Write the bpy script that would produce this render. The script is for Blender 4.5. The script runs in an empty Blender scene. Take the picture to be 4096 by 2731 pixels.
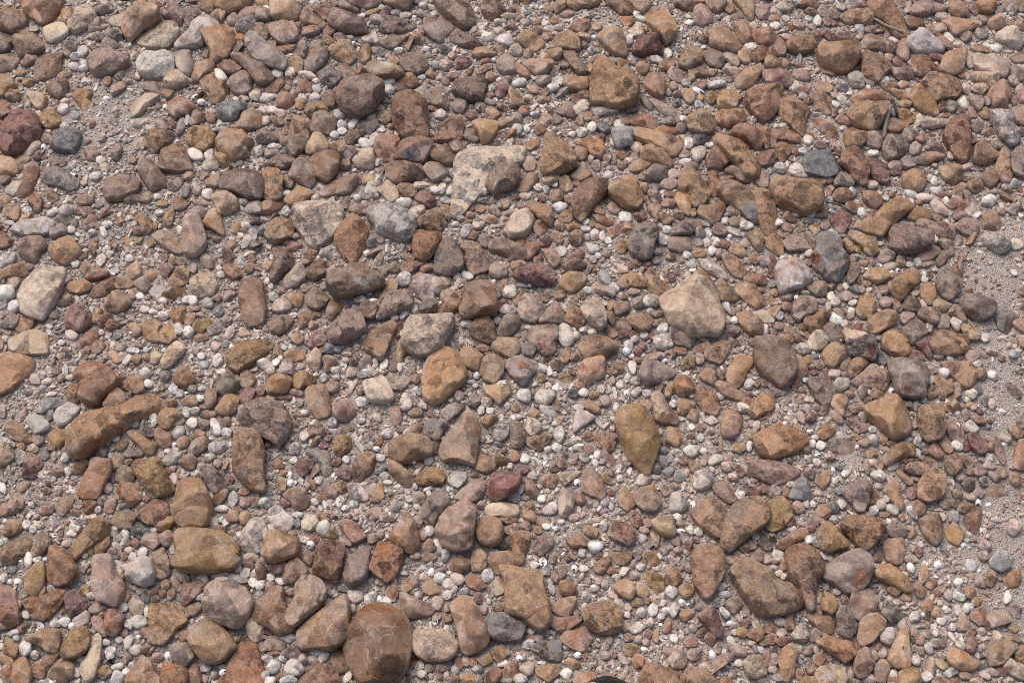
import bpy, math, random
import numpy as np
from mathutils import Vector

scene = bpy.context.scene
COL = scene.collection

# ---------------------------------------------------------------- camera
CAM_H = 1.60
PITCH = math.radians(61.0)
LENS = 45.0
W0, H0 = 4096.0, 2731.0
cam_d = bpy.data.cameras.new("camera")
cam_d.lens = LENS
cam_d.sensor_width = 36.0
cam_d.clip_start = 0.05
cam_d.clip_end = 300.0
cam = bpy.data.objects.new("camera", cam_d)
cam.location = (0.0, 0.0, CAM_H)
cam.rotation_euler = (math.pi / 2 - PITCH, 0.0, 0.0)
COL.objects.link(cam)
scene.camera = cam

# ---------------------------------------------------------------- sky and sun (overcast)
SUN_EL = math.radians(52.0)
SUN_AZ = math.radians(-32.0)        # measured from +Y (away from the camera) towards +X
world = bpy.data.worlds.new("World")
scene.world = world
world.use_nodes = True
wn = world.node_tree
bg = wn.nodes["Background"]
sky = wn.nodes.new("ShaderNodeTexSky")
sky.sky_type = 'NISHITA'
sky.sun_disc = False
sky.sun_elevation = SUN_EL
sky.sun_rotation = SUN_AZ
sky.altitude = 100.0
sky.air_density = 1.0
sky.dust_density = 6.0
sky.ozone_density = 1.0
hsv = wn.nodes.new("ShaderNodeHueSaturation")
hsv.inputs["Saturation"].default_value = 0.85
wn.links.new(sky.outputs[0], hsv.inputs["Color"])
wn.links.new(hsv.outputs[0], bg.inputs["Color"])
bg.inputs["Strength"].default_value = 0.112
sun_d = bpy.data.lights.new("sun", 'SUN')
sun_d.energy = 1.0
sun_d.angle = math.radians(46.0)
sun_d.color = (1.0, 0.94, 0.91)
sun = bpy.data.objects.new("sun", sun_d)
sdir = Vector((math.sin(SUN_AZ) * math.cos(SUN_EL), math.cos(SUN_AZ) * math.cos(SUN_EL), math.sin(SUN_EL)))
sun.rotation_euler = sdir.to_track_quat('Z', 'Y').to_euler()
sun.location = (0, 0, 8)
COL.objects.link(sun)

scene.cycles.use_denoising = False
scene.cycles.pixel_filter_type = 'BLACKMAN_HARRIS'
scene.cycles.filter_width = 1.0
scene.view_settings.view_transform = 'Standard'
scene.view_settings.look = 'None'
scene.view_settings.exposure = 0.44
scene.view_settings.gamma = 1.0
scene.view_settings.use_curve_mapping = False

# ---------------------------------------------------------------- helpers
rng = np.random.default_rng(11)
random.seed(5)
FWD = np.array([0.0, math.cos(PITCH), -math.sin(PITCH)])
UP = np.array([0.0, math.sin(PITCH), math.cos(PITCH)])
RIGHT = np.array([1.0, 0.0, 0.0])
KPX = 36.0 / LENS / W0

def ray(x, y):
    x = np.asarray(x, float); y = np.asarray(y, float)
    return FWD + ((x - W0 / 2) * KPX)[..., None] * RIGHT - ((y - H0 / 2) * KPX)[..., None] * UP

def on_plane(x, y, z):
    """the points of the horizontal plane at height z that pixels look at"""
    d = ray(x, y)
    t = (z - CAM_H) / d[..., 2]
    return np.stack([d[..., 0] * t, d[..., 1] * t], -1)

_G = np.random.default_rng(3).random((32, 32, 32)) * 2 - 1

def vnoise(p):
    """smooth value noise, p (n,3) in lattice units, about -1..1"""
    i = np.floor(p).astype(int); f = p - i
    f = f * f * f * (f * (f * 6 - 15) + 10)
    i0 = i & 31; i1 = (i + 1) & 31
    def g(a, b, c): return _G[a, b, c]
    x0, y0, z0 = i0.T; x1, y1, z1 = i1.T
    fx, fy, fz = f.T
    a = g(x0, y0, z0) * (1 - fx) + g(x1, y0, z0) * fx
    b = g(x0, y1, z0) * (1 - fx) + g(x1, y1, z0) * fx
    c = g(x0, y0, z1) * (1 - fx) + g(x1, y0, z1) * fx
    d = g(x0, y1, z1) * (1 - fx) + g(x1, y1, z1) * fx
    return (a * (1 - fy) + b * fy) * (1 - fz) + (c * (1 - fy) + d * fy) * fz

def ground_z(x, y):
    p = np.stack([np.asarray(x, float), np.asarray(y, float), np.full(np.shape(x), 0.37)], -1).reshape(-1, 3)
    h = 0.006 * vnoise(p * 5.0) + 0.0025 * vnoise(p * 17.0 + 4.1)
    return h.reshape(np.shape(x))

def srgb(c):
    c = np.asarray(c, float) / 255.0
    return np.where(c <= 0.04045, c / 12.92, ((c + 0.055) / 1.055) ** 2.4)

PAL = {'t': (158, 123, 93), 'b': (121, 95, 77), 'c': (139, 99, 75), 'o': (166, 119, 77), 'g': (130, 113, 104),
       'p': (190, 169, 147), 'w': (190, 180, 172), 'r': (122, 78, 71), 'k': (160, 135, 121), 'd': (52, 50, 53),
       'n': (130, 126, 124), 'y': (156, 121, 80), 'W': (220, 212, 204), 'P': (210, 192, 172), 'K': (190, 166, 152)}
PAL = {k: srgb(v) for k, v in PAL.items()}
ALB = 1.0

def tints(code, r=rng):
    a = PAL[code[0]]; b = PAL[code[1] if len(code) > 1 else code[0]]
    j = lambda c: np.clip(c * (1 + r.normal(0, 0.09)) * (1 + r.normal(0, 0.025, 3)) * ALB, 0.01, 0.85)
    return j(a), j(a * .35 + b * .65)

# icospheres
def ico(level):
    t = (1 + 5 ** 0.5) / 2
    v = [(-1, t, 0), (1, t, 0), (-1, -t, 0), (1, -t, 0), (0, -1, t), (0, 1, t), (0, -1, -t), (0, 1, -t), (t, 0, -1), (t, 0, 1), (-t, 0, -1), (-t, 0, 1)]
    f = [(0, 11, 5), (0, 5, 1), (0, 1, 7), (0, 7, 10), (0, 10, 11), (1, 5, 9), (5, 11, 4), (11, 10, 2), (10, 7, 6), (7, 1, 8), (3, 9, 4), (3, 4, 2), (3, 2, 6), (3, 6, 8), (3, 8, 9), (4, 9, 5), (2, 4, 11), (6, 2, 10), (8, 6, 7), (9, 8, 1)]
    v = [np.array(p, float) / np.linalg.norm(p) for p in v]
    for _ in range(level):
        cache = {}; nf = []
        def mid(a, b):
            k = (min(a, b), max(a, b))
            if k not in cache:
                m = v[a] + v[b]; v.append(m / np.linalg.norm(m)); cache[k] = len(v) - 1
            return cache[k]
        for a, b, c in f:
            ab, bc, ca = mid(a, b), mid(b, c), mid(c, a)
            nf += [(a, ab, ca), (b, bc, ab), (c, ca, bc), (ab, bc, ca)]
        f = nf
    return np.array(v), np.array(f)

ICO = {l: ico(l) for l in range(5)}

def mesh_from(name, V, F, smooth=True, attrs=None):
    me = bpy.data.meshes.new(name)
    n, m = len(V), len(F)
    k = F.shape[1]
    me.vertices.add(n); me.loops.add(m * k); me.polygons.add(m)
    me.vertices.foreach_set("co", np.ascontiguousarray(V, dtype=np.float32).ravel())
    me.loops.foreach_set("vertex_index", np.ascontiguousarray(F, dtype=np.int32).ravel())
    me.polygons.foreach_set("loop_start", np.arange(0, m * k, k, dtype=np.int32))
    me.polygons.foreach_set("loop_total", np.full(m, k, dtype=np.int32))
    me.polygons.foreach_set("use_smooth", np.full(m, smooth, dtype=bool))
    me.update(calc_edges=True)
    for an, val in (attrs or {}).items():
        if val.ndim == 2:
            a = me.attributes.new(an, 'FLOAT_COLOR', 'POINT')
            c = np.ones((n, 4), np.float32); c[:, :3] = val
            a.data.foreach_set("color", c.ravel())
        else:
            a = me.attributes.new(an, 'FLOAT', 'POINT')
            a.data.foreach_set("value", np.ascontiguousarray(val, dtype=np.float32))
    return me

def add(name, me, mat, label=None, cat=None, group=None, kind=None, parent=None, loc=None):
    o = bpy.data.objects.new(name, me)
    COL.objects.link(o)
    if me is not None and mat is not None:
        me.materials.clear(); me.materials.append(mat)
    if loc is not None: o.location = loc
    if parent is not None: o.parent = parent
    if label: o["label"] = label
    if cat: o["category"] = cat
    if group: o["group"] = group
    if kind: o["kind"] = kind
    return o

# ---------------------------------------------------------------- materials
def nodes_of(name):
    m = bpy.data.materials.new(name); m.use_nodes = True
    nt = m.node_tree
    return m, nt, nt.nodes["Principled BSDF"]

def N(nt, typ, **kw):
    n = nt.nodes.new(typ)
    for k, v in kw.items():
        if k.startswith("i_"):
            key = k[2:]
            n.inputs[int(key) if key.isdigit() else key.replace("_", " ")].default_value = v
        else:
            setattr(n, k, v)
    return n

def mixc(nt, fac, a, b, mode='MIX'):
    n = nt.nodes.new("ShaderNodeMix"); n.data_type = 'RGBA'; n.blend_type = mode
    for sock, v in ((n.inputs[0], fac), (n.inputs[6], a), (n.inputs[7], b)):
        if hasattr(v, "links"): nt.links.new(v, sock)
        elif isinstance(v, (int, float)): sock.default_value = v
        else: sock.default_value = (*v, 1.0)
    return n.outputs[2]

def ramp(nt, src, lo, hi, a=0.0, b=1.0):
    n = nt.nodes.new("ShaderNodeMapRange"); n.interpolation_type = 'SMOOTHSTEP'
    n.inputs[1].default_value = lo; n.inputs[2].default_value = hi
    n.inputs[3].default_value = a; n.inputs[4].default_value = b
    nt.links.new(src, n.inputs[0])
    return n.outputs[0]

def stone_material(name, fine=1.0, src='GEOMETRY'):
    m, nt, P = nodes_of(name)
    L = nt.links.new
    pos = N(nt, "ShaderNodeNewGeometry").outputs["Position"]
    var = N(nt, "ShaderNodeAttribute", attribute_name="variety", attribute_type=src).outputs["Fac"]
    def lot(k, lo, hi):
        a = N(nt, "ShaderNodeMath", operation='MULTIPLY'); L(var, a.inputs[0]); a.inputs[1].default_value = k
        b = N(nt, "ShaderNodeMath", operation='FRACT'); L(a.outputs[0], b.inputs[0])
        return ramp(nt, b.outputs[0], 0, 1, lo, hi)
    # each stone has a pattern of its own size and place
    sc = N(nt, "ShaderNodeVectorMath", operation='SCALE'); L(pos, sc.inputs[0]); L(lot(5.3, .5, 1.7), sc.inputs["Scale"])
    pos0 = pos; pos = sc.outputs[0]
    def noise(scale, det=4.0, rough=0.6, dist=0.0, off=0.0):
        n = N(nt, "ShaderNodeTexNoise", i_Scale=scale, i_Detail=det, i_Roughness=rough, i_Distortion=dist)
        if off:
            v = N(nt, "ShaderNodeVectorMath", operation='ADD'); v.inputs[1].default_value = (off, off * .7, -off)
            L(pos, v.inputs[0]); L(v.outputs[0], n.inputs["Vector"])
        else:
            L(pos, n.inputs["Vector"])
        return n.outputs[0]
    t1 = N(nt, "ShaderNodeAttribute", attribute_name="tint", attribute_type=src).outputs["Color"]
    t2 = N(nt, "ShaderNodeAttribute", attribute_name="tint2", attribute_type=src).outputs["Color"]
    pit = N(nt, "ShaderNodeAttribute", attribute_name="pitted", attribute_type=src).outputs["Fac"]
    def times(a, b):
        q = N(nt, "ShaderNodeMath", operation='MULTIPLY'); L(a, q.inputs[0]); L(b, q.inputs[1]); q.use_clamp = True; return q.outputs[0]
    c = mixc(nt, ramp(nt, noise(34, 4, .62, 1.2), .38, .66), t1, t2)
    # bedding: some stones are banded
    wv = N(nt, "ShaderNodeTexWave", i_Scale=38.0, i_Distortion=9.0, i_Detail=3.0); wv.inputs["Detail Scale"].default_value = 1.6; wv.bands_direction = 'DIAGONAL'
    L(pos, wv.inputs["Vector"])
    band = mixc(nt, 1.0, c, (0.66, 0.60, 0.56), 'MULTIPLY')
    c = mixc(nt, times(ramp(nt, wv.outputs["Fac"], .35, .75), lot(41.3, -1.6, .75)), c, band)
    # weathered dark skin and rusty stains
    dark = mixc(nt, 1.0, c, (0.50, 0.47, 0.46), 'MULTIPLY')
    c = mixc(nt, times(ramp(nt, noise(58, 5, .68, .8, 3.1), .50, .66), lot(3.7, -.35, .75)), c, dark)
    rust = mixc(nt, 1.0, c, (1.10, 0.97, 0.80), 'MULTIPLY')
    c = mixc(nt, times(ramp(nt, noise(45, 4, .6, 1.5, 7.7), .52, .66), lot(9.1, -.1, .9)), c, rust)
    # chalky film and dust
    film = mixc(nt, .50, c, (0.44, 0.385, 0.35))
    c = mixc(nt, times(ramp(nt, noise(75, 5, .74, .9, 12.3), .50, .66), lot(17.3, -.3, .7)), c, film)
    pt = N(nt, "ShaderNodeNewGeometry").outputs["Pointiness"]
    worn = mixc(nt, .55, c, (0.52, 0.46, 0.41))
    c = mixc(nt, ramp(nt, pt, .515, .56, 0, .6), c, worn)
    # thin pale veins and scratches
    vn = N(nt, "ShaderNodeMath", operation='SUBTRACT'); L(noise(26, 3, .55, 2.2, 15.1), vn.inputs[0]); vn.inputs[1].default_value = .5
    va = N(nt, "ShaderNodeMath", operation='ABSOLUTE'); L(vn.outputs[0], va.inputs[0])
    vein = ramp(nt, va.outputs[0], .004, .012, .55, 0)
    c = mixc(nt, vein, c, worn)
    # fine mottling
    g = ramp(nt, noise(420, 4, .72, 0, 1.7), .25, .75, .85, 1.14)
    gv = N(nt, "ShaderNodeCombineColor"); [L(g, gv.inputs[i]) for i in range(3)]
    c = mixc(nt, 1.0, c, gv.outputs[0], 'MULTIPLY')
    # specks: pale grit and dark pin holes
    vo = N(nt, "ShaderNodeTexVoronoi", i_Scale=260.0); L(pos, vo.inputs["Vector"])
    spk = ramp(nt, vo.outputs["Distance"], .10, .17, 1, 0)
    sel = ramp(nt, noise(150, 2, .5, 0, 5.5), .60, .64)
    mm = N(nt, "ShaderNodeMath", operation='MULTIPLY'); L(spk, mm.inputs[0]); L(sel, mm.inputs[1])
    c = mixc(nt, mm.outputs[0], c, (0.55, 0.50, 0.46))
    vo2 = N(nt, "ShaderNodeTexVoronoi", i_Scale=150.0, i_Randomness=1.0); L(pos, vo2.inputs["Vector"])
    hole = ramp(nt, vo2.outputs["Distance"], .12, .24, 1, 0)
    m2 = N(nt, "ShaderNodeMath", operation='MULTIPLY'); L(hole, m2.inputs[0])
    psel = ramp(nt, noise(70, 3, .6, 0, 9.5), .56, .64, .0, 1.0)
    m3 = N(nt, "ShaderNodeMath", operation='MULTIPLY'); L(psel, m3.inputs[0])
    m4 = N(nt, "ShaderNodeMath", operation='MAXIMUM'); L(pit, m4.inputs[0]); m4.inputs[1].default_value = .25
    L(m4.outputs[0], m3.inputs[1]); L(m3.outputs[0], m2.inputs[1])
    L(c, P.inputs["Base Color"])
    L(ramp(nt, noise(55, 4, .6, 0, 2.2), .35, .7, .36, .68), P.inputs["Roughness"])
    P.inputs["Specular IOR Level"].default_value = 0.5
    # relief
    h1 = noise(190, 5, .70, .3, 4.4)
    h2 = noise(900 * fine, 3, .7, 0, 6.6)
    s1 = N(nt, "ShaderNodeMath", operation='MULTIPLY_ADD'); L(h2, s1.inputs[0]); s1.inputs[1].default_value = .12; L(h1, s1.inputs[2])
    s2 = N(nt, "ShaderNodeMath", operation='MULTIPLY_ADD'); L(m2.outputs[0], s2.inputs[0]); s2.inputs[1].default_value = -.7; L(s1.outputs[0], s2.inputs[2])
    # chipped facets: every cell of the break pattern is a plane of its own tilt
    def chips(scale, amt, off):
        nv = N(nt, "ShaderNodeTexNoise", i_Scale=scale * .9, i_Detail=2.0); L(pos, nv.inputs["Vector"])
        ws = N(nt, "ShaderNodeVectorMath", operation='MULTIPLY_ADD'); L(nv.outputs["Color"], ws.inputs[0])
        ws.inputs[1].default_value = (.5 / scale,) * 3; L(pos, ws.inputs[2])
        v = N(nt, "ShaderNodeTexVoronoi", i_Scale=scale); L(ws.outputs[0], v.inputs["Vector"])
        rel = N(nt, "ShaderNodeVectorMath", operation='SUBTRACT'); L(ws.outputs[0], rel.inputs[0]); L(v.outputs["Position"], rel.inputs[1])
        rc = N(nt, "ShaderNodeVectorMath", operation='SUBTRACT'); L(v.outputs["Color"], rc.inputs[0]); rc.inputs[1].default_value = (.5, .5, .5)
        dt = N(nt, "ShaderNodeVectorMath", operation='DOT_PRODUCT'); L(rel.outputs[0], dt.inputs[0]); L(rc.outputs[0], dt.inputs[1])
        b = N(nt, "ShaderNodeBump", i_Strength=amt, i_Distance=2.0); L(dt.outputs["Value"], b.inputs["Height"])
        return b
    b1 = chips(42.0, .50, 0); b2 = chips(125.0, .28, 1)
    L(b1.outputs[0], b2.inputs["Normal"])
    bp = N(nt, "ShaderNodeBump", i_Strength=.62, i_Distance=.0026); L(s2.outputs[0], bp.inputs["Height"])
    L(b2.outputs[0], bp.inputs["Normal"])
    L(bp.outputs[0], P.inputs["Normal"])
    return m

MAT_STONE = stone_material("weathered_stone")
MAT_PEBBLE = stone_material("weathered_pebble", src='INSTANCER')

def sand_material():
    m, nt, P = nodes_of("sandy_soil")
    L = nt.links.new
    pos = N(nt, "ShaderNodeNewGeometry").outputs["Position"]
    def noise(s, d=5, r=.65):
        n = N(nt, "ShaderNodeTexNoise", i_Scale=s, i_Detail=d, i_Roughness=r); L(pos, n.inputs["Vector"]); return n.outputs[0]
    c = mixc(nt, ramp(nt, noise(14), .38, .64), tuple(srgb((182, 159, 143))), tuple(srgb((206, 188, 172))))
    c = mixc(nt, ramp(nt, noise(300, 4, .7), .35, .70), c, tuple(srgb((206, 188, 173))))
    vo = N(nt, "ShaderNodeTexVoronoi", i_Scale=520.0); L(pos, vo.inputs["Vector"])
    c = mixc(nt, .2, c, vo.outputs["Color"], 'SOFT_LIGHT')
    hs = N(nt, "ShaderNodeHueSaturation", i_Saturation=.75); L(c, hs.inputs["Color"])
    L(hs.outputs[0], P.inputs["Base Color"])
    P.inputs["Roughness"].default_value = .95
    P.inputs["Specular IOR Level"].default_value = .2
    s = N(nt, "ShaderNodeMath", operation='MULTIPLY_ADD'); L(vo.outputs["Distance"], s.inputs[0]); s.inputs[1].default_value = -.8; L(noise(240, 7, .75), s.inputs[2])
    bp = N(nt, "ShaderNodeBump", i_Strength=1.0, i_Distance=.004); L(s.outputs[0], bp.inputs["Height"])
    L(bp.outputs[0], P.inputs["Normal"])
    return m

MAT_SAND = sand_material()

def simple_material(name, col, rough, spec=.4, scale=300.0, amt=.25, bump=.3):
    m, nt, P = nodes_of(name)
    L = nt.links.new
    pos = N(nt, "ShaderNodeNewGeometry").outputs["Position"]
    n = N(nt, "ShaderNodeTexNoise", i_Scale=scale, i_Detail=5.0, i_Roughness=.65); L(pos, n.inputs["Vector"])
    g = ramp(nt, n.outputs[0], .3, .7, 1 - amt, 1 + amt)
    gv = N(nt, "ShaderNodeCombineColor"); [L(g, gv.inputs[i]) for i in range(3)]
    L(mixc(nt, 1.0, tuple(srgb(col)), gv.outputs[0], 'MULTIPLY'), P.inputs["Base Color"])
    P.inputs["Roughness"].default_value = rough
    P.inputs["Specular IOR Level"].default_value = spec
    bp = N(nt, "ShaderNodeBump", i_Strength=bump, i_Distance=.001); L(n.outputs[0], bp.inputs["Height"])
    L(bp.outputs[0], P.inputs["Normal"])
    return m

MAT_SHELL = simple_material("shell", (232, 228, 226), .45, .4, 500, .07, .2)
MAT_WOOD = simple_material("weathered_wood", (150, 140, 130), .85, .2, 700, .35, .9)
MAT_DARKWOOD = simple_material("charred_wood", (72, 66, 64), .85, .2, 700, .4, .9)
MAT_STRAW = simple_material("dry_straw", (176, 156, 128), .8, .2, 700, .2, .5)
MAT_GREEN = simple_material("green_leaf", (54, 72, 44), .5, .4, 400, .25, .2)
MAT_MOSS = simple_material("moss", (86, 96, 70), .8, .2, 400, .3, .4)
MAT_BLACKLEAF = simple_material("withered_leaf", (38, 36, 42), .55, .4, 400, .25, .3)
MAT_SHOE = simple_material("black_shoe_leather", (20, 20, 22), .35, .5, 600, .2, .2)
MAT_SOLE = simple_material("black_rubber", (28, 28, 30), .7, .3, 600, .2, .3)
MAT_PATCH = simple_material("grey_trim", (150, 148, 150), .6, .3, 600, .1, .2)

# ---------------------------------------------------------------- the ground
def build_ground():
    def axis(lo, hi, step, far):
        core = np.arange(lo, hi + step / 2, step)
        out = step * 1.6 ** np.arange(1, 18); out = np.cumsum(out)
        return np.concatenate([(lo - out)[::-1], core, hi + out])
    xs = axis(-1.5, 1.5, .0125, 0); ys = axis(-.4, 2.6, .0125, 0)
    X, Y = np.meshgrid(xs, ys)
    Z = ground_z(X, Y)
    V = np.stack([X, Y, Z], -1).reshape(-1, 3)
    nx, ny = len(xs), len(ys)
    i = (np.arange(ny - 1)[:, None] * nx + np.arange(nx - 1)).ravel()
    F = np.stack([i, i + 1, i + nx + 1, i + nx], -1)
    add("ground", mesh_from("ground", V, F), MAT_SAND, label="sandy gravelly soil under the loose stones", kind="structure")
build_ground()

# ---------------------------------------------------------------- stones
K_SHAPE = {'R': .46, 'A': .43, 'F': .24, 'P': .48}
A_SHAPE = {'R': .66, 'A': .58, 'F': .50, 'P': .70}
LIFT = {-1: -.25, 0: .12, 1: .27, 2: .46}

def poly_area(p):
    x, y = p[:, 0], p[:, 1]
    return .5 * np.sum(x * np.roll(y, -1) - np.roll(x, -1) * y)

def smooth_outline(p, n, tight=.5):
    """closed Catmull-Rom through p, n points evenly spaced along its length"""
    k = len(p); out = []
    t = np.linspace(0, 1, 12, endpoint=False)[:, None]
    for i in range(k):
        p0, p1, p2, p3 = p[i - 1], p[i], p[(i + 1) % k], p[(i + 2) % k]
        m1 = (p2 - p0) * tight; m2 = (p3 - p1) * tight
        out.append((2 * t**3 - 3 * t**2 + 1) * p1 + (t**3 - 2 * t**2 + t) * m1 + (-2 * t**3 + 3 * t**2) * p2 + (t**3 - t**2) * m2)
    q = np.concatenate(out)
    d = np.r_[0, np.cumsum(np.linalg.norm(np.roll(q, -1, 0) - q, axis=1))]
    s = np.linspace(0, d[-1], n, endpoint=False)
    qq = np.vstack([q, q[:1]])
    return np.stack([np.interp(s, d, qq[:, 0]), np.interp(s, d, qq[:, 1])], -1)

def inside(poly, pts):
    x, y = pts[:, 0], pts[:, 1]; c = np.zeros(len(pts), bool)
    a = poly; b = np.roll(poly, -1, 0)
    for (x1, y1), (x2, y2) in zip(a, b):
        if y1 == y2: continue
        k = ((y1 > y) != (y2 > y)) & (x < (x2 - x1) * (y - y1) / (y2 - y1) + x1)
        c ^= k
    return c

def heart(q):
    """a point of the outline from which most of the outline is in view"""
    best = None
    c0 = q.mean(0); ext = np.ptp(q, axis=0)
    for fx in (0, -.12, .12, -.24, .24):
        for fy in (0, -.12, .12, -.24, .24):
            c = c0 + ext * (fx, fy)
            d = q - c; e = np.roll(d, -1, 0)
            cr = d[:, 0] * e[:, 1] - d[:, 1] * e[:, 0]
            bad = np.sum(np.minimum(cr, 0)) / (np.sum(np.abs(cr)) + 1e-12)
            r = np.linalg.norm(d, axis=1)
            sc = bad * 12 + r.min() / r.mean() - .3 * (fx * fx + fy * fy)
            if best is None or sc > best[0]: best = (sc, c)
    return best[1]

def hull(p):
    q = sorted(map(tuple, p))
    def half(pts):
        h = []
        for a in pts:
            while len(h) > 1 and (h[-1][0] - h[-2][0]) * (a[1] - h[-2][1]) - (h[-1][1] - h[-2][1]) * (a[0] - h[-2][0]) <= 0: h.pop()
            h.append(a)
        return h
    return np.array(half(q)[:-1] + half(q[::-1])[:-1])

def relax(p, amt=.6):
    """stones overlap in a photograph: a bay in an outline is mostly another stone lying over it"""
    h = hull(p); out = []
    for v in p:
        best = None
        for a, b in zip(h, np.roll(h, -1, 0)):
            d = b - a; t = np.clip(np.dot(v - a, d) / (np.dot(d, d) + 1e-9), 0, 1); q = a + d * t
            e = np.hypot(*(q - v))
            if best is None or e < best[0]: best = (e, q)
        out.append(v + (best[1] - v) * amt)
    return np.array(out)

def stone_body(px, shape, lift, level, seed, kmul=1.0, grow=1.07):
    """one stone from its outline in the photograph: where it lies, its real outline, thickness and relief.
    -> vertices (n,3), faces, footprint outline, centre, half thickness"""
    r = np.random.default_rng(seed)
    px = relax(np.asarray(px, float))
    px = px.mean(0) + (px - px.mean(0)) * grow
    n = 72 if level >= 3 else 40
    tight = {'R': .42, 'P': .36, 'A': .16, 'F': .16}[shape]
    q = smooth_outline(px, n, tight)
    # size and height: distance comes from the ground it lies on
    g0 = on_plane(q[:, 0], q[:, 1], 0.0)
    c0 = g0.mean(0)
    cov = np.cov((g0 - c0).T)
    m = 2 * math.sqrt(max(np.linalg.eigvalsh(cov)[0], 1e-9))
    th = K_SHAPE[shape] * m * r.uniform(.88, 1.12) * kmul
    gz = float(ground_z(c0[0], c0[1]))
    zc = gz + th * LIFT[lift] + (.004 if lift == 2 else .002 if lift >= 0 else 0)
    w = on_plane(q[:, 0], q[:, 1], zc)
    if poly_area(w) < 0: w = w[::-1]
    c = heart(w)
    # a thick body shows more behind its rim than its rim itself does: bring the rim in along the line of sight
    dist = math.hypot(*c); e = math.atan2(CAM_H - zc, dist)
    kk = th / max(m, 1e-6)
    al = A_SHAPE[shape]
    la = np.linspace(.02, 1.5, 24)
    fac = 1 / max(1.0, (np.cos(la) ** al + .92 * kk * np.sin(la) ** al / math.tan(e)).max())
    u = c / dist
    dv = w - w.mean(0)
    w = w.mean(0) + dv + np.outer(dv @ u, u) * (fac - 1)
    # normalised body
    S, F = ICO[level]
    rr = np.hypot(S[:, 0], S[:, 1]); ang = np.arctan2(S[:, 1], S[:, 0])
    rr = rr ** al
    S = np.column_stack([rr * np.cos(ang), rr * np.sin(ang), np.sign(S[:, 2]) * np.abs(S[:, 2]) ** al])
    nf = {'R': 7, 'A': 10, 'F': 5, 'P': 6}[shape]
    hard = {'R': .82, 'A': .97, 'F': .9, 'P': .7}[shape]
    for _ in range(nf):
        a = r.uniform(0, 2 * math.pi); nz = r.uniform(.42, .97) * (1 if r.random() < .9 else -1)
        s = math.sqrt(1 - nz * nz)
        nn = np.array([math.cos(a) * s, math.sin(a) * s, nz])
        pr = S @ nn
        d = max(pr.max() * (r.uniform(.66, .9) if shape == 'A' else r.uniform(.74, .94)), 1.0 * s)
        S -= np.outer(np.maximum(pr - d, 0), nn) * hard
    ang = np.arctan2(S[:, 1], S[:, 0]); rr = np.clip(np.hypot(S[:, 0], S[:, 1]), 0, 1.02); zz = S[:, 2]
    # outline as a function of turn
    da = np.unwrap(np.arctan2(*(w - c).T[::-1]))
    idx = (ang - da[0]) / (2 * math.pi) % 1.0
    # true polar where the outline is star-shaped, by length along it elsewhere
    mono = np.all(np.diff(da) > -1e-3)
    if mono:
        pa = (da - da[0]); pa = np.r_[pa, 2 * math.pi]
        f = np.interp(idx * 2 * math.pi, pa, np.arange(n + 1))
    else:
        f = idx * n
    i0 = np.floor(f).astype(int) % n; i1 = (i0 + 1) % n; ft = (f - np.floor(f))[:, None]
    rim = w[i0] * (1 - ft) + w[i1] * ft
    xy = c + rr[:, None] * (rim - c)
    tilt = r.normal(0, .16, 2)
    rel = (xy - c)
    z = zc + th * zz + (rel @ tilt) * (.5 + .5 * zz) * .8
    V = np.column_stack([xy, z])
    # relief
    nrm = np.column_stack([rel / (m * m), (z - zc) / (th * th)]); nrm /= np.linalg.norm(nrm, axis=1)[:, None] + 1e-9
    o = r.uniform(0, 30, 3)
    amp = {'R': .042, 'A': .045, 'F': .04, 'P': .06}[shape] * m
    hfac = np.clip(.35 + np.abs(nrm[:, 2]), 0, 1)
    dsp = amp * vnoise(V / (m * .95) + o) * 1.2 + amp * .55 * vnoise(V / (m * .42) + o * 1.7)
    if level >= 3:
        dsp += amp * .26 * vnoise(V / (m * .19) + o * 2.3)
        rid = 1 - np.abs(vnoise(V / (m * .6) + o * .6))
        dsp += amp * (.8 if shape == 'A' else .35) * (rid ** 4 - .3)
    if shape == 'P':
        pn = vnoise(V / (m * .30) + o * 3.1)
        dsp -= amp * 2.2 * np.clip(pn - .18, 0, .5)
    V = V + nrm * (dsp * hfac)[:, None]
    # clean fracture planes, cut last
    Q = (V - (c[0], c[1], zc)) / (m, m, th)
    low = Q[:, 2] < .12
    for _ in range({'R': 3, 'A': 8, 'F': 3, 'P': 2}[shape] if level >= 2 else 2):
        a = r.uniform(0, 2 * math.pi); nz = r.uniform(.55, .98); s = math.sqrt(1 - nz * nz)
        nn = np.array([math.cos(a) * s, math.sin(a) * s, nz]); pr = Q @ nn
        d = max(pr.max() * r.uniform(.74, .93), pr[low].max() * .97)
        Q -= np.outer(np.maximum(pr - d, 0), nn) * (1.0 if shape == 'A' else .85)
    V = Q * (m, m, th) + (c[0], c[1], zc)
    return V, F, w, np.array([c[0], c[1], zc]), th

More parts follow.
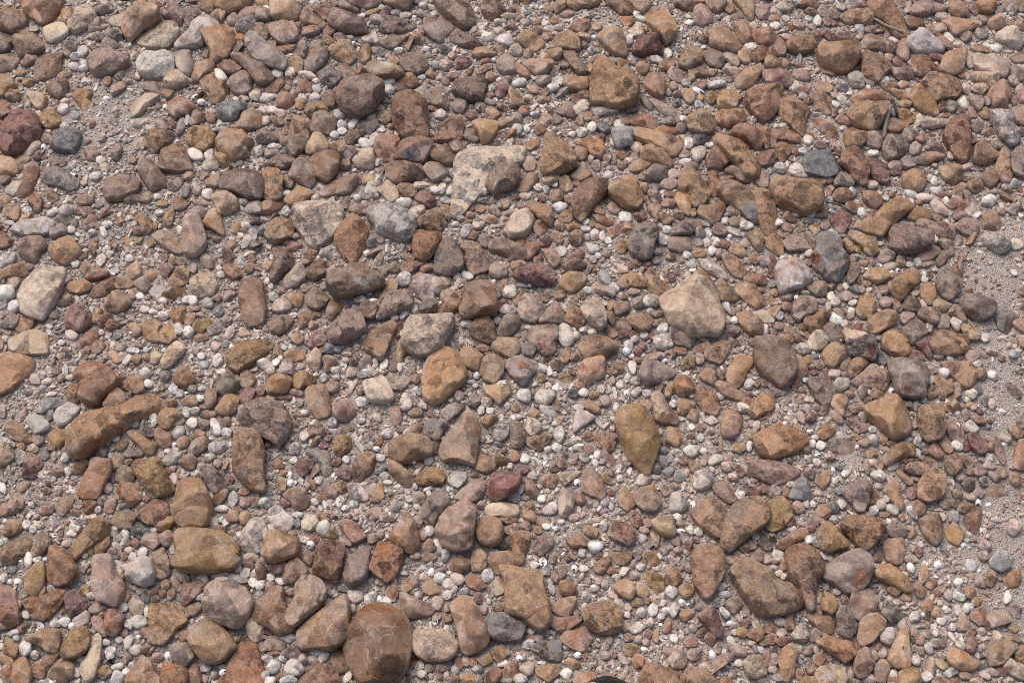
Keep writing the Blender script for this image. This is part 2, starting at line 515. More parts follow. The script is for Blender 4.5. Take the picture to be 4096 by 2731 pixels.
heroes, minor, ells, shells, twigs, greens = [], [], [], [], [], []
def load():
    for ln in HERO.strip().split("\n"):
        code, shape, lift, pts, lab = ln.split("|")
        heroes.append((code, shape, int(lift), [tuple(map(int, p.split(","))) for p in pts.split()], lab))
    for ln in MINOR.strip().split("\n"):
        code, shape, lift, pts = ln.split("|")
        minor.append((code, shape, int(lift), [tuple(map(int, p.split(","))) for p in pts.split()]))
    for ln in ELL.strip().split("\n"):
        a = ln.split(); ells.append((a[0], *map(float, a[1:])))
    for ln in SHELL.strip().split("\n"):
        shells.append(tuple(map(float, ln.split())))
    for ln in TWIG.strip().split("\n"):
        pts, wd, lab = ln.split("|")
        twigs.append(([tuple(map(float, p.split(","))) for p in pts.split()], float(wd), lab))
    for ln in GREEN.strip().split("\n"):
        a = ln.split(" ", 3); greens.append((float(a[0]), float(a[1]), float(a[2]), a[3]))
HERO = """
bc|R|1|1377,2592 1399,2505 1425,2462 1460,2431 1516,2420 1582,2440 1616,2466 1634,2510 1642,2571 1629,2658 1582,2727 1516,2745 1442,2727 1407,2680|biggest brown boulder with wet-looking amber chipped top
to|R|0|283,1784 296,1714 335,1662 392,1645 462,1636 523,1597 579,1577 632,1588 653,1619 632,1649 566,1662 514,1688 479,1728 414,1775 370,1819 314,1836 287,1819|very long tan-brown club-shaped boulder half covered by grit
pt|A|2|2647,1188 2675,1162 2701,1162 2745,1127 2797,1116 2854,1140 2867,1175 2880,1210 2897,1258 2889,1310 2871,1336 2823,1328 2762,1336 2741,1306 2684,1280 2658,1236|biggest pale cream rough boulder with broken ragged outline
tg|P|2|2920,2296 2946,2261 2985,2242 3020,2251 3081,2279 3107,2322 3159,2331 3211,2370 3214,2405 3190,2427 3137,2449 3072,2457 3024,2444 2976,2388|large grey-brown heavy boulder with pitted bean-like shape
pw|F|0|1830,627 1873,601 1982,597 2039,590 2087,588 2095,618 2087,653 2026,653 1943,714 1934,740 1895,793 1865,849 1830,879 1808,867 1808,828 1821,749 1838,688 1815,671|huge pale limestone slab with rough upper edge and small holes
yb|R|2|699,2261 732,2214 701,2153 719,2118 775,2113 871,2131 928,2157 954,2209 956,2244 915,2279 828,2290 749,2283|very large olive-brown block with wide flat top
tb|R|2|2000,2266 2031,2261 2157,2283 2174,2344 2203,2462 2187,2510 2153,2525 2122,2501 2074,2466 2022,2453 2031,2388 2039,2327|large brown trapezoid slab with chamfered rim
co|F|1|880,2719 919,2636 967,2558 993,2540 1019,2562 1041,2627 1063,2693 1063,2762 1002,2797 893,2780|huge rusty amber slab with layered face
yb|R|2|2464,1680 2484,1645 2523,1619 2553,1610 2579,1636 2614,1688 2634,1741 2629,1802 2606,1854 2592,1897 2562,1880 2518,1836 2492,1780 2470,1723|very large ochre-brown elongated boulder, biggest ochre stone standing among gravel
tg|R|2|1185,2527 1216,2484 1285,2440 1346,2392 1377,2381 1396,2418 1390,2540 1368,2579 1320,2601 1268,2588 1207,2588|very large tan boulder with sloping roof-like top beside amber-chipped one
pg|A|2|70,1171 87,1119 144,1066 174,1062 244,1066 253,1088 235,1171 205,1227 174,1282 122,1267 87,1245|very large pale grey-cream block with flat planed face
kp|P|2|812,2410 828,2353 871,2318 923,2322 980,2353 1008,2401 1002,2453 967,2501 915,2505 854,2475 819,2444|large sandy pink-tan round boulder like a bread bun
to|A|2|1690,1510 1699,1457 1738,1392 1773,1383 1830,1423 1862,1492 1856,1523 1808,1566 1764,1601 1730,1610 1695,1575|very large tan and rust boulder with chalky flank, pear shaped
pg|A|1|1170,857 1185,827 1233,814 1285,818 1346,803 1368,835 1364,892 1329,953 1268,997 1229,975 1194,923 1174,888|very large pale grey slab with chipped yellowish rim, heart shaped
tg|R|2|2913,2050 2941,2011 2989,1987 3041,1989 3076,2028 3072,2080 3024,2120 2976,2159 2923,2202 2889,2189 2886,2141|large smooth brown-grey boulder with slanting flat face
ty|R|2|2379,257 2414,233 2436,257 2453,283 2484,301 2518,283 2540,314 2553,353 2536,401 2475,433 2414,414 2370,409 2362,366 2370,301|very large ochre flint boulder with a pointed horn and a shell-like scar
tb|R|2|932,1867 936,1758 954,1721 993,1719 1037,1741 1058,1802 1050,1880 1063,1954 1037,1967 997,1950 958,1910|very tall ochre-brown boulder shaped like a tooth
tb|R|2|697,2011 714,1932 749,1906 793,1915 823,1950 843,2011 841,2063 819,2106 749,2115 706,2089 693,2045|large smooth brown upright oval boulder like a thumb
pg|R|2|1616,1345 1634,1284 1651,1267 1738,1271 1804,1260 1815,1288 1795,1336 1773,1371 1764,1397 1721,1419 1669,1415 1612,1380|large grey-cream boulder with flaring fan-like corner
gt|R|2|959,1667 985,1627 1037,1601 1081,1606 1129,1623 1155,1662 1163,1697 1142,1745 1111,1782 1081,1758 1024,1732 980,1710|large grey-olive boulder with sloping crown beside a tooth-shaped ochre one
rc|R|1|44,427 105,436 148,466 163,540 131,579 83,618 26,627 0,575 0,531 26,470|big dark red boulder with purple blotches
bc|R|2|1568,418 1586,370 1625,366 1673,375 1699,401 1710,436 1703,501 1712,549 1677,555 1616,555 1582,510 1571,462|large reddish-brown pillow-shaped boulder with smooth skin
gk|R|2|3292,2292 3316,2257 3377,2218 3434,2198 3477,2218 3490,2270 3473,2327 3438,2362 3386,2368 3351,2340 3303,2314|large mauve-grey clam-shaped boulder with rusty crack
tk|R|2|1804,2423 1834,2388 1865,2383 1895,2410 1926,2466 1952,2536 1952,2566 1908,2601 1865,2614 1843,2592 1821,2497|tall pinkish brown slab standing like a tombstone
bk|R|2|3020,1414 3037,1366 3072,1353 3124,1362 3159,1392 3177,1444 3172,1510 3150,1536 3116,1547 3072,1514 3037,1479|very large smooth brown-mauve boulder like a flattened egg
tg|R|2|3148,2209 3172,2185 3216,2179 3259,2200 3294,2257 3290,2296 3259,2314 3246,2353 3259,2410 3251,2440 3224,2436 3211,2362 3163,2327 3155,2266|large brown axe-head shaped boulder beside pitted bean-like one
kb|P|2|1740,2109 1773,2057 1799,2031 1878,2022 1904,2048 1891,2166 1873,2196 1817,2200 1764,2170|large purplish brown half-moon slab with granular skin
tg|A|2|1756,1810 1773,1767 1821,1714 1852,1645 1873,1634 1904,1662 1917,1728 1908,1802 1899,1858 1865,1841 1843,1832 1799,1841 1773,1845|large pinkish tan triangular boulder standing like a tent
tb|R|2|3081,748 3098,722 3150,713 3220,718 3277,753 3292,788 3281,831 3216,857 3159,831 3116,809|very large smooth tan-brown oval boulder like a bun
bg|R|2|1346,375 1368,331 1416,318 1468,309 1525,344 1531,366 1503,422 1494,440 1438,466 1390,453 1355,418|very large smooth dark brown boulder with five corners
tb|R|2|754,2518 784,2497 862,2490 897,2518 941,2575 932,2601 880,2645 828,2649 775,2597|large smooth tan boulder with greenish patch below the bun-shaped one
ty|A|2|3462,1623 3481,1606 3529,1597 3555,1577 3586,1579 3616,1614 3634,1662 3643,1706 3616,1736 3569,1747 3529,1714 3490,1680 3464,1645|large cream-ochre craggy boulder with many facets, lone
to|R|1|3021,1758 3050,1728 3072,1714 3128,1693 3163,1714 3215,1732 3233,1758 3215,1784 3172,1810 3093,1836 3045,1823 3024,1788|bright amber-tan boulder with pointed end lying on gravel
tb|R|2|2767,2231 2788,2192 2828,2179 2880,2200 2900,2248 2884,2314 2845,2383 2815,2390 2784,2349 2773,2309 2784,2279|large tan teardrop-shaped cobble narrowing at its foot
wg|R|1|1470,866 1486,835 1525,829 1595,825 1634,849 1666,892 1656,940 1634,966 1573,957 1512,936 1507,909|large pale grey smooth boulder with curved notch in its side
nc|P|1|3268,949 3307,923 3351,949 3368,1001 3388,1036 3386,1075 3351,1127 3298,1114 3268,1084 3246,1058 3242,1023 3281,1005|black and amber mottled flint with glassy patches
gk|R|2|3558,1457 3573,1436 3638,1436 3699,1457 3717,1497 3699,1549 3699,1584 3656,1592 3603,1584 3577,1540|very large grey-brown rounded block with a wet-looking red spot
cb|P|2|324,1592 344,1558 335,1527 305,1510 322,1471 370,1444 427,1462 462,1492 475,1527 453,1562 418,1592 388,1621 348,1610|large brown rounded boulder with grainy dome and deep cleft
bg|R|2|1311,1140 1325,1101 1386,1084 1394,1058 1455,1058 1464,1079 1525,1101 1534,1136 1494,1158 1429,1175 1372,1188 1325,1166|large brown-grey boulder with white veins and raised hump
kt|P|2|1148,2449 1176,2392 1181,2344 1211,2309 1250,2305 1285,2322 1305,2370 1281,2418 1233,2453 1185,2499 1155,2488|large pinkish stone with skull-like sockets
tc|A|0|-17,1431 35,1410 78,1423 122,1427 137,1453 122,1492 78,1527 52,1558 13,1575 -17,1579|large tan boulder with amber fractured rim and crumbs on top
tk|R|0|1015,2423 1063,2383 1098,2349 1133,2357 1137,2418 1155,2479 1179,2510 1172,2523 1120,2540 1081,2505 1024,2479|tan Y-shaped stone partly covered by the skull-like one
kg|R|2|372,2235 392,2222 436,2222 453,2257 449,2296 497,2331 497,2375 462,2423 418,2405 392,2401 370,2344 375,2292|large pinkish white S-shaped stone with waist
tk|F|1|597,2440 610,2416 697,2416 723,2431 749,2484 714,2514 679,2549 653,2571 597,2562|flat square pinkish tan paving-like slab
pt|R|2|1647,2566 1664,2527 1721,2516 1782,2521 1825,2571 1817,2614 1778,2640 1703,2636 1656,2601|smooth pale tan loaf-shaped cobble next to amber-chipped boulder
bt|R|2|1838,1232 1856,1201 1858,1149 1895,1127 1952,1125 1978,1153 1982,1245 1952,1262 1895,1273 1847,1271|large squarish brown block with rounded corners and pinkish lower edge
ct|R|1|1340,962 1364,896 1403,857 1425,862 1460,901 1473,931 1455,997 1425,1045 1390,1051 1364,1014|large polished brown lozenge-shaped boulder with amber sheen
tg|R|2|2179,536 2192,514 2218,518 2235,549 2274,584 2301,632 2301,666 2266,688 2179,697 2161,645 2183,601|very large grey-tan teardrop boulder with narrow neck
yb|A|2|527,1858 544,1836 614,1821 640,1836 658,1889 697,1945 701,1963 671,1978 623,1982 579,1937 536,1893|large crumpled ochre boulder with folded skin
bt|R|2|960,1153 980,1114 1015,1116 1045,1119 1054,1180 1063,1245 1054,1293 993,1306 967,1271 960,1214|tall brown pillar-like cobble with pinched waist and reddish foot
ct|R|2|2980,392 2989,366 3041,344 3085,331 3128,348 3128,401 3093,462 3050,488 3006,449 2984,418|large smooth reddish shield-shaped cobble with pointed end
tb|R|2|2566,2706 2584,2666 2632,2660 2727,2693 2738,2719 2727,2762 2649,2780 2571,2762|large brown bun-shaped stone with a flat cracked side
ty|R|1|3420,905 3442,888 3508,870 3542,822 3590,783 3621,796 3653,831 3595,870 3551,927 3521,951 3464,936|long ochre bent stone like a boot
tb|A|2|2327,2440 2379,2418 2427,2399 2479,2427 2484,2514 2431,2534 2379,2527 2344,2501|brown-grey fan-shaped flat stone with a rim
bd|R|1|880,722 897,692 936,679 1002,683 1045,709 1054,761 1037,801 980,792 928,770 884,757|big dark brown oval boulder with rusty speckles beside a squarish one
tb|R|2|3368,2092 3403,2063 3438,2063 3490,2070 3538,2096 3534,2126 3490,2187 3460,2207 3434,2187 3416,2148 3377,2122|very large brown heart-shaped boulder with smooth face
cb|A|0|1185,2731 1229,2675 1250,2645 1285,2658 1320,2649 1346,2693 1364,2731 1307,2771 1207,2762|rusty brown ragged slab beside the biggest brown boulder, under white pebbles
tc|R|0|94,-26 196,-35 248,0 237,48 205,83 168,102 144,89 102,48|big tan stone with orange stain tapering to a blunt tip
kc|A|1|2967,1858 3006,1841 3085,1839 3115,1849 3180,1867 3198,1889 3163,1915 3102,1941 3045,1921 2998,1902|broad pale pinkish slab with brown patch lying flat
tk|R|1|2762,2050 2797,2002 2832,1993 2884,2006 2906,2041 2902,2089 2884,2141 2858,2146 2806,2111|broad pinkish tan cobble, rounded and dusty
yb|A|1|908,1449 919,1401 941,1366 984,1357 1085,1362 1085,1392 1045,1418 1002,1457 958,1494 923,1471|large olive brown triangular slab leaning among gravel
ct|A|2|303,1963 322,1919 362,1871 353,1841 379,1828 440,1841 444,1889 409,1950 392,1993 335,1993|tall rusty grey stone with sloping shoulder like a boot sole
tb|R|2|3268,213 3281,183 3316,179 3377,183 3425,172 3442,196 3438,231 3416,261 3373,285 3333,279 3281,253|very large smooth brown boulder with dished upper edge and curled corner
dn|F|1|3211,653 3224,614 3316,592 3333,623 3368,679 3373,701 3298,719 3220,701|large dark charcoal slate slab with smooth dull face
ck|P|0|-17,2344 26,2340 65,2370 61,2405 91,2466 78,2497 26,2512 -17,2505|broad rust-red crusted slab with yellow flecks
tb|R|2|1560,1780 1577,1749 1642,1741 1695,1745 1725,1780 1721,1815 1669,1836 1608,1852 1564,1832|large smooth brown loaf-shaped stone beside concave flint
cb|R|2|1255,2283 1272,2192 1294,2166 1346,2170 1377,2192 1372,2248 1346,2327 1303,2309|dark brown log-shaped block with sandy skin
bg|R|1|1736,0 1764,-26 1834,-17 1878,26 1899,83 1878,118 1852,124 1808,87 1773,57|elongated grey-brown boulder with lumpy lower end
wp|A|1|558,235 584,209 653,200 697,235 701,279 671,314 601,320 566,301 551,257|large whitish limestone block with rough broken face
ct|R|2|3775,536 3804,483 3843,462 3873,479 3884,536 3880,605 3860,645 3817,627 3791,584|large glossy brown oval boulder with pale translucent patches
ct|R|2|187,2240 196,2187 218,2185 266,2209 309,2266 309,2292 279,2331 231,2340 192,2314|large pink and tan wedge-shaped boulder with worn corners
pg|F|0|544,152 588,109 662,89 706,105 719,135 701,174 671,200 601,196 558,179|wide dusty grey-tan slab under the ochre kidney boulder
gr|R|2|3555,992 3569,962 3560,931 3586,901 3651,914 3717,936 3725,984 3660,1007 3603,1012|large purplish red slab with split front corner
gn|R|2|1943,2488 1960,2462 2004,2453 2048,2457 2100,2484 2095,2527 2069,2558 1995,2562 1952,2536|dark slate grey oval cobble with smooth skin
tb|A|1|497,2714 531,2658 558,2634 601,2640 618,2693 649,2727 610,2771 523,2762|mottled tan slab behind white pebbles beside the orange-capped stone
tb|R|1|272,2205 305,2161 335,2113 370,2074 418,2078 440,2096 436,2139 379,2183 340,2209 296,2240|long brown curved stone like a bent arm
cb|R|2|2288,827 2296,774 2335,731 2401,716 2429,735 2427,766 2392,792 2366,822 2353,862 2327,888 2301,870|large dark golden brown arched stone
tb|R|2|2858,562 2884,544 2945,553 2976,575 3002,623 3037,658 3028,706 2976,706 2954,653 2910,623 2876,588|large tan club-shaped boulder with tiny dark pits
tb|R|2|1048,2200 1072,2135 1102,2120 1142,2131 1190,2153 1194,2187 1176,2227 1094,2248 1068,2235|smooth round-cornered tan cobble like a cushion
co|A|2|1481,2274 1499,2222 1512,2174 1542,2174 1608,2200 1608,2235 1582,2301 1547,2327 1503,2296|bright amber split flint with sharp cream edge
to|F|0|2579,57 2610,22 2649,13 2671,35 2693,78 2704,131 2688,166 2658,192 2640,161 2610,118 2588,91|long flat golden-tan slab half sunk in sand
tb|R|1|3473,26 3499,-9 3547,-4 3582,26 3603,74 3630,131 3625,148 3586,148 3534,100 3490,65|very large smooth tan boulder with a grey twig lying on it
tg|R|2|2873,761 2893,731 2941,729 2984,757 3019,796 3037,866 3019,892 2984,866 2945,827 2897,796|large tan oval boulder with slate grey lower flank
tb|R|2|3394,457 3416,422 3468,412 3521,409 3555,422 3547,457 3512,510 3481,527 3434,505 3407,488|big tan shield-shaped slab with a dark grain and stick beside it
ty|A|2|2431,748 2466,731 2497,700 2523,690 2553,722 2564,766 2566,814 2545,840 2488,822 2457,796 2436,774|bright cream-yellow boulder with faceted broken planes
tp|R|2|501,57 536,22 575,4 601,22 638,57 627,87 575,109 549,139 523,159 488,113|large ochre kidney-shaped boulder with a small hole
tk|P|0|871,544 884,518 954,518 1010,562 984,601 997,632 936,651 910,618 871,592|tan knobbly stone with an eroded hole in its flank
kg|R|1|362,209 388,192 418,198 479,222 518,250 501,270 444,301 379,303 353,266 348,235|pinkish grey fish-shaped stone with a pointed end
gp|R|2|984,144 1010,133 1045,150 1098,192 1146,248 1132,283 1080,270 1019,237 989,192|long grey-tan boulder with blunt ends lying across a dark brown one
tc|A|2|2714,753 2719,692 2754,657 2788,687 2823,735 2836,783 2815,818 2775,831 2754,783|large golden brown boulder with ridged spine, narrowing upward
kb|R|2|1322,1323 1364,1267 1399,1236 1429,1227 1451,1262 1464,1315 1442,1336 1403,1354 1368,1367 1325,1358|large purplish brown stone with blunt peak and bronze patches
tp|R|2|814,126 875,100 934,128 928,192 906,235 862,253 841,209 810,144|rounded yellowish boulder with creases beside the long pink stone
wc|P|2|3102,1088 3120,1053 3181,1040 3207,1071 3246,1084 3242,1123 3194,1145 3137,1173 3116,1158|large pinkish cream stone with reddish spot and ragged edge
wk|A|1|960,2183 967,2126 1002,2083 1045,2074 1067,2113 1080,2170 1063,2205 1015,2214 971,2200|large pinkish white blocky stone beside the very large olive-brown block
tg|R|2|3673,1645 3699,1619 3743,1616 3773,1636 3778,1723 3751,1754 3708,1762 3682,1728 3675,1680|brown grey barrel-shaped boulder standing upright
gn|P|2|2514,962 2536,909 2579,890 2623,909 2632,940 2610,979 2606,1023 2579,1042 2531,1018 2514,988|grey-brown coral-like lump riddled with deep cavities
kp|R|2|727,966 736,879 762,859 797,870 814,914 828,962 806,1005 775,1025 736,1010|glossy pinkish cream oblong cobble like a potato
tb|R|1|3008,774 3028,755 3063,761 3098,805 3106,866 3102,944 3067,944 3037,901 3032,849 3019,801|long grey-tan boulder lying alongside the oval one with slate flank
cy|A|1|87,2405 126,2381 157,2396 218,2362 270,2351 257,2401 213,2453 174,2481 131,2470 126,2440|brown and amber winged flint with ripple marks
tg|A|2|3690,331 3721,301 3769,296 3830,318 3847,357 3821,392 3782,396 3743,414 3721,375|large cream-brown faceted boulder with pale ridge
tb|R|1|3109,440 3124,409 3163,388 3216,414 3238,440 3216,470 3220,514 3207,549 3163,514 3124,475|large ochre boulder with a cleft and flat grainy face
pt|F|0|39,1362 113,1328 144,1317 187,1341 192,1380 187,1419 87,1419 44,1397|low pale grey slab sunk in grit beside the amber-rimmed boulder
kt|A|1|1847,988 1860,962 1895,962 1930,992 1947,1018 1982,1045 1956,1075 1930,1097 1891,1105 1860,1058|pinkish tan lumpy boulder with orange veins and white chip
gb|R|2|1738,1062 1743,1014 1773,970 1799,955 1830,988 1849,1036 1847,1071 1799,1103 1764,1097 1738,1084|smooth brown egg-shaped cobble with pointed top, beside the honeycombed stone
cb|P|2|3359,649 3377,605 3416,590 3451,605 3473,645 3481,679 3464,736 3434,740 3394,693|tan nodule with a round crater-like hole
cn|R|1|1586,605 1612,562 1669,555 1721,560 1730,601 1695,658 1634,653 1586,636|brown cobble with slate blue patches and polished sheen
tb|A|2|3673,1932 3695,1902 3738,1865 3773,1880 3784,1915 3782,1967 3751,1993 3712,2008 3673,1989|large flat-topped tan stone with rounded square outline beside orange splinter
ck|A|1|640,605 679,579 723,575 758,640 767,679 706,693 645,679 636,645|large rusty brown stone with pale blotches and rough top
tb|R|1|2529,523 2553,512 2606,523 2666,549 2710,549 2727,575 2710,614 2680,627 2640,597 2579,575 2536,558|large brown sausage-shaped boulder beside the pale grey squarish stone
rd|R|2|1954,1945 1974,1889 2026,1884 2078,1889 2078,1941 2043,1976 1995,2004 1956,1989|smooth purplish red stone with white sheen and fractured crown
bg|P|2|1943,744 1952,709 1982,666 2021,653 2069,661 2074,709 2056,748 2008,761 1978,781 1952,753|brown rough stone lying on the huge pale limestone slab
yb|R|1|3055,2037 3089,1998 3124,1989 3159,2019 3168,2063 3129,2111 3089,2128 3059,2106|large ochre brown domed cobble on gravel beside pinkish pebble
wk|R|2|704,174 736,131 806,74 836,70 873,96 867,113 819,144 806,183 740,192 710,192|long pale pink stone leaning on a yellowish boulder
to|A|2|3264,2562 3307,2542 3377,2553 3429,2562 3440,2584 3420,2614 3377,2651 3333,2619 3277,2579|long marbled orange and pink stone with jagged end
ck|R|1|3442,218 3490,205 3534,222 3564,270 3534,305 3508,333 3455,309 3442,261|large pinkish brown boulder with mottled marbled top
bt|R|1|1240,653 1268,614 1320,603 1355,623 1359,653 1342,701 1316,732 1285,723 1259,701|large rounded tan-brown cobble with flattened crown
bg|R|1|919,209 958,200 1002,226 1045,257 1089,301 1093,331 1063,348 1032,344 1002,305 958,253|long dark brown smooth cobble with chalky blotches
tb|R|2|1558,2144 1595,2092 1634,2061 1656,2083 1677,2166 1673,2183 1642,2211 1582,2174|large tan pear-shaped stone with bright side
wg|A|1|37,914 78,883 174,862 216,888 209,923 174,944 109,951 70,936|long whitish stone with rough crystalline top and pointed end
gb|R|2|1375,2305 1386,2248 1416,2214 1468,2190 1479,2218 1473,2292 1442,2327 1399,2342|grey-brown pointed oval stone with white chips on it
tp|A|2|3551,2632 3573,2575 3608,2510 3630,2494 3643,2510 3634,2571 3643,2658 3616,2673 3577,2666|tall cream and orange obelisk-like stone
cy|P|2|1653,984 1664,927 1690,920 1760,927 1762,962 1747,997 1721,1036 1690,1045 1660,1027|honeycombed brown stone eaten through with holes
wg|P|2|3965,457 3995,442 4048,449 4056,497 4078,523 4078,558 4048,588 4008,566 3987,523|large pale grey stone with lumpy chalky shoulders
bg|R|1|1815,348 1838,318 1891,305 1934,314 1947,335 1934,379 1926,405 1878,409 1838,388 1812,370|big oval brown-grey boulder with a curved crease
tk|A|1|1222,1566 1233,1545 1294,1538 1311,1558 1322,1653 1307,1667 1272,1675 1242,1645 1227,1601|upright pinkish tan brick-shaped stone
bg|R|1|1314,83 1333,41 1372,44 1425,61 1464,105 1470,135 1433,139 1372,133 1329,105|broad brown-grey flat-topped stone with a dark dent
bg|R|1|418,770 436,722 488,709 531,705 562,735 544,774 479,801 436,805 420,788|smooth oval brown-grey loaf stone on gravel
tb|A|2|3272,2144 3294,2083 3325,2085 3359,2113 3396,2179 3351,2196 3316,2209 3285,2200|large tan fan-shaped stone with reddish lower edge
tb|R|1|3717,1367 3751,1328 3786,1321 3830,1345 3856,1376 3830,1423 3751,1419 3721,1397|smooth yellow-brown hump next to the broad creased stone and sand
rk|P|2|2048,1101 2074,1071 2144,1055 2196,1066 2216,1101 2209,1132 2135,1138 2074,1123|large dull red rough stone like a sausage with pitted skin
bt|R|1|1547,692 1551,666 1573,648 1634,657 1690,666 1697,709 1634,731 1586,742 1551,713|flat-faced dark tan stone in front of a slate-patched cobble
to|A|1|189,992 209,966 257,942 287,953 327,1005 296,1040 266,1060 235,1045 205,1023|bright tan-orange stone with fractured hollow face
cb|A|0|544,2063 562,2037 592,2011 627,1989 671,2006 679,2059 645,2098 592,2098|dark rusty smooth stone below a two-toned grey and rust one
gk|A|2|3364,1954 3420,1928 3464,1906 3492,1941 3473,1989 3460,2041 3434,2045 3403,2011|large purplish grey angular stone with bent horn
wk|A|1|3630,148 3682,111 3725,135 3773,187 3769,209 3717,213 3669,213 3634,187|large whitish rugged stone with angular ridges
gb|R|1|3841,1210 3869,1182 3926,1188 3978,1201 3978,1241 3952,1271 3904,1280 3860,1254|large smooth grey cobble with pale crest at the edge of the sand
tb|A|2|3429,2549 3442,2484 3473,2457 3508,2449 3545,2479 3534,2518 3494,2562 3447,2584|tan spoon-shaped stone with sandy skin beside the red craggy one
tc|A|0|806,296 858,283 867,327 906,322 919,375 875,418 849,420 819,366 799,322|tawny Y-shaped stone with a hollow notch
bg|R|0|553,679 562,632 579,625 618,653 649,693 673,740 645,758 605,768 571,719|smooth brown grey stone shaped like a thumb
yb|R|2|244,2610 257,2571 287,2514 344,2510 359,2549 348,2597 301,2627 257,2632|large tan-ochre rounded block with smooth top, beside bone-like stone
pw|R|1|1453,1523 1494,1499 1529,1501 1564,1558 1577,1597 1547,1612 1490,1608 1464,1571|pale cream shell-shaped stone with straight ridge
kb|R|2|1507,1275 1529,1201 1564,1162 1612,1162 1651,1188 1647,1223 1612,1236 1564,1258|large purplish brown stone with a raised smooth fold
to|R|1|845,9 889,-26 1006,-26 997,17 971,44 915,57 867,35|broad tan boulder with an orange flank and pale flaked scar
dk|A|2|3386,1379 3403,1340 3490,1340 3508,1375 3499,1440 3464,1431 3394,1418|black glossy flint with white crust and orange-red rim
kr|A|2|3396,2427 3407,2375 3455,2362 3481,2349 3508,2383 3503,2436 3464,2453 3434,2479 3403,2453|red and pink craggy stone with star-like ridges
tb|A|0|0,2205 35,2170 105,2131 139,2153 122,2192 87,2222 57,2257 17,2257|tan-brown plate-like slab with flaking layers
pk|A|2|3891,218 3917,207 3943,222 3995,235 4035,231 4039,261 4022,309 3978,305 3926,283 3900,261|broad cream-pink slab with wavy notched edge
tg|R|1|52,150 87,131 135,133 179,192 157,222 131,231 91,237 65,209|tan cobble with grey face and a step along its edge
tk|R|2|2736,2697 2762,2666 2806,2671 2854,2701 2871,2732 2823,2767 2754,2758|pinkish brown bun-shaped stone beside the flat cracked brown one
kt|F|-1|3312,1775 3351,1749 3403,1749 3429,1780 3420,1819 3438,1854 3416,1876 3377,1854 3359,1819 3320,1806|flat sandy pink slab buried level with gravel
ck|A|1|1497,566 1525,542 1586,544 1601,562 1586,605 1582,640 1555,673 1525,658 1516,618 1494,597|large reddish wedge-shaped stone with crackled crown
tb|R|2|1908,2113 1926,2074 1956,2059 1995,2078 2013,2118 2004,2161 1974,2183 1921,2166|smooth round yellow-grey pebble like a boiled egg
tb|R|1|2318,1392 2327,1366 2353,1349 2423,1353 2470,1383 2457,1405 2418,1431 2379,1423 2344,1438|smooth brown stone with worn flat crown and ochre corner
kt|A|1|3401,1532 3442,1497 3486,1457 3555,1501 3560,1514 3534,1562 3481,1549 3429,1547|large mauve-tan smooth stone with kite-like outline
tb|R|1|1048,718 1050,683 1072,670 1111,679 1133,718 1126,761 1129,792 1094,805 1054,792 1050,757|squarish brown boulder shaped like a pillow beside a dark oval one
gk|P|1|2558,1497 2579,1449 2636,1447 2697,1475 2697,1501 2658,1523 2619,1536 2584,1540|mauve-brown stone with ochre pits and knobby flank
gn|F|0|163,709 183,674 235,670 270,692 318,727 314,757 279,774 244,748 187,735|flat grey-brown slab with upturned edge beside shells
ct|R|2|645,2693 653,2662 679,2656 740,2671 751,2701 745,2741 719,2767 666,2762|rounded tan stone with orange cap
tp|A|2|3259,2693 3281,2662 3333,2656 3373,2671 3386,2719 3359,2754 3290,2745|large cream-tan boulder with pale bruise, angular
wk|P|2|503,2296 523,2248 566,2231 601,2240 616,2292 605,2331 562,2340 510,2318|rounded white-pink chalky boulder with flat facets
tc|A|1|2904,1501 2919,1462 2958,1410 3015,1436 3002,1471 2980,1492 2967,1540 2945,1558 2910,1532|tan boot-shaped stone with two orange spots
tp|R|1|1083,22 1120,-13 1155,-13 1203,39 1198,65 1185,85 1133,83 1087,74|large cream-tan boulder with faint ripple marks and rounded corners
cg|R|0|-17,57 26,40 65,41 98,59 109,85 98,111 52,133 22,126 -17,109|smooth round chestnut cobble beside a big tan blunt-tipped stone
bc|F|0|174,222 250,213 244,244 242,283 218,305 166,322 139,327 137,279 152,244|thin angular brown flake with streaked tan surface
tb|R|1|1952,2240 1974,2214 2034,2205 2091,2209 2087,2257 2034,2283 1991,2298 1969,2270|broad tan stone beside a dark twig, with ochre end
ty|P|2|3497,2292 3525,2261 3560,2255 3599,2279 3638,2309 3649,2357 3621,2366 3577,2340 3542,2318 3508,2314|large ochre knobbly stone with ridged crust
tb|A|2|91,2549 126,2531 174,2510 235,2518 242,2579 226,2614 192,2606 152,2571|brown bulging stone with white shell resting on it
pk|P|1|2039,870 2078,840 2109,833 2131,857 2135,879 2118,927 2087,949 2035,951|pinkish cream speckled cobble with tiny dark holes
kg|A|1|3131,979 3150,953 3220,929 3259,944 3281,970 3281,997 3216,1005 3150,1012|long pinkish grey stone with scooped top and smooth ends
pt|R|2|316,2671 357,2619 370,2549 388,2534 405,2553 401,2636 379,2706 348,2723 327,2697|pale bone-shaped stone with round knob at one end
gk|R|2|3745,1140 3756,1088 3778,1066 3812,1084 3843,1123 3839,1158 3804,1199 3769,1184|large dull grey-brown leaf-shaped stone with flat face
ck|A|1|2325,1919 2353,1863 2379,1871 2405,1915 2423,1976 2405,2002 2375,1989 2327,1963|large dull red angular boulder with pink lower rim
kb|R|1|1599,2379 1616,2366 1677,2401 1730,2427 1734,2449 1703,2462 1616,2475 1608,2423|purplish brown angular slab like a guitar pick
tg|R|1|2392,144 2427,118 2466,111 2490,131 2494,166 2510,209 2488,231 2453,222 2423,192|grey-tan kidney-shaped cobble beside the maroon stone
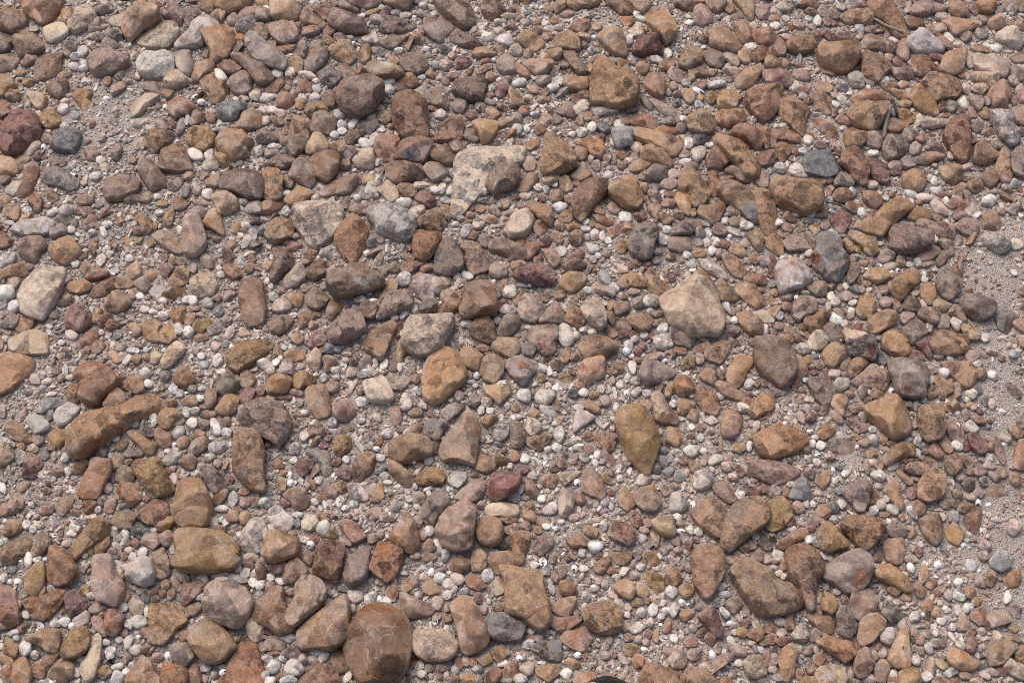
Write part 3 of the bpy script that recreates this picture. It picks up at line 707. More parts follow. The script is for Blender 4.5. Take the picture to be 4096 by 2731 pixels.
gt|A|1|1229,187 1255,146 1281,152 1290,183 1311,213 1303,244 1259,292 1216,287 1233,231|jagged upright tan stone with bright yellow edge and reddish foot
tb|A|1|2834,122 2867,109 2923,135 2967,179 2945,207 2893,205 2841,187 2839,152|large grainy tan stone with triangular outline
yb|R|2|3551,1140 3595,1119 3625,1079 3656,1066 3682,1088 3682,1119 3643,1145 3625,1175 3603,1203 3564,1171|golden brown hooked stone with white flakes in its bend
tg|R|1|3769,1449 3847,1447 3878,1453 3902,1492 3895,1536 3860,1553 3830,1523 3795,1492|broad smooth greenish tan slab with a small hole
bt|A|2|1871,1306 1930,1258 1952,1262 1982,1315 1982,1354 1956,1371 1913,1362 1878,1332|brown angular stone with pyramid-like facets
gk|R|1|2035,1436 2074,1427 2118,1444 2146,1475 2122,1501 2105,1540 2087,1547 2057,1518 2035,1488|smooth grey-pink stone with an orange smear and pinched foot
pk|R|0|301,39 335,23 362,30 388,72 370,105 331,126 301,139 274,109 283,74|pale pinkish triangular stone with rough dusty skin
yb|R|1|3638,388 3660,346 3695,348 3725,383 3751,444 3743,466 3699,457 3656,431|large olive brown boulder with wrinkled dusty flank
pg|R|2|2325,1223 2349,1197 2392,1186 2410,1223 2427,1280 2405,1323 2362,1293 2331,1249|smooth grey-cream oblong cobble with gritty skin
pk|A|2|2074,1223 2100,1175 2153,1180 2168,1206 2170,1254 2139,1286 2087,1275 2072,1245|cream lumpy stone shaped like a molar tooth
tp|P|1|2606,1584 2627,1566 2653,1584 2662,1623 2693,1645 2717,1675 2701,1699 2649,1697 2619,1680 2608,1636|pale tan curved stone like a comma
kr|A|1|2100,1336 2135,1306 2179,1295 2227,1297 2231,1349 2205,1380 2135,1376|rough pinkish stone with flattened top like a bread roll
ck|A|1|1272,766 1311,740 1364,705 1423,694 1425,731 1399,772 1342,783 1281,788|long reddish stone with stacked ledges and pointed ends
bp|R|1|1466,270 1486,240 1538,244 1586,266 1614,305 1586,318 1538,324 1486,307|brown cobble with white chalky crest beside a white pebble
kw|F|0|1638,1162 1647,1110 1682,1088 1734,1110 1725,1162 1738,1197 1699,1208 1656,1180|pale lilac-pink flat flake with thin cracks
gb|R|1|1677,2045 1717,1993 1756,1954 1791,1980 1797,2019 1764,2054 1703,2080|grey-brown stone shaped like a mitten
kt|A|2|1072,94 1133,83 1176,87 1187,118 1190,152 1155,179 1129,179 1089,144|tan knuckle-shaped boulder with split cream face
tg|R|1|1449,1375 1460,1340 1560,1340 1555,1392 1529,1444 1494,1427 1464,1405|brown-grey wedge stone with cream streaks, pointed end down
yn|A|2|2536,1976 2566,1950 2610,1937 2632,1958 2645,2011 2623,2045 2579,2041 2549,2019|olive and cream faceted stone like a crumpled ball
tg|R|2|3954,2592 3974,2562 4030,2558 4069,2588 4039,2623 4008,2653 3969,2662 3952,2653|large dark olive-brown smooth boulder on sand edge
gb|F|0|3229,1523 3272,1510 3312,1523 3346,1558 3320,1610 3290,1623 3259,1597 3238,1553|dark grey-brown flat slab sunk in gravel
nd|R|0|205,571 240,531 283,518 318,527 322,562 301,610 257,614 213,597|smooth slate grey stone with brown corner, tapered to one side
tg|A|2|1919,1484 1934,1431 1969,1416 2019,1444 2013,1492 1982,1534 1939,1518|faceted tan-grey cobble with small dark cavity
tp|P|1|2318,1471 2344,1440 2392,1425 2418,1436 2414,1479 2418,1501 2379,1518 2349,1540 2320,1514|cream stone with an eroded socket-like hollow
bt|A|1|1671,888 1703,849 1747,822 1769,844 1788,896 1760,927 1721,923 1673,914|angular brown stone with flat planes behind a honeycombed pebble
to|R|1|3730,1366 3751,1340 3865,1340 3880,1375 3873,1396 3847,1414 3804,1405 3760,1388|long smooth yellowish-tan loaf stone at the edge of sand
bk|R|1|1958,997 1974,962 2008,953 2069,979 2113,1005 2113,1031 2069,1045 2013,1018|dull brown smooth oval stone beside the orange-veined lumpy boulder
tb|R|1|3673,2087 3690,2070 3751,2050 3769,2113 3765,2157 3738,2179 3699,2148|tan-grey tapered stone with amber flank on gravel
bg|F|0|1699,83 1730,72 1804,87 1817,113 1786,144 1764,172 1730,161 1701,135|brown angular slab with bitten edge
bt|A|1|1412,1906 1416,1832 1451,1802 1503,1815 1494,1867 1477,1897 1429,1934|smooth brown chunky stone with a shoulder beside a purple fragment
pt|F|0|762,1123 806,1097 858,1101 871,1145 849,1184 784,1193 767,1162|flat buried tan slab dusted with grit, level with the sand
tg|R|1|3947,388 3969,344 4004,318 4030,335 4048,366 4026,418 4017,444 3969,436 3965,405|grey-tan cloven stone with two lobes
ty|A|2|3111,2636 3129,2597 3163,2575 3190,2592 3185,2640 3177,2693 3155,2723 3124,2714 3124,2671|pale cream-yellow jagged stone standing like a chess piece
tg|R|2|3762,261 3786,213 3834,192 3865,183 3867,209 3847,279 3808,301 3769,287|pale egg-shaped stone with slate smudge and pointed top
tb|R|1|1061,940 1076,901 1111,875 1159,883 1176,918 1163,953 1102,975|smooth brown six-sided cobble beside the heart-shaped grey slab
tb|R|2|3455,1306 3481,1271 3542,1241 3582,1249 3592,1275 3560,1306 3503,1336 3460,1323|large brown crouching-frog shaped stone with drilled dot
ck|A|1|2240,2549 2266,2527 2331,2508 2368,2553 2335,2606 2292,2597 2248,2566|rich chestnut kite-shaped stone with pale ridge
to|R|1|3525,1388 3542,1340 3612,1340 3643,1383 3643,1410 3603,1427 3555,1414|tan stone with ochre and dark edge, domed, beside the black flint
ct|A|1|2775,1575 2797,1536 2828,1549 2867,1588 2878,1632 2862,1662 2815,1645 2784,1601|rough red-brown slab-like stone with ragged top
ck|A|-1|3242,475 3268,466 3316,492 3351,514 3368,584 3333,597 3290,544 3259,510|half buried pinkish brown slab with a straight groove
bg|R|1|1092,997 1111,986 1155,997 1172,1045 1172,1071 1142,1097 1102,1129 1081,1114 1107,1058 1105,1023|brown crescent-shaped stone curling round small pebbles
tb|R|1|1616,1366 1642,1340 1764,1340 1773,1370 1738,1405 1712,1410 1664,1392|tan stone overlapping the flaring fan-cornered grey-cream boulder
yb|R|1|100,2335 113,2292 144,2257 174,2253 183,2309 174,2349 148,2383 105,2370|smooth dark ochre upright cobble like an egg
rk|R|1|257,1288 274,1241 309,1219 344,1249 366,1267 357,1301 322,1328 279,1315|dull purple-brown round cobble with blunt crest
tb|R|0|4052,1841 4069,1767 4096,1758 4126,1767 4126,1867 4096,1880 4061,1876|olive-brown upright stone standing alone on the sand
tk|R|1|2884,1736 2893,1649 2932,1636 2967,1653 2967,1688 2945,1745 2910,1754|upright tan and pink stone like a molar on bare gravel
ck|A|2|2431,2135 2457,2081 2518,2092 2540,2118 2536,2166 2514,2183 2466,2161|red-orange flat angular stone, brightest red on the gravel
yt|R|0|749,553 784,518 828,512 865,549 845,592 810,610 758,579|polished ochre cobble with pale crown
cb|A|1|3634,248 3673,220 3712,231 3769,283 3743,296 3682,309 3651,296|rust-brown craggy stone with ridges and hollows
yb|R|1|1453,1362 1503,1315 1564,1284 1586,1306 1573,1336 1547,1371 1494,1393|brown twisted shell-like flint with hollow
bk|R|1|1159,709 1176,657 1211,639 1246,666 1261,709 1259,731 1233,753 1198,731|purplish brown lumpy stone beside a rounded tan-brown cobble
tp|A|1|1309,192 1351,168 1399,161 1425,231 1399,261 1368,253 1325,222|smooth five-sided cream stone standing clear of neighbours
tb|R|1|44,2693 57,2653 100,2629 126,2675 126,2714 105,2745 48,2741|smooth tan pointed dome-shaped stone
ck|A|0|1782,2045 1830,2006 1882,2002 1908,2032 1895,2072 1830,2089|reddish rough stone beside the half-moon slab with granular skin
rd|A|1|259,2388 270,2362 301,2353 331,2383 366,2414 331,2444 274,2464 261,2418|deep crimson three-sided stone
kt|A|1|597,2222 653,2187 679,2244 679,2292 653,2314 618,2305|pinkish upright wedge stone beside the white-pink chalky boulder
tk|R|2|2745,475 2780,462 2806,436 2845,462 2862,501 2845,527 2806,531 2771,518 2754,514|pale pinkish tan cobble with a small spout-like corner
kt|R|1|3166,1262 3185,1193 3216,1180 3264,1193 3268,1236 3246,1262 3207,1267 3198,1288|purplish tan stone with speckled shoulder and pointed foot
tb|R|1|2039,2126 2074,2118 2118,2131 2113,2179 2092,2222 2087,2257 2070,2257 2061,2209 2039,2179|long tan stone shaped like a chicken leg
tg|R|1|2714,257 2732,205 2754,183 2806,192 2810,244 2788,270 2754,287 2723,274|tall grey-tan cobble with rounded shoulders and shaded hollow
yp|A|1|3394,927 3420,918 3490,940 3512,988 3512,1014 3481,1027 3451,1010 3442,984 3412,962|cream-olive stone with wavy scooped side beside a red pitted block
kt|R|1|3660,909 3677,883 3747,888 3812,901 3819,927 3808,953 3751,944 3690,923|long cream-olive stone with flat ridge behind the purplish slab
gk|A|1|908,331 923,301 971,281 1006,318 1006,362 976,383 936,375|dull pinkish lump with knobbly corners
tb|F|0|2939,1158 2980,1134 3019,1136 3054,1193 3058,1214 3024,1234 2984,1206 2945,1175|flat grey-tan slab with two tiny holes next to a greenish stone
rd|R|1|2534,192 2562,152 2619,144 2649,183 2651,213 2606,220 2571,224 2536,213|dark maroon smooth stone with an orange lower edge
tk|R|0|581,553 610,525 684,525 693,553 649,601 614,618 592,592|pinkish tan shield-shaped stone
cb|P|2|2913,536 2954,497 2993,501 3032,527 3052,571 3028,592 2984,566 2937,549|rough sandy brown stone with pitted skin and rounded ends
gb|P|1|3342,2466 3359,2431 3390,2427 3403,2466 3429,2501 3420,2527 3390,2551 3351,2527|rough grey-brown sandy stone beside the red craggy one, egg sized
to|R|2|3786,2619 3808,2592 3852,2601 3891,2632 3910,2662 3878,2680 3821,2671 3791,2645|oval cobble with orange hollow patch on its crown
tp|A|2|3534,2174 3551,2157 3612,2153 3616,2218 3608,2248 3582,2255 3547,2240 3534,2205|cream stone with flower-like chips and grey eye
gb|R|1|3525,605 3542,558 3573,547 3634,579 3612,618 3573,645 3542,640|brown-grey cobble with dark smudge and rounded top
bg|A|0|1518,113 1547,70 1660,89 1660,113 1634,128 1577,139 1525,128|long flat-topped brown bar stone with a pointed corner
tb|A|1|3355,70 3407,30 3447,35 3481,39 3492,78 3481,100 3434,96 3386,94|broad brown stone with ragged top next to the twig-bearing boulder
kc|R|1|70,997 87,962 161,953 187,979 157,1014 139,1045 87,1027|smooth pink-grey stone with orange blush and rounded base
gb|R|1|801,1897 823,1867 849,1863 910,1937 889,1967 854,1971 823,1937|dark brown block-like cobble beside the thumb-shaped boulder
bg|R|1|1246,510 1259,462 1294,449 1335,470 1342,501 1325,540 1277,540 1248,531|rounded grey-brown cobble with soft facets crowding a tan block
tp|A|1|1967,1392 1974,1366 2008,1349 2069,1349 2078,1401 2048,1438 2008,1418|pale cream-tan angular stone beside the cobble with dark cavity
kb|R|0|1823,1984 1878,1928 1917,1915 1943,1932 1934,1976 1899,2006 1843,2002|dull pinkish brown slab between gravel and purplish red stone
to|R|1|2993,1636 3024,1592 3054,1571 3093,1579 3093,1632 3045,1662 3019,1675 2998,1662|smooth tawny plum-shaped stone on pebbly ground
pt|R|1|1941,2032 1965,2011 2017,2006 2069,2019 2069,2063 2008,2072 1952,2063|cream smooth stone below the purplish red one with white sheen
tk|R|0|3765,91 3791,78 3856,83 3917,83 3926,105 3895,109 3856,139 3817,150 3786,118|pinkish dusty slab with curved ends behind the egg-shaped smudged stone
ck|P|-1|3847,2057 3865,2031 3917,2031 3921,2092 3913,2148 3873,2131 3852,2105|flat pinkish red slab half buried in sand
dn|P|0|871,431 915,409 980,405 984,436 958,470 923,486 875,475|blackish grey rough stone with burnt-looking surface
rp|A|2|3063,279 3111,274 3159,279 3174,314 3168,344 3116,344 3063,331|red stone with white veins and a scooped face
rk|A|2|2795,2462 2845,2418 2867,2444 2893,2518 2893,2545 2867,2547 2823,2501|reddish brown spindle-shaped stone pointed at both ends
tb|R|1|3891,632 3900,588 3939,564 3991,605 3987,636 3934,662 3895,653|brown tilted shield of stone beside the lumpy chalky grey one
gy|R|0|196,2693 235,2645 270,2632 301,2671 296,2706 257,2730 213,2719|grey mottled stone with a bright yellow chip
bg|R|1|1601,244 1629,216 1677,213 1708,253 1703,283 1664,303 1621,283|rounded brown cobble with dark lower face standing by itself
tb|R|1|1547,1841 1573,1830 1608,1858 1651,1902 1653,1932 1629,1952 1582,1915 1555,1880|long smooth brown bean-shaped stone pointing beneath the brown loaf
pt|A|1|174,107 218,89 253,85 277,131 248,159 205,175 183,166 168,118|blocky cream stone with flat top and dark corner
yb|R|1|1664,1919 1677,1893 1730,1867 1764,1876 1782,1902 1769,1937 1703,1945 1669,1937|smooth olive brown bar stone, low and rounded, near white shell
pk|P|0|3377,1310 3403,1315 3464,1336 3486,1371 3429,1406 3386,1389|pale pinkish pitted stone partly under the frog-shaped one
bg|P|2|3412,2658 3429,2614 3460,2586 3486,2619 3497,2653 3468,2697 3438,2710 3416,2684|dark speckled brown stone like a rough pear
tb|R|1|3603,731 3621,692 3660,674 3699,692 3697,740 3673,766 3625,764|round grey-brown cobble with smooth matt skin beside gravel
ny|P|1|2120,2588 2170,2566 2240,2566 2240,2597 2248,2619 2235,2643 2196,2636 2144,2610|olive-grey pitted flat flint shaped like a fish
ck|R|0|673,418 693,392 732,385 777,431 758,462 719,466 706,483 679,462|reddish tan cobble with two shallow dents
gb|R|1|3601,1323 3634,1293 3673,1273 3704,1315 3699,1345 3651,1380 3621,1354|broad brown stone with creased top beside reddish pebbles
pt|A|2|2974,2645 2998,2623 3041,2616 3063,2649 3067,2693 3028,2710 2989,2701|pale tan molar-like block with scooped top
ct|R|1|466,1958 483,1934 531,1932 568,1958 562,1998 523,2026 497,2011|grey and rust two-toned rounded stone
tb|A|1|2791,853 2802,827 2845,822 2902,798 2904,818 2876,883 2849,901 2810,875|tan stone with two horn-like corners
gn|A|0|1266,292 1320,248 1370,301 1359,331 1325,355 1294,340|diamond-shaped grey-brown stone with rough skin
tb|R|1|2205,192 2231,148 2274,126 2309,148 2322,192 2296,209 2240,205|big olive-brown stone with blackened side
tg|A|1|2817,1410 2854,1379 2884,1357 2923,1366 2919,1405 2880,1453 2841,1444 2823,1431|grey and tan stone with orange stripe and crumbly base
gt|A|1|2675,1310 2706,1293 2741,1301 2754,1332 2780,1354 2762,1389 2710,1380 2680,1345|grey and tan stone wedged beneath the biggest cream boulder
bt|R|1|1531,0 1547,-22 1651,-22 1651,13 1629,44 1590,41 1547,26|smooth tan-brown cobble beside a red pebble and blue-grey pebble
tp|P|1|3285,1418 3307,1383 3338,1375 3381,1392 3386,1423 3355,1449 3333,1473 3303,1457|rounded cream-tan cobble with flaked scars beside a black flint
yp|A|1|1932,1545 1974,1536 2026,1518 2043,1566 2008,1610 1995,1621 1974,1597 1943,1575|cream-yellow angular stone with a white shell on top
gk|A|2|677,2597 693,2573 754,2571 767,2601 780,2623 740,2666 706,2649|grey-mauve stone with glassy broken facets
wn|A|1|218,1671 235,1627 274,1601 318,1627 305,1662 274,1693 235,1706|larger white angular block next to the long club-shaped boulder
wg|P|1|3926,953 3956,929 4008,940 4048,970 4035,1001 3995,1014 3952,988|whitish grey rough boulder on bare sand
bk|A|2|1129,2305 1155,2240 1185,2227 1216,2253 1227,2288 1172,2329 1137,2322|plum and brown pointed stone beside the dark log-shaped block
ck|R|0|70,779 87,748 105,700 100,666 152,666 152,709 135,757 126,788 87,792|curved brown finger-like stone with pale pink foot
gp|R|0|699,209 732,183 762,205 754,235 780,270 758,314 714,283 701,244|curved grey-cream stone hugging the whitish limestone block
to|R|1|2862,470 2884,449 2954,438 2982,466 2976,492 2915,514 2876,501|smooth orange-tan loaf stone beside the shield-shaped reddish cobble
tk|R|0|945,501 976,453 1024,444 1045,470 1045,514 1002,527 950,523|tan smooth cobble with pink tint next to the burnt-looking stone
yb|A|1|2867,401 2889,353 2932,357 2971,383 2950,405 2945,436 2876,438|yellow-brown broken stone with notch beside the orange-tan loaf
gk|R|1|4043,632 4065,588 4100,588 4109,706 4048,697|grey and reddish tall stone beside a slim tan one
tk|R|1|2950,1254 2989,1241 3028,1267 3050,1301 3041,1336 2998,1336 2958,1293|brown squat boulder with reddish face beside a pale striped one
tc|R|1|3407,392 3464,359 3525,370 3571,388 3560,405 3486,409 3447,420 3412,418|long ochre loaf-shaped stone lying behind a shield-shaped slab
ck|P|1|2577,331 2597,290 2640,292 2662,335 2649,396 2610,383 2582,348|brown glossy flint with a dimple and one white grain
kc|R|1|3638,39 3673,7 3704,4 3782,22 3769,44 3725,57 3682,68 3643,65|long pale pinkish stone with rust-orange blunt end
tg|R|0|1157,531 1176,479 1207,470 1246,492 1240,544 1229,566 1159,547|squarish tan block with worn top beside rounded grey-brown cobble
rb|R|1|3473,645 3499,629 3534,645 3555,688 3551,732 3525,736 3486,714|dark reddish brown smooth stone beside the crater-holed nodule
ck|A|1|1133,1980 1159,1954 1216,1952 1235,1998 1224,2032 1185,2041 1159,2011|rust-orange bracket-shaped stone beside dark plum fragments
tp|R|1|847,796 871,772 910,770 950,801 950,831 928,849 880,855 867,822|yellowish cream stone with a straight notched edge
yb|R|1|1070,1545 1081,1510 1124,1492 1166,1514 1159,1549 1137,1575 1076,1577|smooth amber-brown pentagon-shaped pebble among gravel
"""
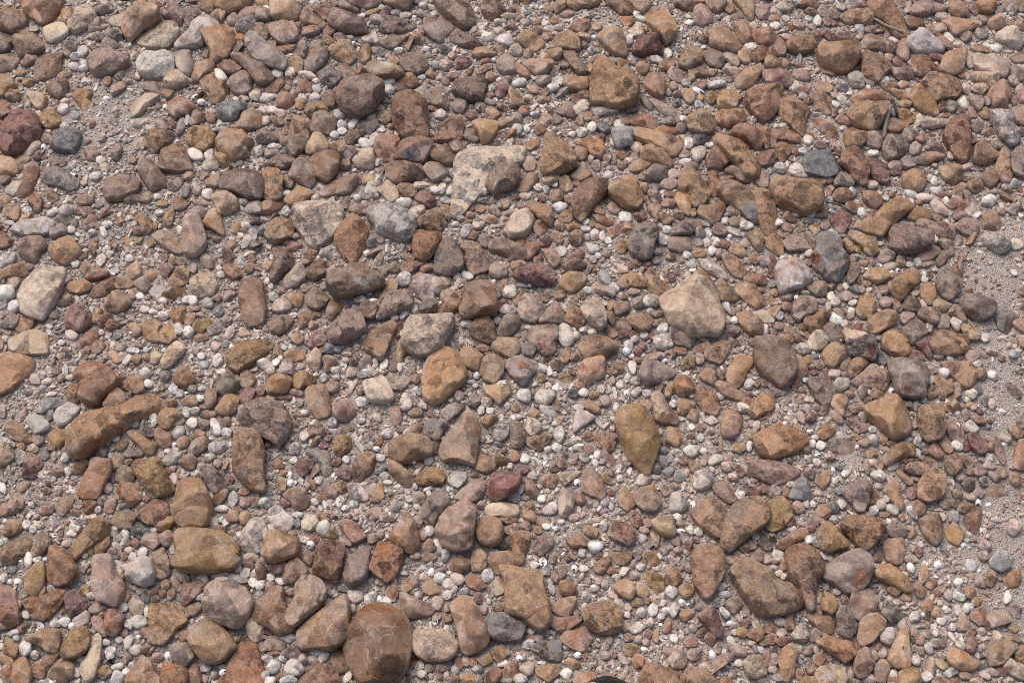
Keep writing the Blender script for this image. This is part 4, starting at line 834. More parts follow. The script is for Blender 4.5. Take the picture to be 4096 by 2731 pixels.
MINOR = """
tb|A|1|13,1688 39,1677 87,1706 131,1749 126,1771 87,1771 39,1749
tb|A|1|1838,1427 1847,1396 1878,1388 1930,1423 1921,1466 1908,1484 1865,1471 1843,1449
tb|R|2|3534,1832 3560,1797 3616,1769 3656,1784 3656,1819 3608,1823 3573,1854 3542,1863
kc|R|0|954,57 989,30 1045,33 1085,65 1063,94 971,87
kt|A|1|723,2353 732,2327 793,2322 823,2344 793,2379 749,2414 723,2401
tk|R|1|3978,679 4000,610 4017,590 4035,601 4039,679 4026,733 3991,719
tb|R|2|2566,601 2584,584 2623,586 2658,610 2688,645 2671,673 2632,645 2571,640
yt|P|1|3592,2693 3621,2675 3664,2671 3686,2719 3660,2754 3595,2745
tg|R|1|2941,335 2954,301 3006,266 3041,266 3041,296 3011,340 2958,364
ck|R|1|3142,187 3172,152 3211,139 3251,166 3253,200 3203,216 3155,209
cb|R|1|2828,636 2854,592 2876,584 2919,623 2915,649 2876,679 2832,671
kb|A|0|-17,218 35,213 83,242 65,270 52,285 13,290 -17,283
ct|R|1|3006,126 3041,109 3085,113 3102,157 3093,192 3045,187 3015,161
kg|A|0|638,35 675,13 719,26 736,57 723,109 684,96 653,65
tg|R|1|2105,814 2126,801 2179,818 2209,844 2205,907 2170,892 2135,857
ty|A|2|3425,1245 3438,1197 3473,1166 3503,1197 3499,1245 3486,1273 3447,1271
cd|R|2|416,2488 431,2444 466,2438 497,2466 483,2514 457,2540 427,2531
kb|R|0|3449,157 3481,135 3516,152 3577,187 3564,213 3499,200 3455,196
tp|P|0|-17,627 26,627 65,653 70,697 -17,706
tb|R|1|3379,536 3403,507 3434,514 3464,536 3455,575 3420,597 3381,592
kt|R|0|618,949 645,927 697,936 714,970 730,1010 706,1018 666,997 627,966
wk|A|1|1072,2074 1081,2048 1133,2044 1172,2078 1168,2109 1146,2129 1094,2105
ty|R|1|1889,488 1926,479 1987,492 1989,514 1960,566 1926,571 1917,531
ck|R|1|1357,2096 1372,2078 1416,2085 1446,2118 1464,2148 1425,2174 1399,2161
tk|A|1|2092,244 2126,229 2170,231 2214,257 2192,274 2183,296 2148,305 2118,283
yn|A|1|440,2092 462,2048 501,2035 536,2052 544,2074 523,2113 470,2109
tb|A|1|2505,1271 2536,1249 2592,1258 2614,1275 2597,1319 2566,1328 2527,1306
gb|R|1|869,1540 884,1505 919,1497 963,1518 945,1562 902,1586 871,1566
yt|R|-1|287,375 335,353 370,370 370,431 344,462 314,427
to|A|1|2470,1136 2492,1101 2527,1088 2575,1110 2603,1123 2584,1145 2523,1153 2484,1151
bk|R|1|1135,571 1155,547 1198,540 1229,562 1216,601 1176,636 1155,614
yt|P|1|3525,1358 3542,1323 3577,1317 3608,1341 3630,1371 3586,1397 3542,1393
bk|A|1|2155,1288 2179,1245 2222,1203 2244,1227 2257,1267 2248,1291 2200,1293
yb|R|0|-17,296 26,305 65,335 57,357 22,388 -17,392
tg|R|1|418,1219 466,1160 518,1197 518,1223 483,1249 436,1243
ty|A|1|3534,1963 3573,1915 3595,1906 3599,1963 3616,2019 3599,2041 3569,2011
bt|R|0|1926,44 1943,4 1978,0 2017,30 2021,52 1978,83 1952,85 1934,61
pg|R|1|2235,2019 2244,1976 2283,1950 2301,1984 2292,2037 2270,2072 2240,2063
tb|A|0|3246,379 3294,364 3325,405 3333,449 3307,466 3264,440
ny|A|0|1220,1806 1303,1802 1320,1832 1329,1889 1303,1910 1277,1880 1259,1828
ct|A|0|359,1180 379,1145 436,1101 468,1105 457,1153 418,1184 375,1193
nw|R|2|2449,523 2479,512 2518,510 2531,531 2529,571 2497,592 2470,597 2453,558
rk|A|1|94,1828 122,1812 161,1828 170,1858 148,1889 139,1915 87,1906 105,1867
gb|R|0|2684,927 2714,892 2754,870 2788,875 2784,918 2754,944 2693,949
pt|R|2|642,1457 666,1401 697,1366 719,1370 736,1401 706,1440 675,1475 658,1475
tp|A|1|814,892 841,835 871,831 884,870 899,936 889,944 854,918 819,905
rk|A|1|3322,870 3368,831 3403,853 3394,901 3373,936 3351,931 3325,892
tg|R|-1|3921,896 3921,857 3965,844 3991,875 4000,909 3965,936 3930,933
ny|A|2|1688,1732 1708,1675 1738,1675 1756,1688 1793,1688 1773,1719 1751,1760 1717,1749
gb|A|0|3290,1310 3316,1288 3351,1297 3373,1328 3377,1362 3351,1380 3312,1367
kt|A|0|-9,2032 35,2011 57,1971 96,1998 91,2032 65,2054 -9,2063
tp|R|1|1222,597 1250,540 1281,536 1307,571 1309,605 1259,623 1233,618
bc|R|0|1717,623 1743,597 1782,579 1804,610 1819,653 1786,669 1743,649
bt|R|1|2327,1362 2370,1341 2418,1354 2431,1389 2396,1415 2344,1406
yb|R|1|3214,1288 3268,1249 3316,1236 3320,1254 3294,1293 3281,1323 3246,1330
bk|R|1|1222,1197 1233,1166 1264,1156 1311,1188 1303,1223 1268,1243 1233,1227
to|R|1|2240,1132 2266,1097 2309,1088 2340,1110 2331,1140 2288,1169 2248,1151
oc|R|0|2309,579 2340,558 2388,553 2414,579 2418,618 2396,640 2362,623 2353,597
yn|A|1|2862,1140 2884,1114 2919,1140 2954,1180 2941,1201 2884,1206 2867,1175
to|A|1|1135,801 1168,774 1190,740 1216,748 1255,770 1220,796 1194,827 1159,822
pg|R|1|1133,1123 1155,1092 1198,1053 1220,1084 1224,1110 1198,1140 1150,1153
tg|R|1|2255,209 2288,192 2305,205 2314,240 2346,274 2344,296 2318,303 2279,270 2261,240
pg|R|0|523,457 544,401 588,379 636,392 610,418 562,462 531,475
kr|R|0|1335,1636 1364,1601 1386,1592 1416,1632 1416,1662 1381,1686 1346,1675
wy|P|1|3987,135 4022,113 4065,126 4091,166 4074,196 4030,179 3991,157
gb|R|1|1993,1332 2008,1280 2030,1258 2069,1262 2078,1301 2039,1341 2000,1349
gn|A|0|3982,1267 4026,1225 4056,1254 4052,1293 4026,1332 3991,1315
ck|R|1|2203,2492 2231,2466 2292,2466 2327,2464 2318,2488 2257,2529 2214,2514
kt|P|1|2203,2427 2240,2396 2292,2388 2305,2410 2288,2449 2261,2466 2222,2453
kt|A|1|2769,74 2780,39 2802,15 2845,44 2849,87 2810,109 2775,94
tk|R|1|3756,675 3791,658 3843,666 3847,706 3821,736 3786,727 3765,706
tb|R|1|505,1732 527,1714 562,1732 592,1762 627,1780 610,1819 584,1815 544,1767
kb|A|1|3782,1714 3795,1680 3826,1667 3852,1706 3856,1754 3852,1771 3804,1754
bt|A|1|1325,2623 1359,2590 1390,2619 1403,2666 1386,2686 1346,2690
wn|A|1|98,1671 126,1658 166,1662 198,1697 192,1723 144,1738 122,1710
cb|P|0|1751,505 1791,479 1843,470 1856,510 1843,531 1791,540 1756,523
tk|A|1|3784,30 3812,4 3856,0 3876,39 3873,65 3830,76 3795,57
bg|R|1|1727,379 1734,340 1764,335 1782,362 1793,440 1769,436 1730,418
ng|R|1|3157,1989 3181,1932 3216,1908 3233,1928 3244,1989 3194,1998
ck|A|0|2518,492 2536,462 2588,453 2610,475 2640,497 2619,523 2562,510
wn|A|2|3958,2240 4000,2192 4026,2209 4048,2257 4004,2285 3965,2266
yc|R|0|632,1662 653,1634 697,1638 732,1667 697,1684 679,1714 653,1714 634,1688
tp|R|2|2608,2092 2632,2074 2688,2065 2701,2135 2680,2146 2645,2139
pt|R|1|658,327 688,283 710,281 767,327 740,344 697,355 666,348
kr|A|1|3815,901 3856,879 3913,872 3917,923 3882,944 3839,931
pt|R|1|978,2488 997,2470 1045,2475 1054,2527 1024,2566 993,2540
pk|A|2|4015,2666 4039,2632 4096,2662 4126,2693 4096,2719 4052,2701
kr|A|1|2133,2179 2148,2148 2183,2129 2214,2153 2209,2183 2170,2222 2135,2205
ck|R|1|3072,131 3098,131 3129,161 3142,209 3124,224 3072,213
tb|R|1|3231,2466 3251,2449 3325,2479 3338,2505 3325,2531 3285,2523 3246,2492
bk|R|1|2039,1688 2074,1688 2096,1714 2096,1775 2074,1793 2048,1784
bk|R|0|1407,17 1438,-17 1529,-17 1525,13 1477,39 1438,30
tb|A|1|2142,2660 2240,2656 2240,2693 2196,2725 2153,2701
kb|A|1|3939,2466 3965,2442 4017,2440 4043,2475 4030,2492 3969,2510
bk|A|1|2849,1941 2880,1924 2915,1928 2919,1963 2950,1993 2945,2006 2910,2011 2867,1976
tg|R|0|2253,335 2270,314 2349,307 2353,348 2327,370 2274,366
yc|R|1|867,1627 897,1588 932,1579 954,1601 941,1645 906,1662 871,1649
tb|A|0|0,1084 57,1058 100,1042 109,1097 78,1110 26,1101 0,1127
tg|R|1|2937,94 2954,81 2984,87 3013,144 3006,170 2967,174 2945,139
gb|A|0|736,26 797,26 797,78 784,109 754,118 736,78
bg|R|0|-17,131 26,135 46,161 48,192 26,216 -17,218
tk|R|1|2891,1023 2932,1025 2967,1053 2982,1084 2967,1110 2932,1101 2902,1066
rk|A|1|2139,1375 2161,1349 2222,1349 2222,1392 2214,1414 2179,1423 2153,1401
to|A|1|486,1549 514,1505 544,1497 571,1518 577,1562 549,1577 510,1562
bg|R|1|2575,697 2614,658 2645,642 2666,666 2666,714 2614,723
dp|A|2|3525,2449 3547,2392 3582,2418 3616,2462 3564,2490 3542,2470
bk|R|1|1697,679 1721,653 1760,657 1791,683 1786,709 1747,727 1725,722
ct|R|1|2693,1532 2710,1505 2745,1505 2773,1540 2767,1571 2727,1588 2706,1571
cb|A|0|318,1354 348,1328 383,1306 396,1362 370,1397 314,1389
tb|A|1|675,1123 706,1071 736,1062 754,1084 749,1132 719,1145 679,1145
ty|R|0|767,305 780,261 828,244 858,261 854,287 814,305 797,327 771,327
kt|R|2|3623,1871 3638,1854 3682,1849 3725,1834 3738,1863 3704,1893 3669,1900 3630,1889
tp|A|1|1884,2266 1889,2209 1917,2190 1947,2218 1947,2261 1921,2285 1891,2283
bg|R|0|1801,144 1843,128 1921,170 1917,187 1882,198 1821,174
yt|P|-1|2577,2301 2614,2283 2653,2314 2653,2357 2623,2379 2592,2344
wp|P|1|2771,1928 2784,1889 2828,1882 2849,1906 2841,1945 2806,1963 2780,1954
tg|R|1|2862,1540 2880,1525 2910,1532 2945,1562 2984,1575 2980,1597 2932,1597 2884,1575
bt|R|2|416,1606 436,1571 466,1553 488,1566 503,1601 479,1623 449,1636 422,1627
pt|P|1|-9,1762 26,1771 59,1819 35,1849 -9,1863
bt|R|1|1227,1079 1250,1049 1277,1034 1303,1058 1303,1097 1264,1121 1233,1110
gt|R|1|131,2214 144,2161 170,2122 192,2135 205,2179 174,2214 144,2227
pt|A|1|1507,761 1538,748 1555,707 1573,727 1595,770 1595,792 1564,814 1547,796
ct|R|1|3102,2174 3146,2153 3185,2113 3229,2122 3224,2148 3185,2166 3137,2200
cb|P|0|1738,549 1808,514 1843,523 1847,558 1808,575 1747,571
yt|A|1|1331,1767 1346,1741 1399,1745 1403,1788 1386,1806 1355,1828 1335,1802
tg|A|-1|3934,1954 3978,1932 4022,1937 4030,1976 3978,1998 3939,1984
bt|R|0|2427,13 2457,-17 2505,9 2531,39 2518,61 2484,63 2453,35
tk|R|1|2932,-9 3002,-13 3015,26 3011,83 2993,83 2967,39
gb|A|0|1666,2057 1703,2022 1756,2031 1760,2065 1738,2109 1703,2074
tc|A|0|3063,944 3098,936 3129,966 3133,1023 3107,1023 3063,988
ck|A|0|314,1349 392,1349 422,1383 401,1414 379,1418 344,1388
kg|F|0|2671,970 2697,949 2754,951 2762,997 2719,1010 2675,1001
tg|A|0|3730,1510 3769,1505 3817,1536 3812,1566 3769,1592 3751,1558
tb|R|1|2065,166 2100,139 2135,144 2174,166 2170,187 2135,207 2096,187
wg|R|1|2797,1036 2828,1034 2876,1062 2906,1097 2902,1123 2867,1110 2815,1071
gk|R|0|1987,244 2026,213 2056,244 2056,292 2013,301 1991,279
cd|A|1|257,1571 283,1532 322,1523 331,1553 314,1610 296,1614 274,1597
yb|A|0|1227,462 1233,418 1285,403 1316,440 1303,457 1246,479
ct|A|1|2292,2719 2318,2693 2379,2684 2388,2714 2362,2745 2309,2749
yb|A|1|623,1332 671,1293 693,1315 706,1354 679,1380 640,1367
ct|R|1|693,1510 714,1479 740,1473 780,1514 762,1540 740,1555 706,1536
yt|R|1|566,1301 610,1280 645,1297 623,1328 640,1367 597,1362 571,1332
bk|R|1|3671,1254 3695,1227 3738,1230 3760,1254 3747,1297 3721,1297 3686,1275
pk|R|0|1425,640 1451,605 1490,597 1494,666 1460,679 1420,666
yb|R|0|161,466 183,440 222,444 244,497 205,516 174,505
tb|A|1|2102,1767 2126,1745 2207,1736 2192,1775 2157,1804 2118,1788
bg|R|1|1083,1310 1111,1269 1172,1267 1155,1315 1120,1341 1085,1328
tk|R|0|3063,335 3098,335 3109,379 3094,427 3063,470
cy|A|1|2257,1280 2279,1232 2301,1219 2327,1262 2340,1284 2318,1317 2288,1293
pg|R|1|3233,1367 3259,1328 3290,1319 3312,1362 3290,1397 3246,1397
tb|A|1|2475,2011 2484,1954 2501,1941 2527,1976 2540,2015 2510,2045 2479,2024
kb|R|1|2902,683 2941,666 2993,674 3002,718 2971,733 2932,713
cb|R|1|751,2688 767,2658 788,2658 806,2701 797,2749 767,2762 754,2732
nw|A|0|144,1645 174,1601 196,1588 235,1597 253,1619 231,1636 174,1653
kt|A|2|3497,2675 3525,2632 3551,2640 3560,2671 3542,2727 3508,2723
ct|R|0|2828,740 2841,683 2858,674 2884,735 2871,783 2845,788
tg|R|2|3778,1854 3795,1823 3826,1815 3854,1845 3839,1880 3808,1900 3786,1880
ct|A|1|3096,575 3137,571 3179,588 3150,627 3124,660 3102,618
gn|R|0|947,109 984,72 1024,74 1028,113 993,144 954,135
tp|R|2|2455,2349 2470,2325 2505,2320 2540,2349 2531,2388 2514,2394 2475,2375
ck|A|1|2403,1775 2405,1732 2440,1723 2468,1749 2449,1802 2427,1815 2410,1797
ck|R|1|3081,527 3102,516 3159,523 3198,553 3185,571 3124,562 3085,549
wp|P|1|2673,2015 2688,1976 2719,1971 2749,2011 2732,2045 2684,2045
bt|R|0|187,348 226,327 268,322 268,370 235,399 209,383
tp|R|1|3453,1105 3477,1079 3534,1077 3555,1101 3542,1123 3508,1134 3464,1119
tp|A|1|1974,2048 2004,2035 2061,2039 2069,2083 2026,2098 1991,2074
to|A|1|3630,875 3673,827 3699,825 3732,853 3721,879 3669,888
yn|F|1|3782,2126 3812,2089 3854,2126 3847,2161 3830,2181 3791,2157
gk|R|0|3399,700 3420,666 3473,674 3473,709 3455,744 3429,735
wk|A|1|1390,1937 1433,1932 1473,1984 1468,2002 1429,2002 1399,1984
rd|R|2|3873,1741 3895,1730 3926,1745 3947,1780 3943,1806 3917,1815 3886,1788
wp|P|1|2231,1315 2253,1295 2279,1310 2296,1362 2266,1389 2235,1362
pt|R|1|3886,296 3926,290 3987,296 3989,327 3965,362 3947,327 3891,322
yb|R|2|3283,2423 3294,2370 3307,2366 3346,2396 3342,2436 3325,2457 3290,2440
tg|R|1|1211,57 1246,50 1277,65 1303,100 1290,126 1259,100 1207,96
tg|R|1|1902,1854 1917,1823 1943,1819 1978,1845 1978,1871 1947,1889 1908,1880
tp|R|0|102,370 152,366 189,396 174,449 144,436 122,396
tp|A|1|3325,1619 3333,1579 3373,1575 3394,1592 3377,1627 3373,1667 3346,1649
bk|R|1|462,1902 475,1871 501,1858 531,1884 536,1919 497,1932 466,1924
bc|R|2|1438,1232 1455,1203 1486,1201 1507,1219 1503,1262 1477,1275 1446,1262
to|R|1|2697,792 2723,766 2758,792 2760,862 2736,857 2710,827
to|A|1|268,1149 287,1125 340,1121 366,1140 357,1162 314,1177 279,1166
kr|A|0|2601,396 2627,396 2680,427 2714,462 2714,479 2666,466 2627,436
wy|A|2|2292,1719 2305,1645 2344,1645 2381,1669 2331,1701 2301,1728
gk|R|1|3338,718 3351,687 3390,683 3416,722 3403,746 3342,746
tb|R|0|4056,2614 4087,2582 4126,2588 4126,2658 4074,2645
bg|R|1|2817,222 2841,196 2871,209 2897,244 2876,274 2832,261
gt|R|0|1024,549 1059,518 1107,531 1115,566 1068,579 1033,571
tb|R|1|1799,2253 1821,2231 1852,2222 1880,2244 1873,2279 1843,2292 1812,2279
tc|R|1|3677,1166 3695,1134 3730,1136 3741,1184 3721,1223 3695,1206
bg|R|1|1076,645 1111,623 1155,623 1183,645 1163,666 1129,675 1081,658
bg|R|1|2253,1053 2266,1027 2288,1021 2340,1053 2335,1071 2274,1088 2257,1071
cy|P|1|1760,1249 1769,1188 1843,1206 1825,1241 1764,1260
tb|R|1|2592,1136 2614,1112 2649,1132 2677,1158 2636,1190 2601,1171
wk|P|1|3161,2540 3185,2510 3224,2488 3240,2531 3216,2566 3177,2562
kp|A|1|2673,2636 2693,2610 2741,2606 2749,2640 2732,2671 2693,2671
tb|A|1|3194,2727 3220,2706 3255,2701 3281,2731 3255,2762 3203,2758
kb|A|1|1039,2592 1081,2540 1142,2579 1129,2601 1072,2597 1046,2606
gt|A|1|2869,1336 2906,1297 2954,1310 2954,1332 2910,1362 2876,1362
pg|A|2|3680,492 3704,470 3743,475 3799,475 3795,497 3743,510 3695,516
bg|R|0|2553,713 2584,683 2666,674 2666,700 2627,716 2597,729
kb|R|1|3227,1153 3246,1123 3298,1123 3309,1149 3298,1180 3268,1186
kr|A|0|3943,1749 3978,1741 4008,1775 4019,1823 4013,1863 3995,1836 3969,1784
rd|R|1|3660,1379 3677,1353 3721,1353 3738,1396 3717,1436 3690,1405
wn|A|1|1791,1906 1817,1880 1865,1889 1860,1924 1834,1954 1795,1932
tp|A|1|2521,9 2536,-17 2597,-9 2599,17 2571,57 2540,35
wp|F|1|2610,1354 2640,1341 2684,1334 2693,1367 2666,1397 2623,1393
tb|R|1|3030,518 3063,505 3093,540 3093,584 3063,601 3045,558
kt|A|1|2166,994 2218,992 2240,1027 2240,1058 2214,1075 2192,1045
wk|A|1|3392,305 3434,277 3455,296 3455,348 3416,355 3394,335
tb|A|1|2662,2292 2666,2268 2706,2270 2727,2318 2693,2344 2664,2335
ck|R|0|3706,105 3730,94 3756,131 3804,183 3795,209 3760,187 3725,131
kr|A|1|3562,283 3582,274 3643,272 3656,311 3595,327 3573,305
tp|A|1|3841,1310 3856,1288 3900,1306 3924,1336 3908,1358 3869,1358
ct|A|1|1858,2314 1882,2288 1917,2309 1947,2344 1913,2362 1873,2344
bd|A|1|3610,1232 3621,1184 3656,1184 3680,1201 3673,1245 3630,1247
yb|R|1|1174,1540 1190,1497 1220,1488 1259,1514 1255,1536 1216,1540 1198,1560
to|R|1|3392,1475 3412,1440 3447,1429 3473,1449 3455,1471 3420,1505 3399,1501
yb|R|1|192,1741 209,1721 261,1721 274,1745 235,1788 209,1771
w|P|1|1139,2671 1155,2640 1194,2640 1218,2675 1198,2697 1159,2704
gb|A|1|1120,2614 1190,2562 1203,2579 1209,2619 1176,2636
kg|P|1|1958,1062 1982,1047 2026,1066 2026,1105 1991,1114 1960,1101
bt|R|1|867,257 910,240 945,253 965,279 919,301 889,287
tg|A|1|1507,1210 1538,1149 1564,1114 1590,1132 1586,1158 1547,1184 1516,1232
rd|A|1|1179,1858 1207,1832 1250,1841 1250,1871 1211,1910 1194,1889
kp|A|1|1551,1527 1573,1510 1629,1503 1636,1532 1603,1562 1560,1553
kb|R|0|1396,844 1416,822 1460,818 1503,805 1507,822 1473,857 1433,859
tg|R|0|2989,940 3011,918 3045,931 3054,966 3037,1010 3011,984
ck|A|1|3878,2457 3904,2431 3939,2418 3943,2462 3921,2503 3882,2479
bg|A|0|1521,174 1560,142 1612,144 1616,161 1582,196 1547,194
tk|R|1|2264,2161 2274,2142 2331,2139 2355,2161 2344,2183 2292,2192
to|A|1|61,1310 87,1271 135,1271 135,1297 122,1328 87,1334
ty|A|1|9,2597 22,2553 48,2558 74,2588 65,2623 39,2634
tb|A|1|1960,2601 2004,2573 2039,2610 2000,2653 1974,2632
kp|R|1|562,2166 584,2135 627,2133 647,2166 636,2183 614,2198 588,2179
wn|A|1|597,1166 618,1138 662,1145 666,1184 640,1214 610,1188
ck|R|1|3451,788 3468,764 3525,783 3525,814 3499,835 3464,814
tb|R|0|2070,757 2113,696 2153,705 2144,731 2113,766 2083,772
kt|R|1|760,1797 780,1758 810,1743 836,1762 823,1797 784,1819
ck|R|0|1033,844 1063,809 1133,801 1129,822 1089,853 1050,857
tb|A|1|2710,1645 2714,1592 2732,1586 2780,1610 2767,1636 2727,1662
cb|R|0|-17,409 26,418 48,449 22,475 -17,483
tc|R|1|3179,1440 3194,1416 3224,1449 3227,1492 3203,1512 3177,1492
tk|R|1|11,835 44,809 78,835 78,875 65,888 26,866
kr|A|1|3229,2083 3264,2048 3325,2039 3316,2065 3259,2105 3238,2100
to|A|1|4015,2322 4035,2292 4069,2272 4085,2309 4069,2340 4030,2351
rk|R|1|1660,792 1677,768 1703,764 1743,801 1730,831 1703,827
pt|R|1|1227,1436 1259,1396 1285,1414 1285,1453 1268,1486 1237,1462
kc|R|1|4048,436 4096,422 4104,501 4069,501 4052,470
gb|P|1|1671,1241 1699,1201 1743,1201 1747,1241 1725,1254 1677,1258
yb|R|1|3904,22 3926,-4 3969,0 3982,26 3961,57 3926,52
gt|R|1|224,2032 248,1998 279,1971 294,1998 279,2037 248,2063
tb|A|1|1690,2344 1708,2305 1738,2318 1760,2366 1721,2379 1695,2366
wy|R|1|1719,1140 1738,1110 1795,1123 1791,1145 1751,1177 1725,1162
wp|P|1|2139,1592 2157,1562 2196,1562 2218,1584 2187,1623 2153,1614
kb|R|1|3386,1123 3399,1053 3438,1049 3438,1088 3416,1127 3394,1143
tk|R|1|13,2135 35,2083 83,2078 87,2118 48,2142
pw|A|1|1203,2087 1220,2055 1255,2057 1272,2087 1242,2124 1211,2113
tg|R|1|2828,9 2862,-13 2902,0 2897,35 2867,52 2836,35
wk|P|1|1767,1649 1782,1623 1817,1610 1843,1636 1825,1662 1791,1684
yo|A|1|2664,1745 2671,1706 2706,1714 2727,1754 2706,1788 2680,1771
pg|R|0|446,87 497,44 514,61 510,113 470,114 449,105
tg|A|1|120,2675 144,2645 170,2636 183,2693 166,2717 131,2701
to|A|0|1133,1414 1168,1392 1207,1401 1216,1436 1176,1449 1142,1436
dn|A|1|525,2113 544,2085 575,2096 601,2126 562,2157 527,2131
ck|R|1|618,1741 636,1714 679,1741 684,1775 662,1793 632,1775
ck|R|1|338,1101 362,1073 418,1079 436,1097 409,1114 362,1123
rk|R|1|954,1584 984,1549 1019,1562 1006,1614 980,1625 958,1601
yb|R|2|2235,2344 2253,2320 2279,2318 2303,2344 2292,2375 2266,2383 2240,2370
tb|F|1|2442,2222 2453,2207 2525,2209 2523,2235 2497,2259 2466,2253
bk|A|1|2227,449 2266,401 2283,409 2301,457 2292,473 2240,462
kb|A|1|3747,970 3778,953 3812,957 3817,1014 3799,1027 3769,997
tb|A|1|2795,1501 2823,1475 2867,1477 2867,1514 2854,1538 2815,1523
tb|R|1|3333,783 3351,757 3390,755 3412,783 3386,811 3342,805
gd|A|0|1429,505 1460,483 1507,479 1512,501 1481,540 1455,531
ck|A|1|1603,1066 1621,1042 1703,1047 1677,1071 1634,1095 1610,1084
tb|R|1|2314,9 2331,-17 2396,-13 2396,17 2362,33 2327,26
gk|R|1|3542,2122 3560,2098 3603,2098 3625,2122 3612,2148 3569,2148
tk|R|0|2516,671 2523,645 2597,640 2601,658 2566,688 2523,688
tb|A|1|675,1254 736,1219 740,1280 710,1304 688,1275
tg|A|1|3793,1249 3821,1214 3847,1232 3871,1284 3852,1293 3804,1262
pt|A|1|512,2418 531,2388 575,2414 571,2453 544,2466 523,2444
tp|R|1|3950,100 3969,70 4008,50 4019,78 4013,113 3978,122
bt|R|1|3924,713 3939,687 3974,683 3998,709 3978,740 3952,748
wc|A|1|2368,436 2392,420 2457,427 2473,449 2427,457 2388,468
ck|R|1|3582,192 3612,159 3630,174 3638,218 3621,246 3590,226
rk|R|0|1229,1362 1255,1336 1285,1336 1309,1362 1285,1389 1242,1389
pg|A|1|3011,1249 3045,1238 3085,1245 3093,1293 3054,1293 3024,1267
tb|A|1|2568,2218 2592,2196 2636,2235 2632,2253 2592,2274 2579,2253
kr|A|0|3019,48 3041,17 3080,22 3080,74 3037,83
ck|R|1|2096,992 2109,968 2153,966 2153,1001 2118,1040 2100,1027
kr|R|1|364,2479 379,2455 401,2457 427,2527 422,2547 388,2523
gk|R|1|1351,597 1372,584 1416,592 1425,610 1399,645 1364,636
pt|A|1|2231,1889 2327,1880 2309,1906 2257,1943
kw|R|0|980,831 1019,792 1045,801 1045,857 993,853
cb|A|1|3614,78 3638,68 3690,70 3699,100 3673,115 3634,113
tg|R|1|3542,501 3564,475 3595,483 3630,505 3586,531 3547,523
kc|R|1|3462,544 3486,525 3525,553 3516,597 3464,579
tb|R|1|1590,748 1616,731 1651,735 1666,766 1651,790 1616,785
yt|A|2|377,2187 392,2157 436,2142 436,2174 409,2218 383,2218
to|A|0|3270,1741 3303,1684 3342,1714 3320,1749 3290,1762
rk|A|1|2468,1310 2492,1271 2518,1288 2527,1315 2510,1341 2479,1352
tb|A|1|1192,1249 1224,1241 1259,1267 1233,1297 1198,1315
bc|R|0|1253,39 1277,20 1307,22 1327,39 1320,74 1298,87 1272,57
tb|A|2|168,2636 192,2614 237,2603 222,2658 187,2680
tp|A|0|250,21 296,41 290,65 270,98 237,83 239,52
rb|R|1|3035,623 3050,605 3093,601 3093,653 3045,666
tg|R|1|817,1592 828,1555 862,1558 867,1606 845,1632 828,1632
yt|A|1|771,1306 784,1280 836,1271 845,1293 806,1332 780,1328
bt|R|0|1020,100 1050,94 1072,118 1078,148 1059,166 1024,148
ck|R|1|3669,1023 3717,997 3751,988 3760,1010 3725,1040 3690,1047
tg|R|1|3680,636 3704,608 3743,610 3778,627 3743,645 3695,658
tp|R|1|1584,1392 1595,1366 1621,1366 1638,1392 1616,1418 1608,1449 1586,1444
wp|A|0|22,757 48,722 87,727 83,761 57,788 26,774
kp|A|1|1960,2340 1995,2305 2026,2349 2008,2375 1982,2383
kw|R|1|1087,1241 1111,1197 1142,1193 1168,1227 1129,1251
yb|R|0|540,875 566,855 597,879 610,914 588,938 562,905
ct|R|1|2976,1119 2989,1101 3045,1097 3063,1119 3054,1140 2989,1136
wp|R|1|1462,770 1477,731 1503,722 1523,731 1507,766 1516,788 1494,794 1468,783
gk|R|1|4035,283 4056,261 4087,274 4091,322 4061,331 4035,305
wg|R|1|1974,1741 1991,1701 2030,1701 2030,1745 2000,1767 1978,1758
gk|R|0|0,1301 35,1258 74,1267 74,1301 48,1317
to|A|1|1473,1971 1507,1932 1525,1924 1538,1989 1516,2002
bg|R|0|2697,17 2727,-9 2762,0 2780,35 2758,46 2723,39
tb|R|0|3063,226 3098,222 3129,248 3124,272 3063,274
kb|A|1|1555,1632 1599,1627 1608,1680 1582,1708 1568,1688
yb|A|1|3586,462 3608,436 3656,457 3660,483 3625,501
ck|A|1|2279,105 2301,81 2357,85 2353,113 2331,133 2292,120
kr|R|1|638,2139 671,2118 699,2139 693,2174 666,2187 645,2170
gk|R|0|566,344 597,324 653,357 640,385 601,375
bk|R|0|1359,261 1390,261 1425,296 1420,322 1377,322
ck|R|0|764,470 784,436 823,457 819,483 784,505 764,505
ck|A|0|1190,314 1224,318 1255,344 1242,375 1198,370
tb|R|1|1307,1245 1325,1201 1364,1210 1364,1232 1329,1275 1311,1271
bc|R|0|1294,392 1307,362 1329,359 1346,383 1338,427 1311,431 1298,414
kp|A|1|2889,218 2906,200 2945,218 2958,248 2945,272 2910,253
wk|P|2|3521,2545 3534,2514 3573,2512 3577,2558 3560,2577 3529,2566
tk|A|1|460,1136 483,1097 514,1114 540,1136 514,1153 466,1153
tg|R|0|1889,213 1917,187 1978,207 1978,222 1921,235 1891,226
tg|R|1|2285,705 2305,683 2331,670 2362,692 2353,718 2318,729
kw|A|1|3721,809 3747,790 3786,835 3786,862 3743,855
bk|R|1|714,1849 732,1828 767,1817 788,1841 771,1876 740,1871
cy|R|1|1599,318 1642,292 1673,331 1664,348 1642,357 1608,335
gk|A|0|3697,597 3730,555 3769,584 3786,623 3747,610
wk|A|1|290,2479 340,2440 362,2457 353,2488 314,2510
yb|R|0|616,2096 645,2078 688,2070 701,2087 679,2113 640,2124
pw|R|1|2105,1714 2113,1675 2139,1675 2166,1710 2135,1741 2113,1736
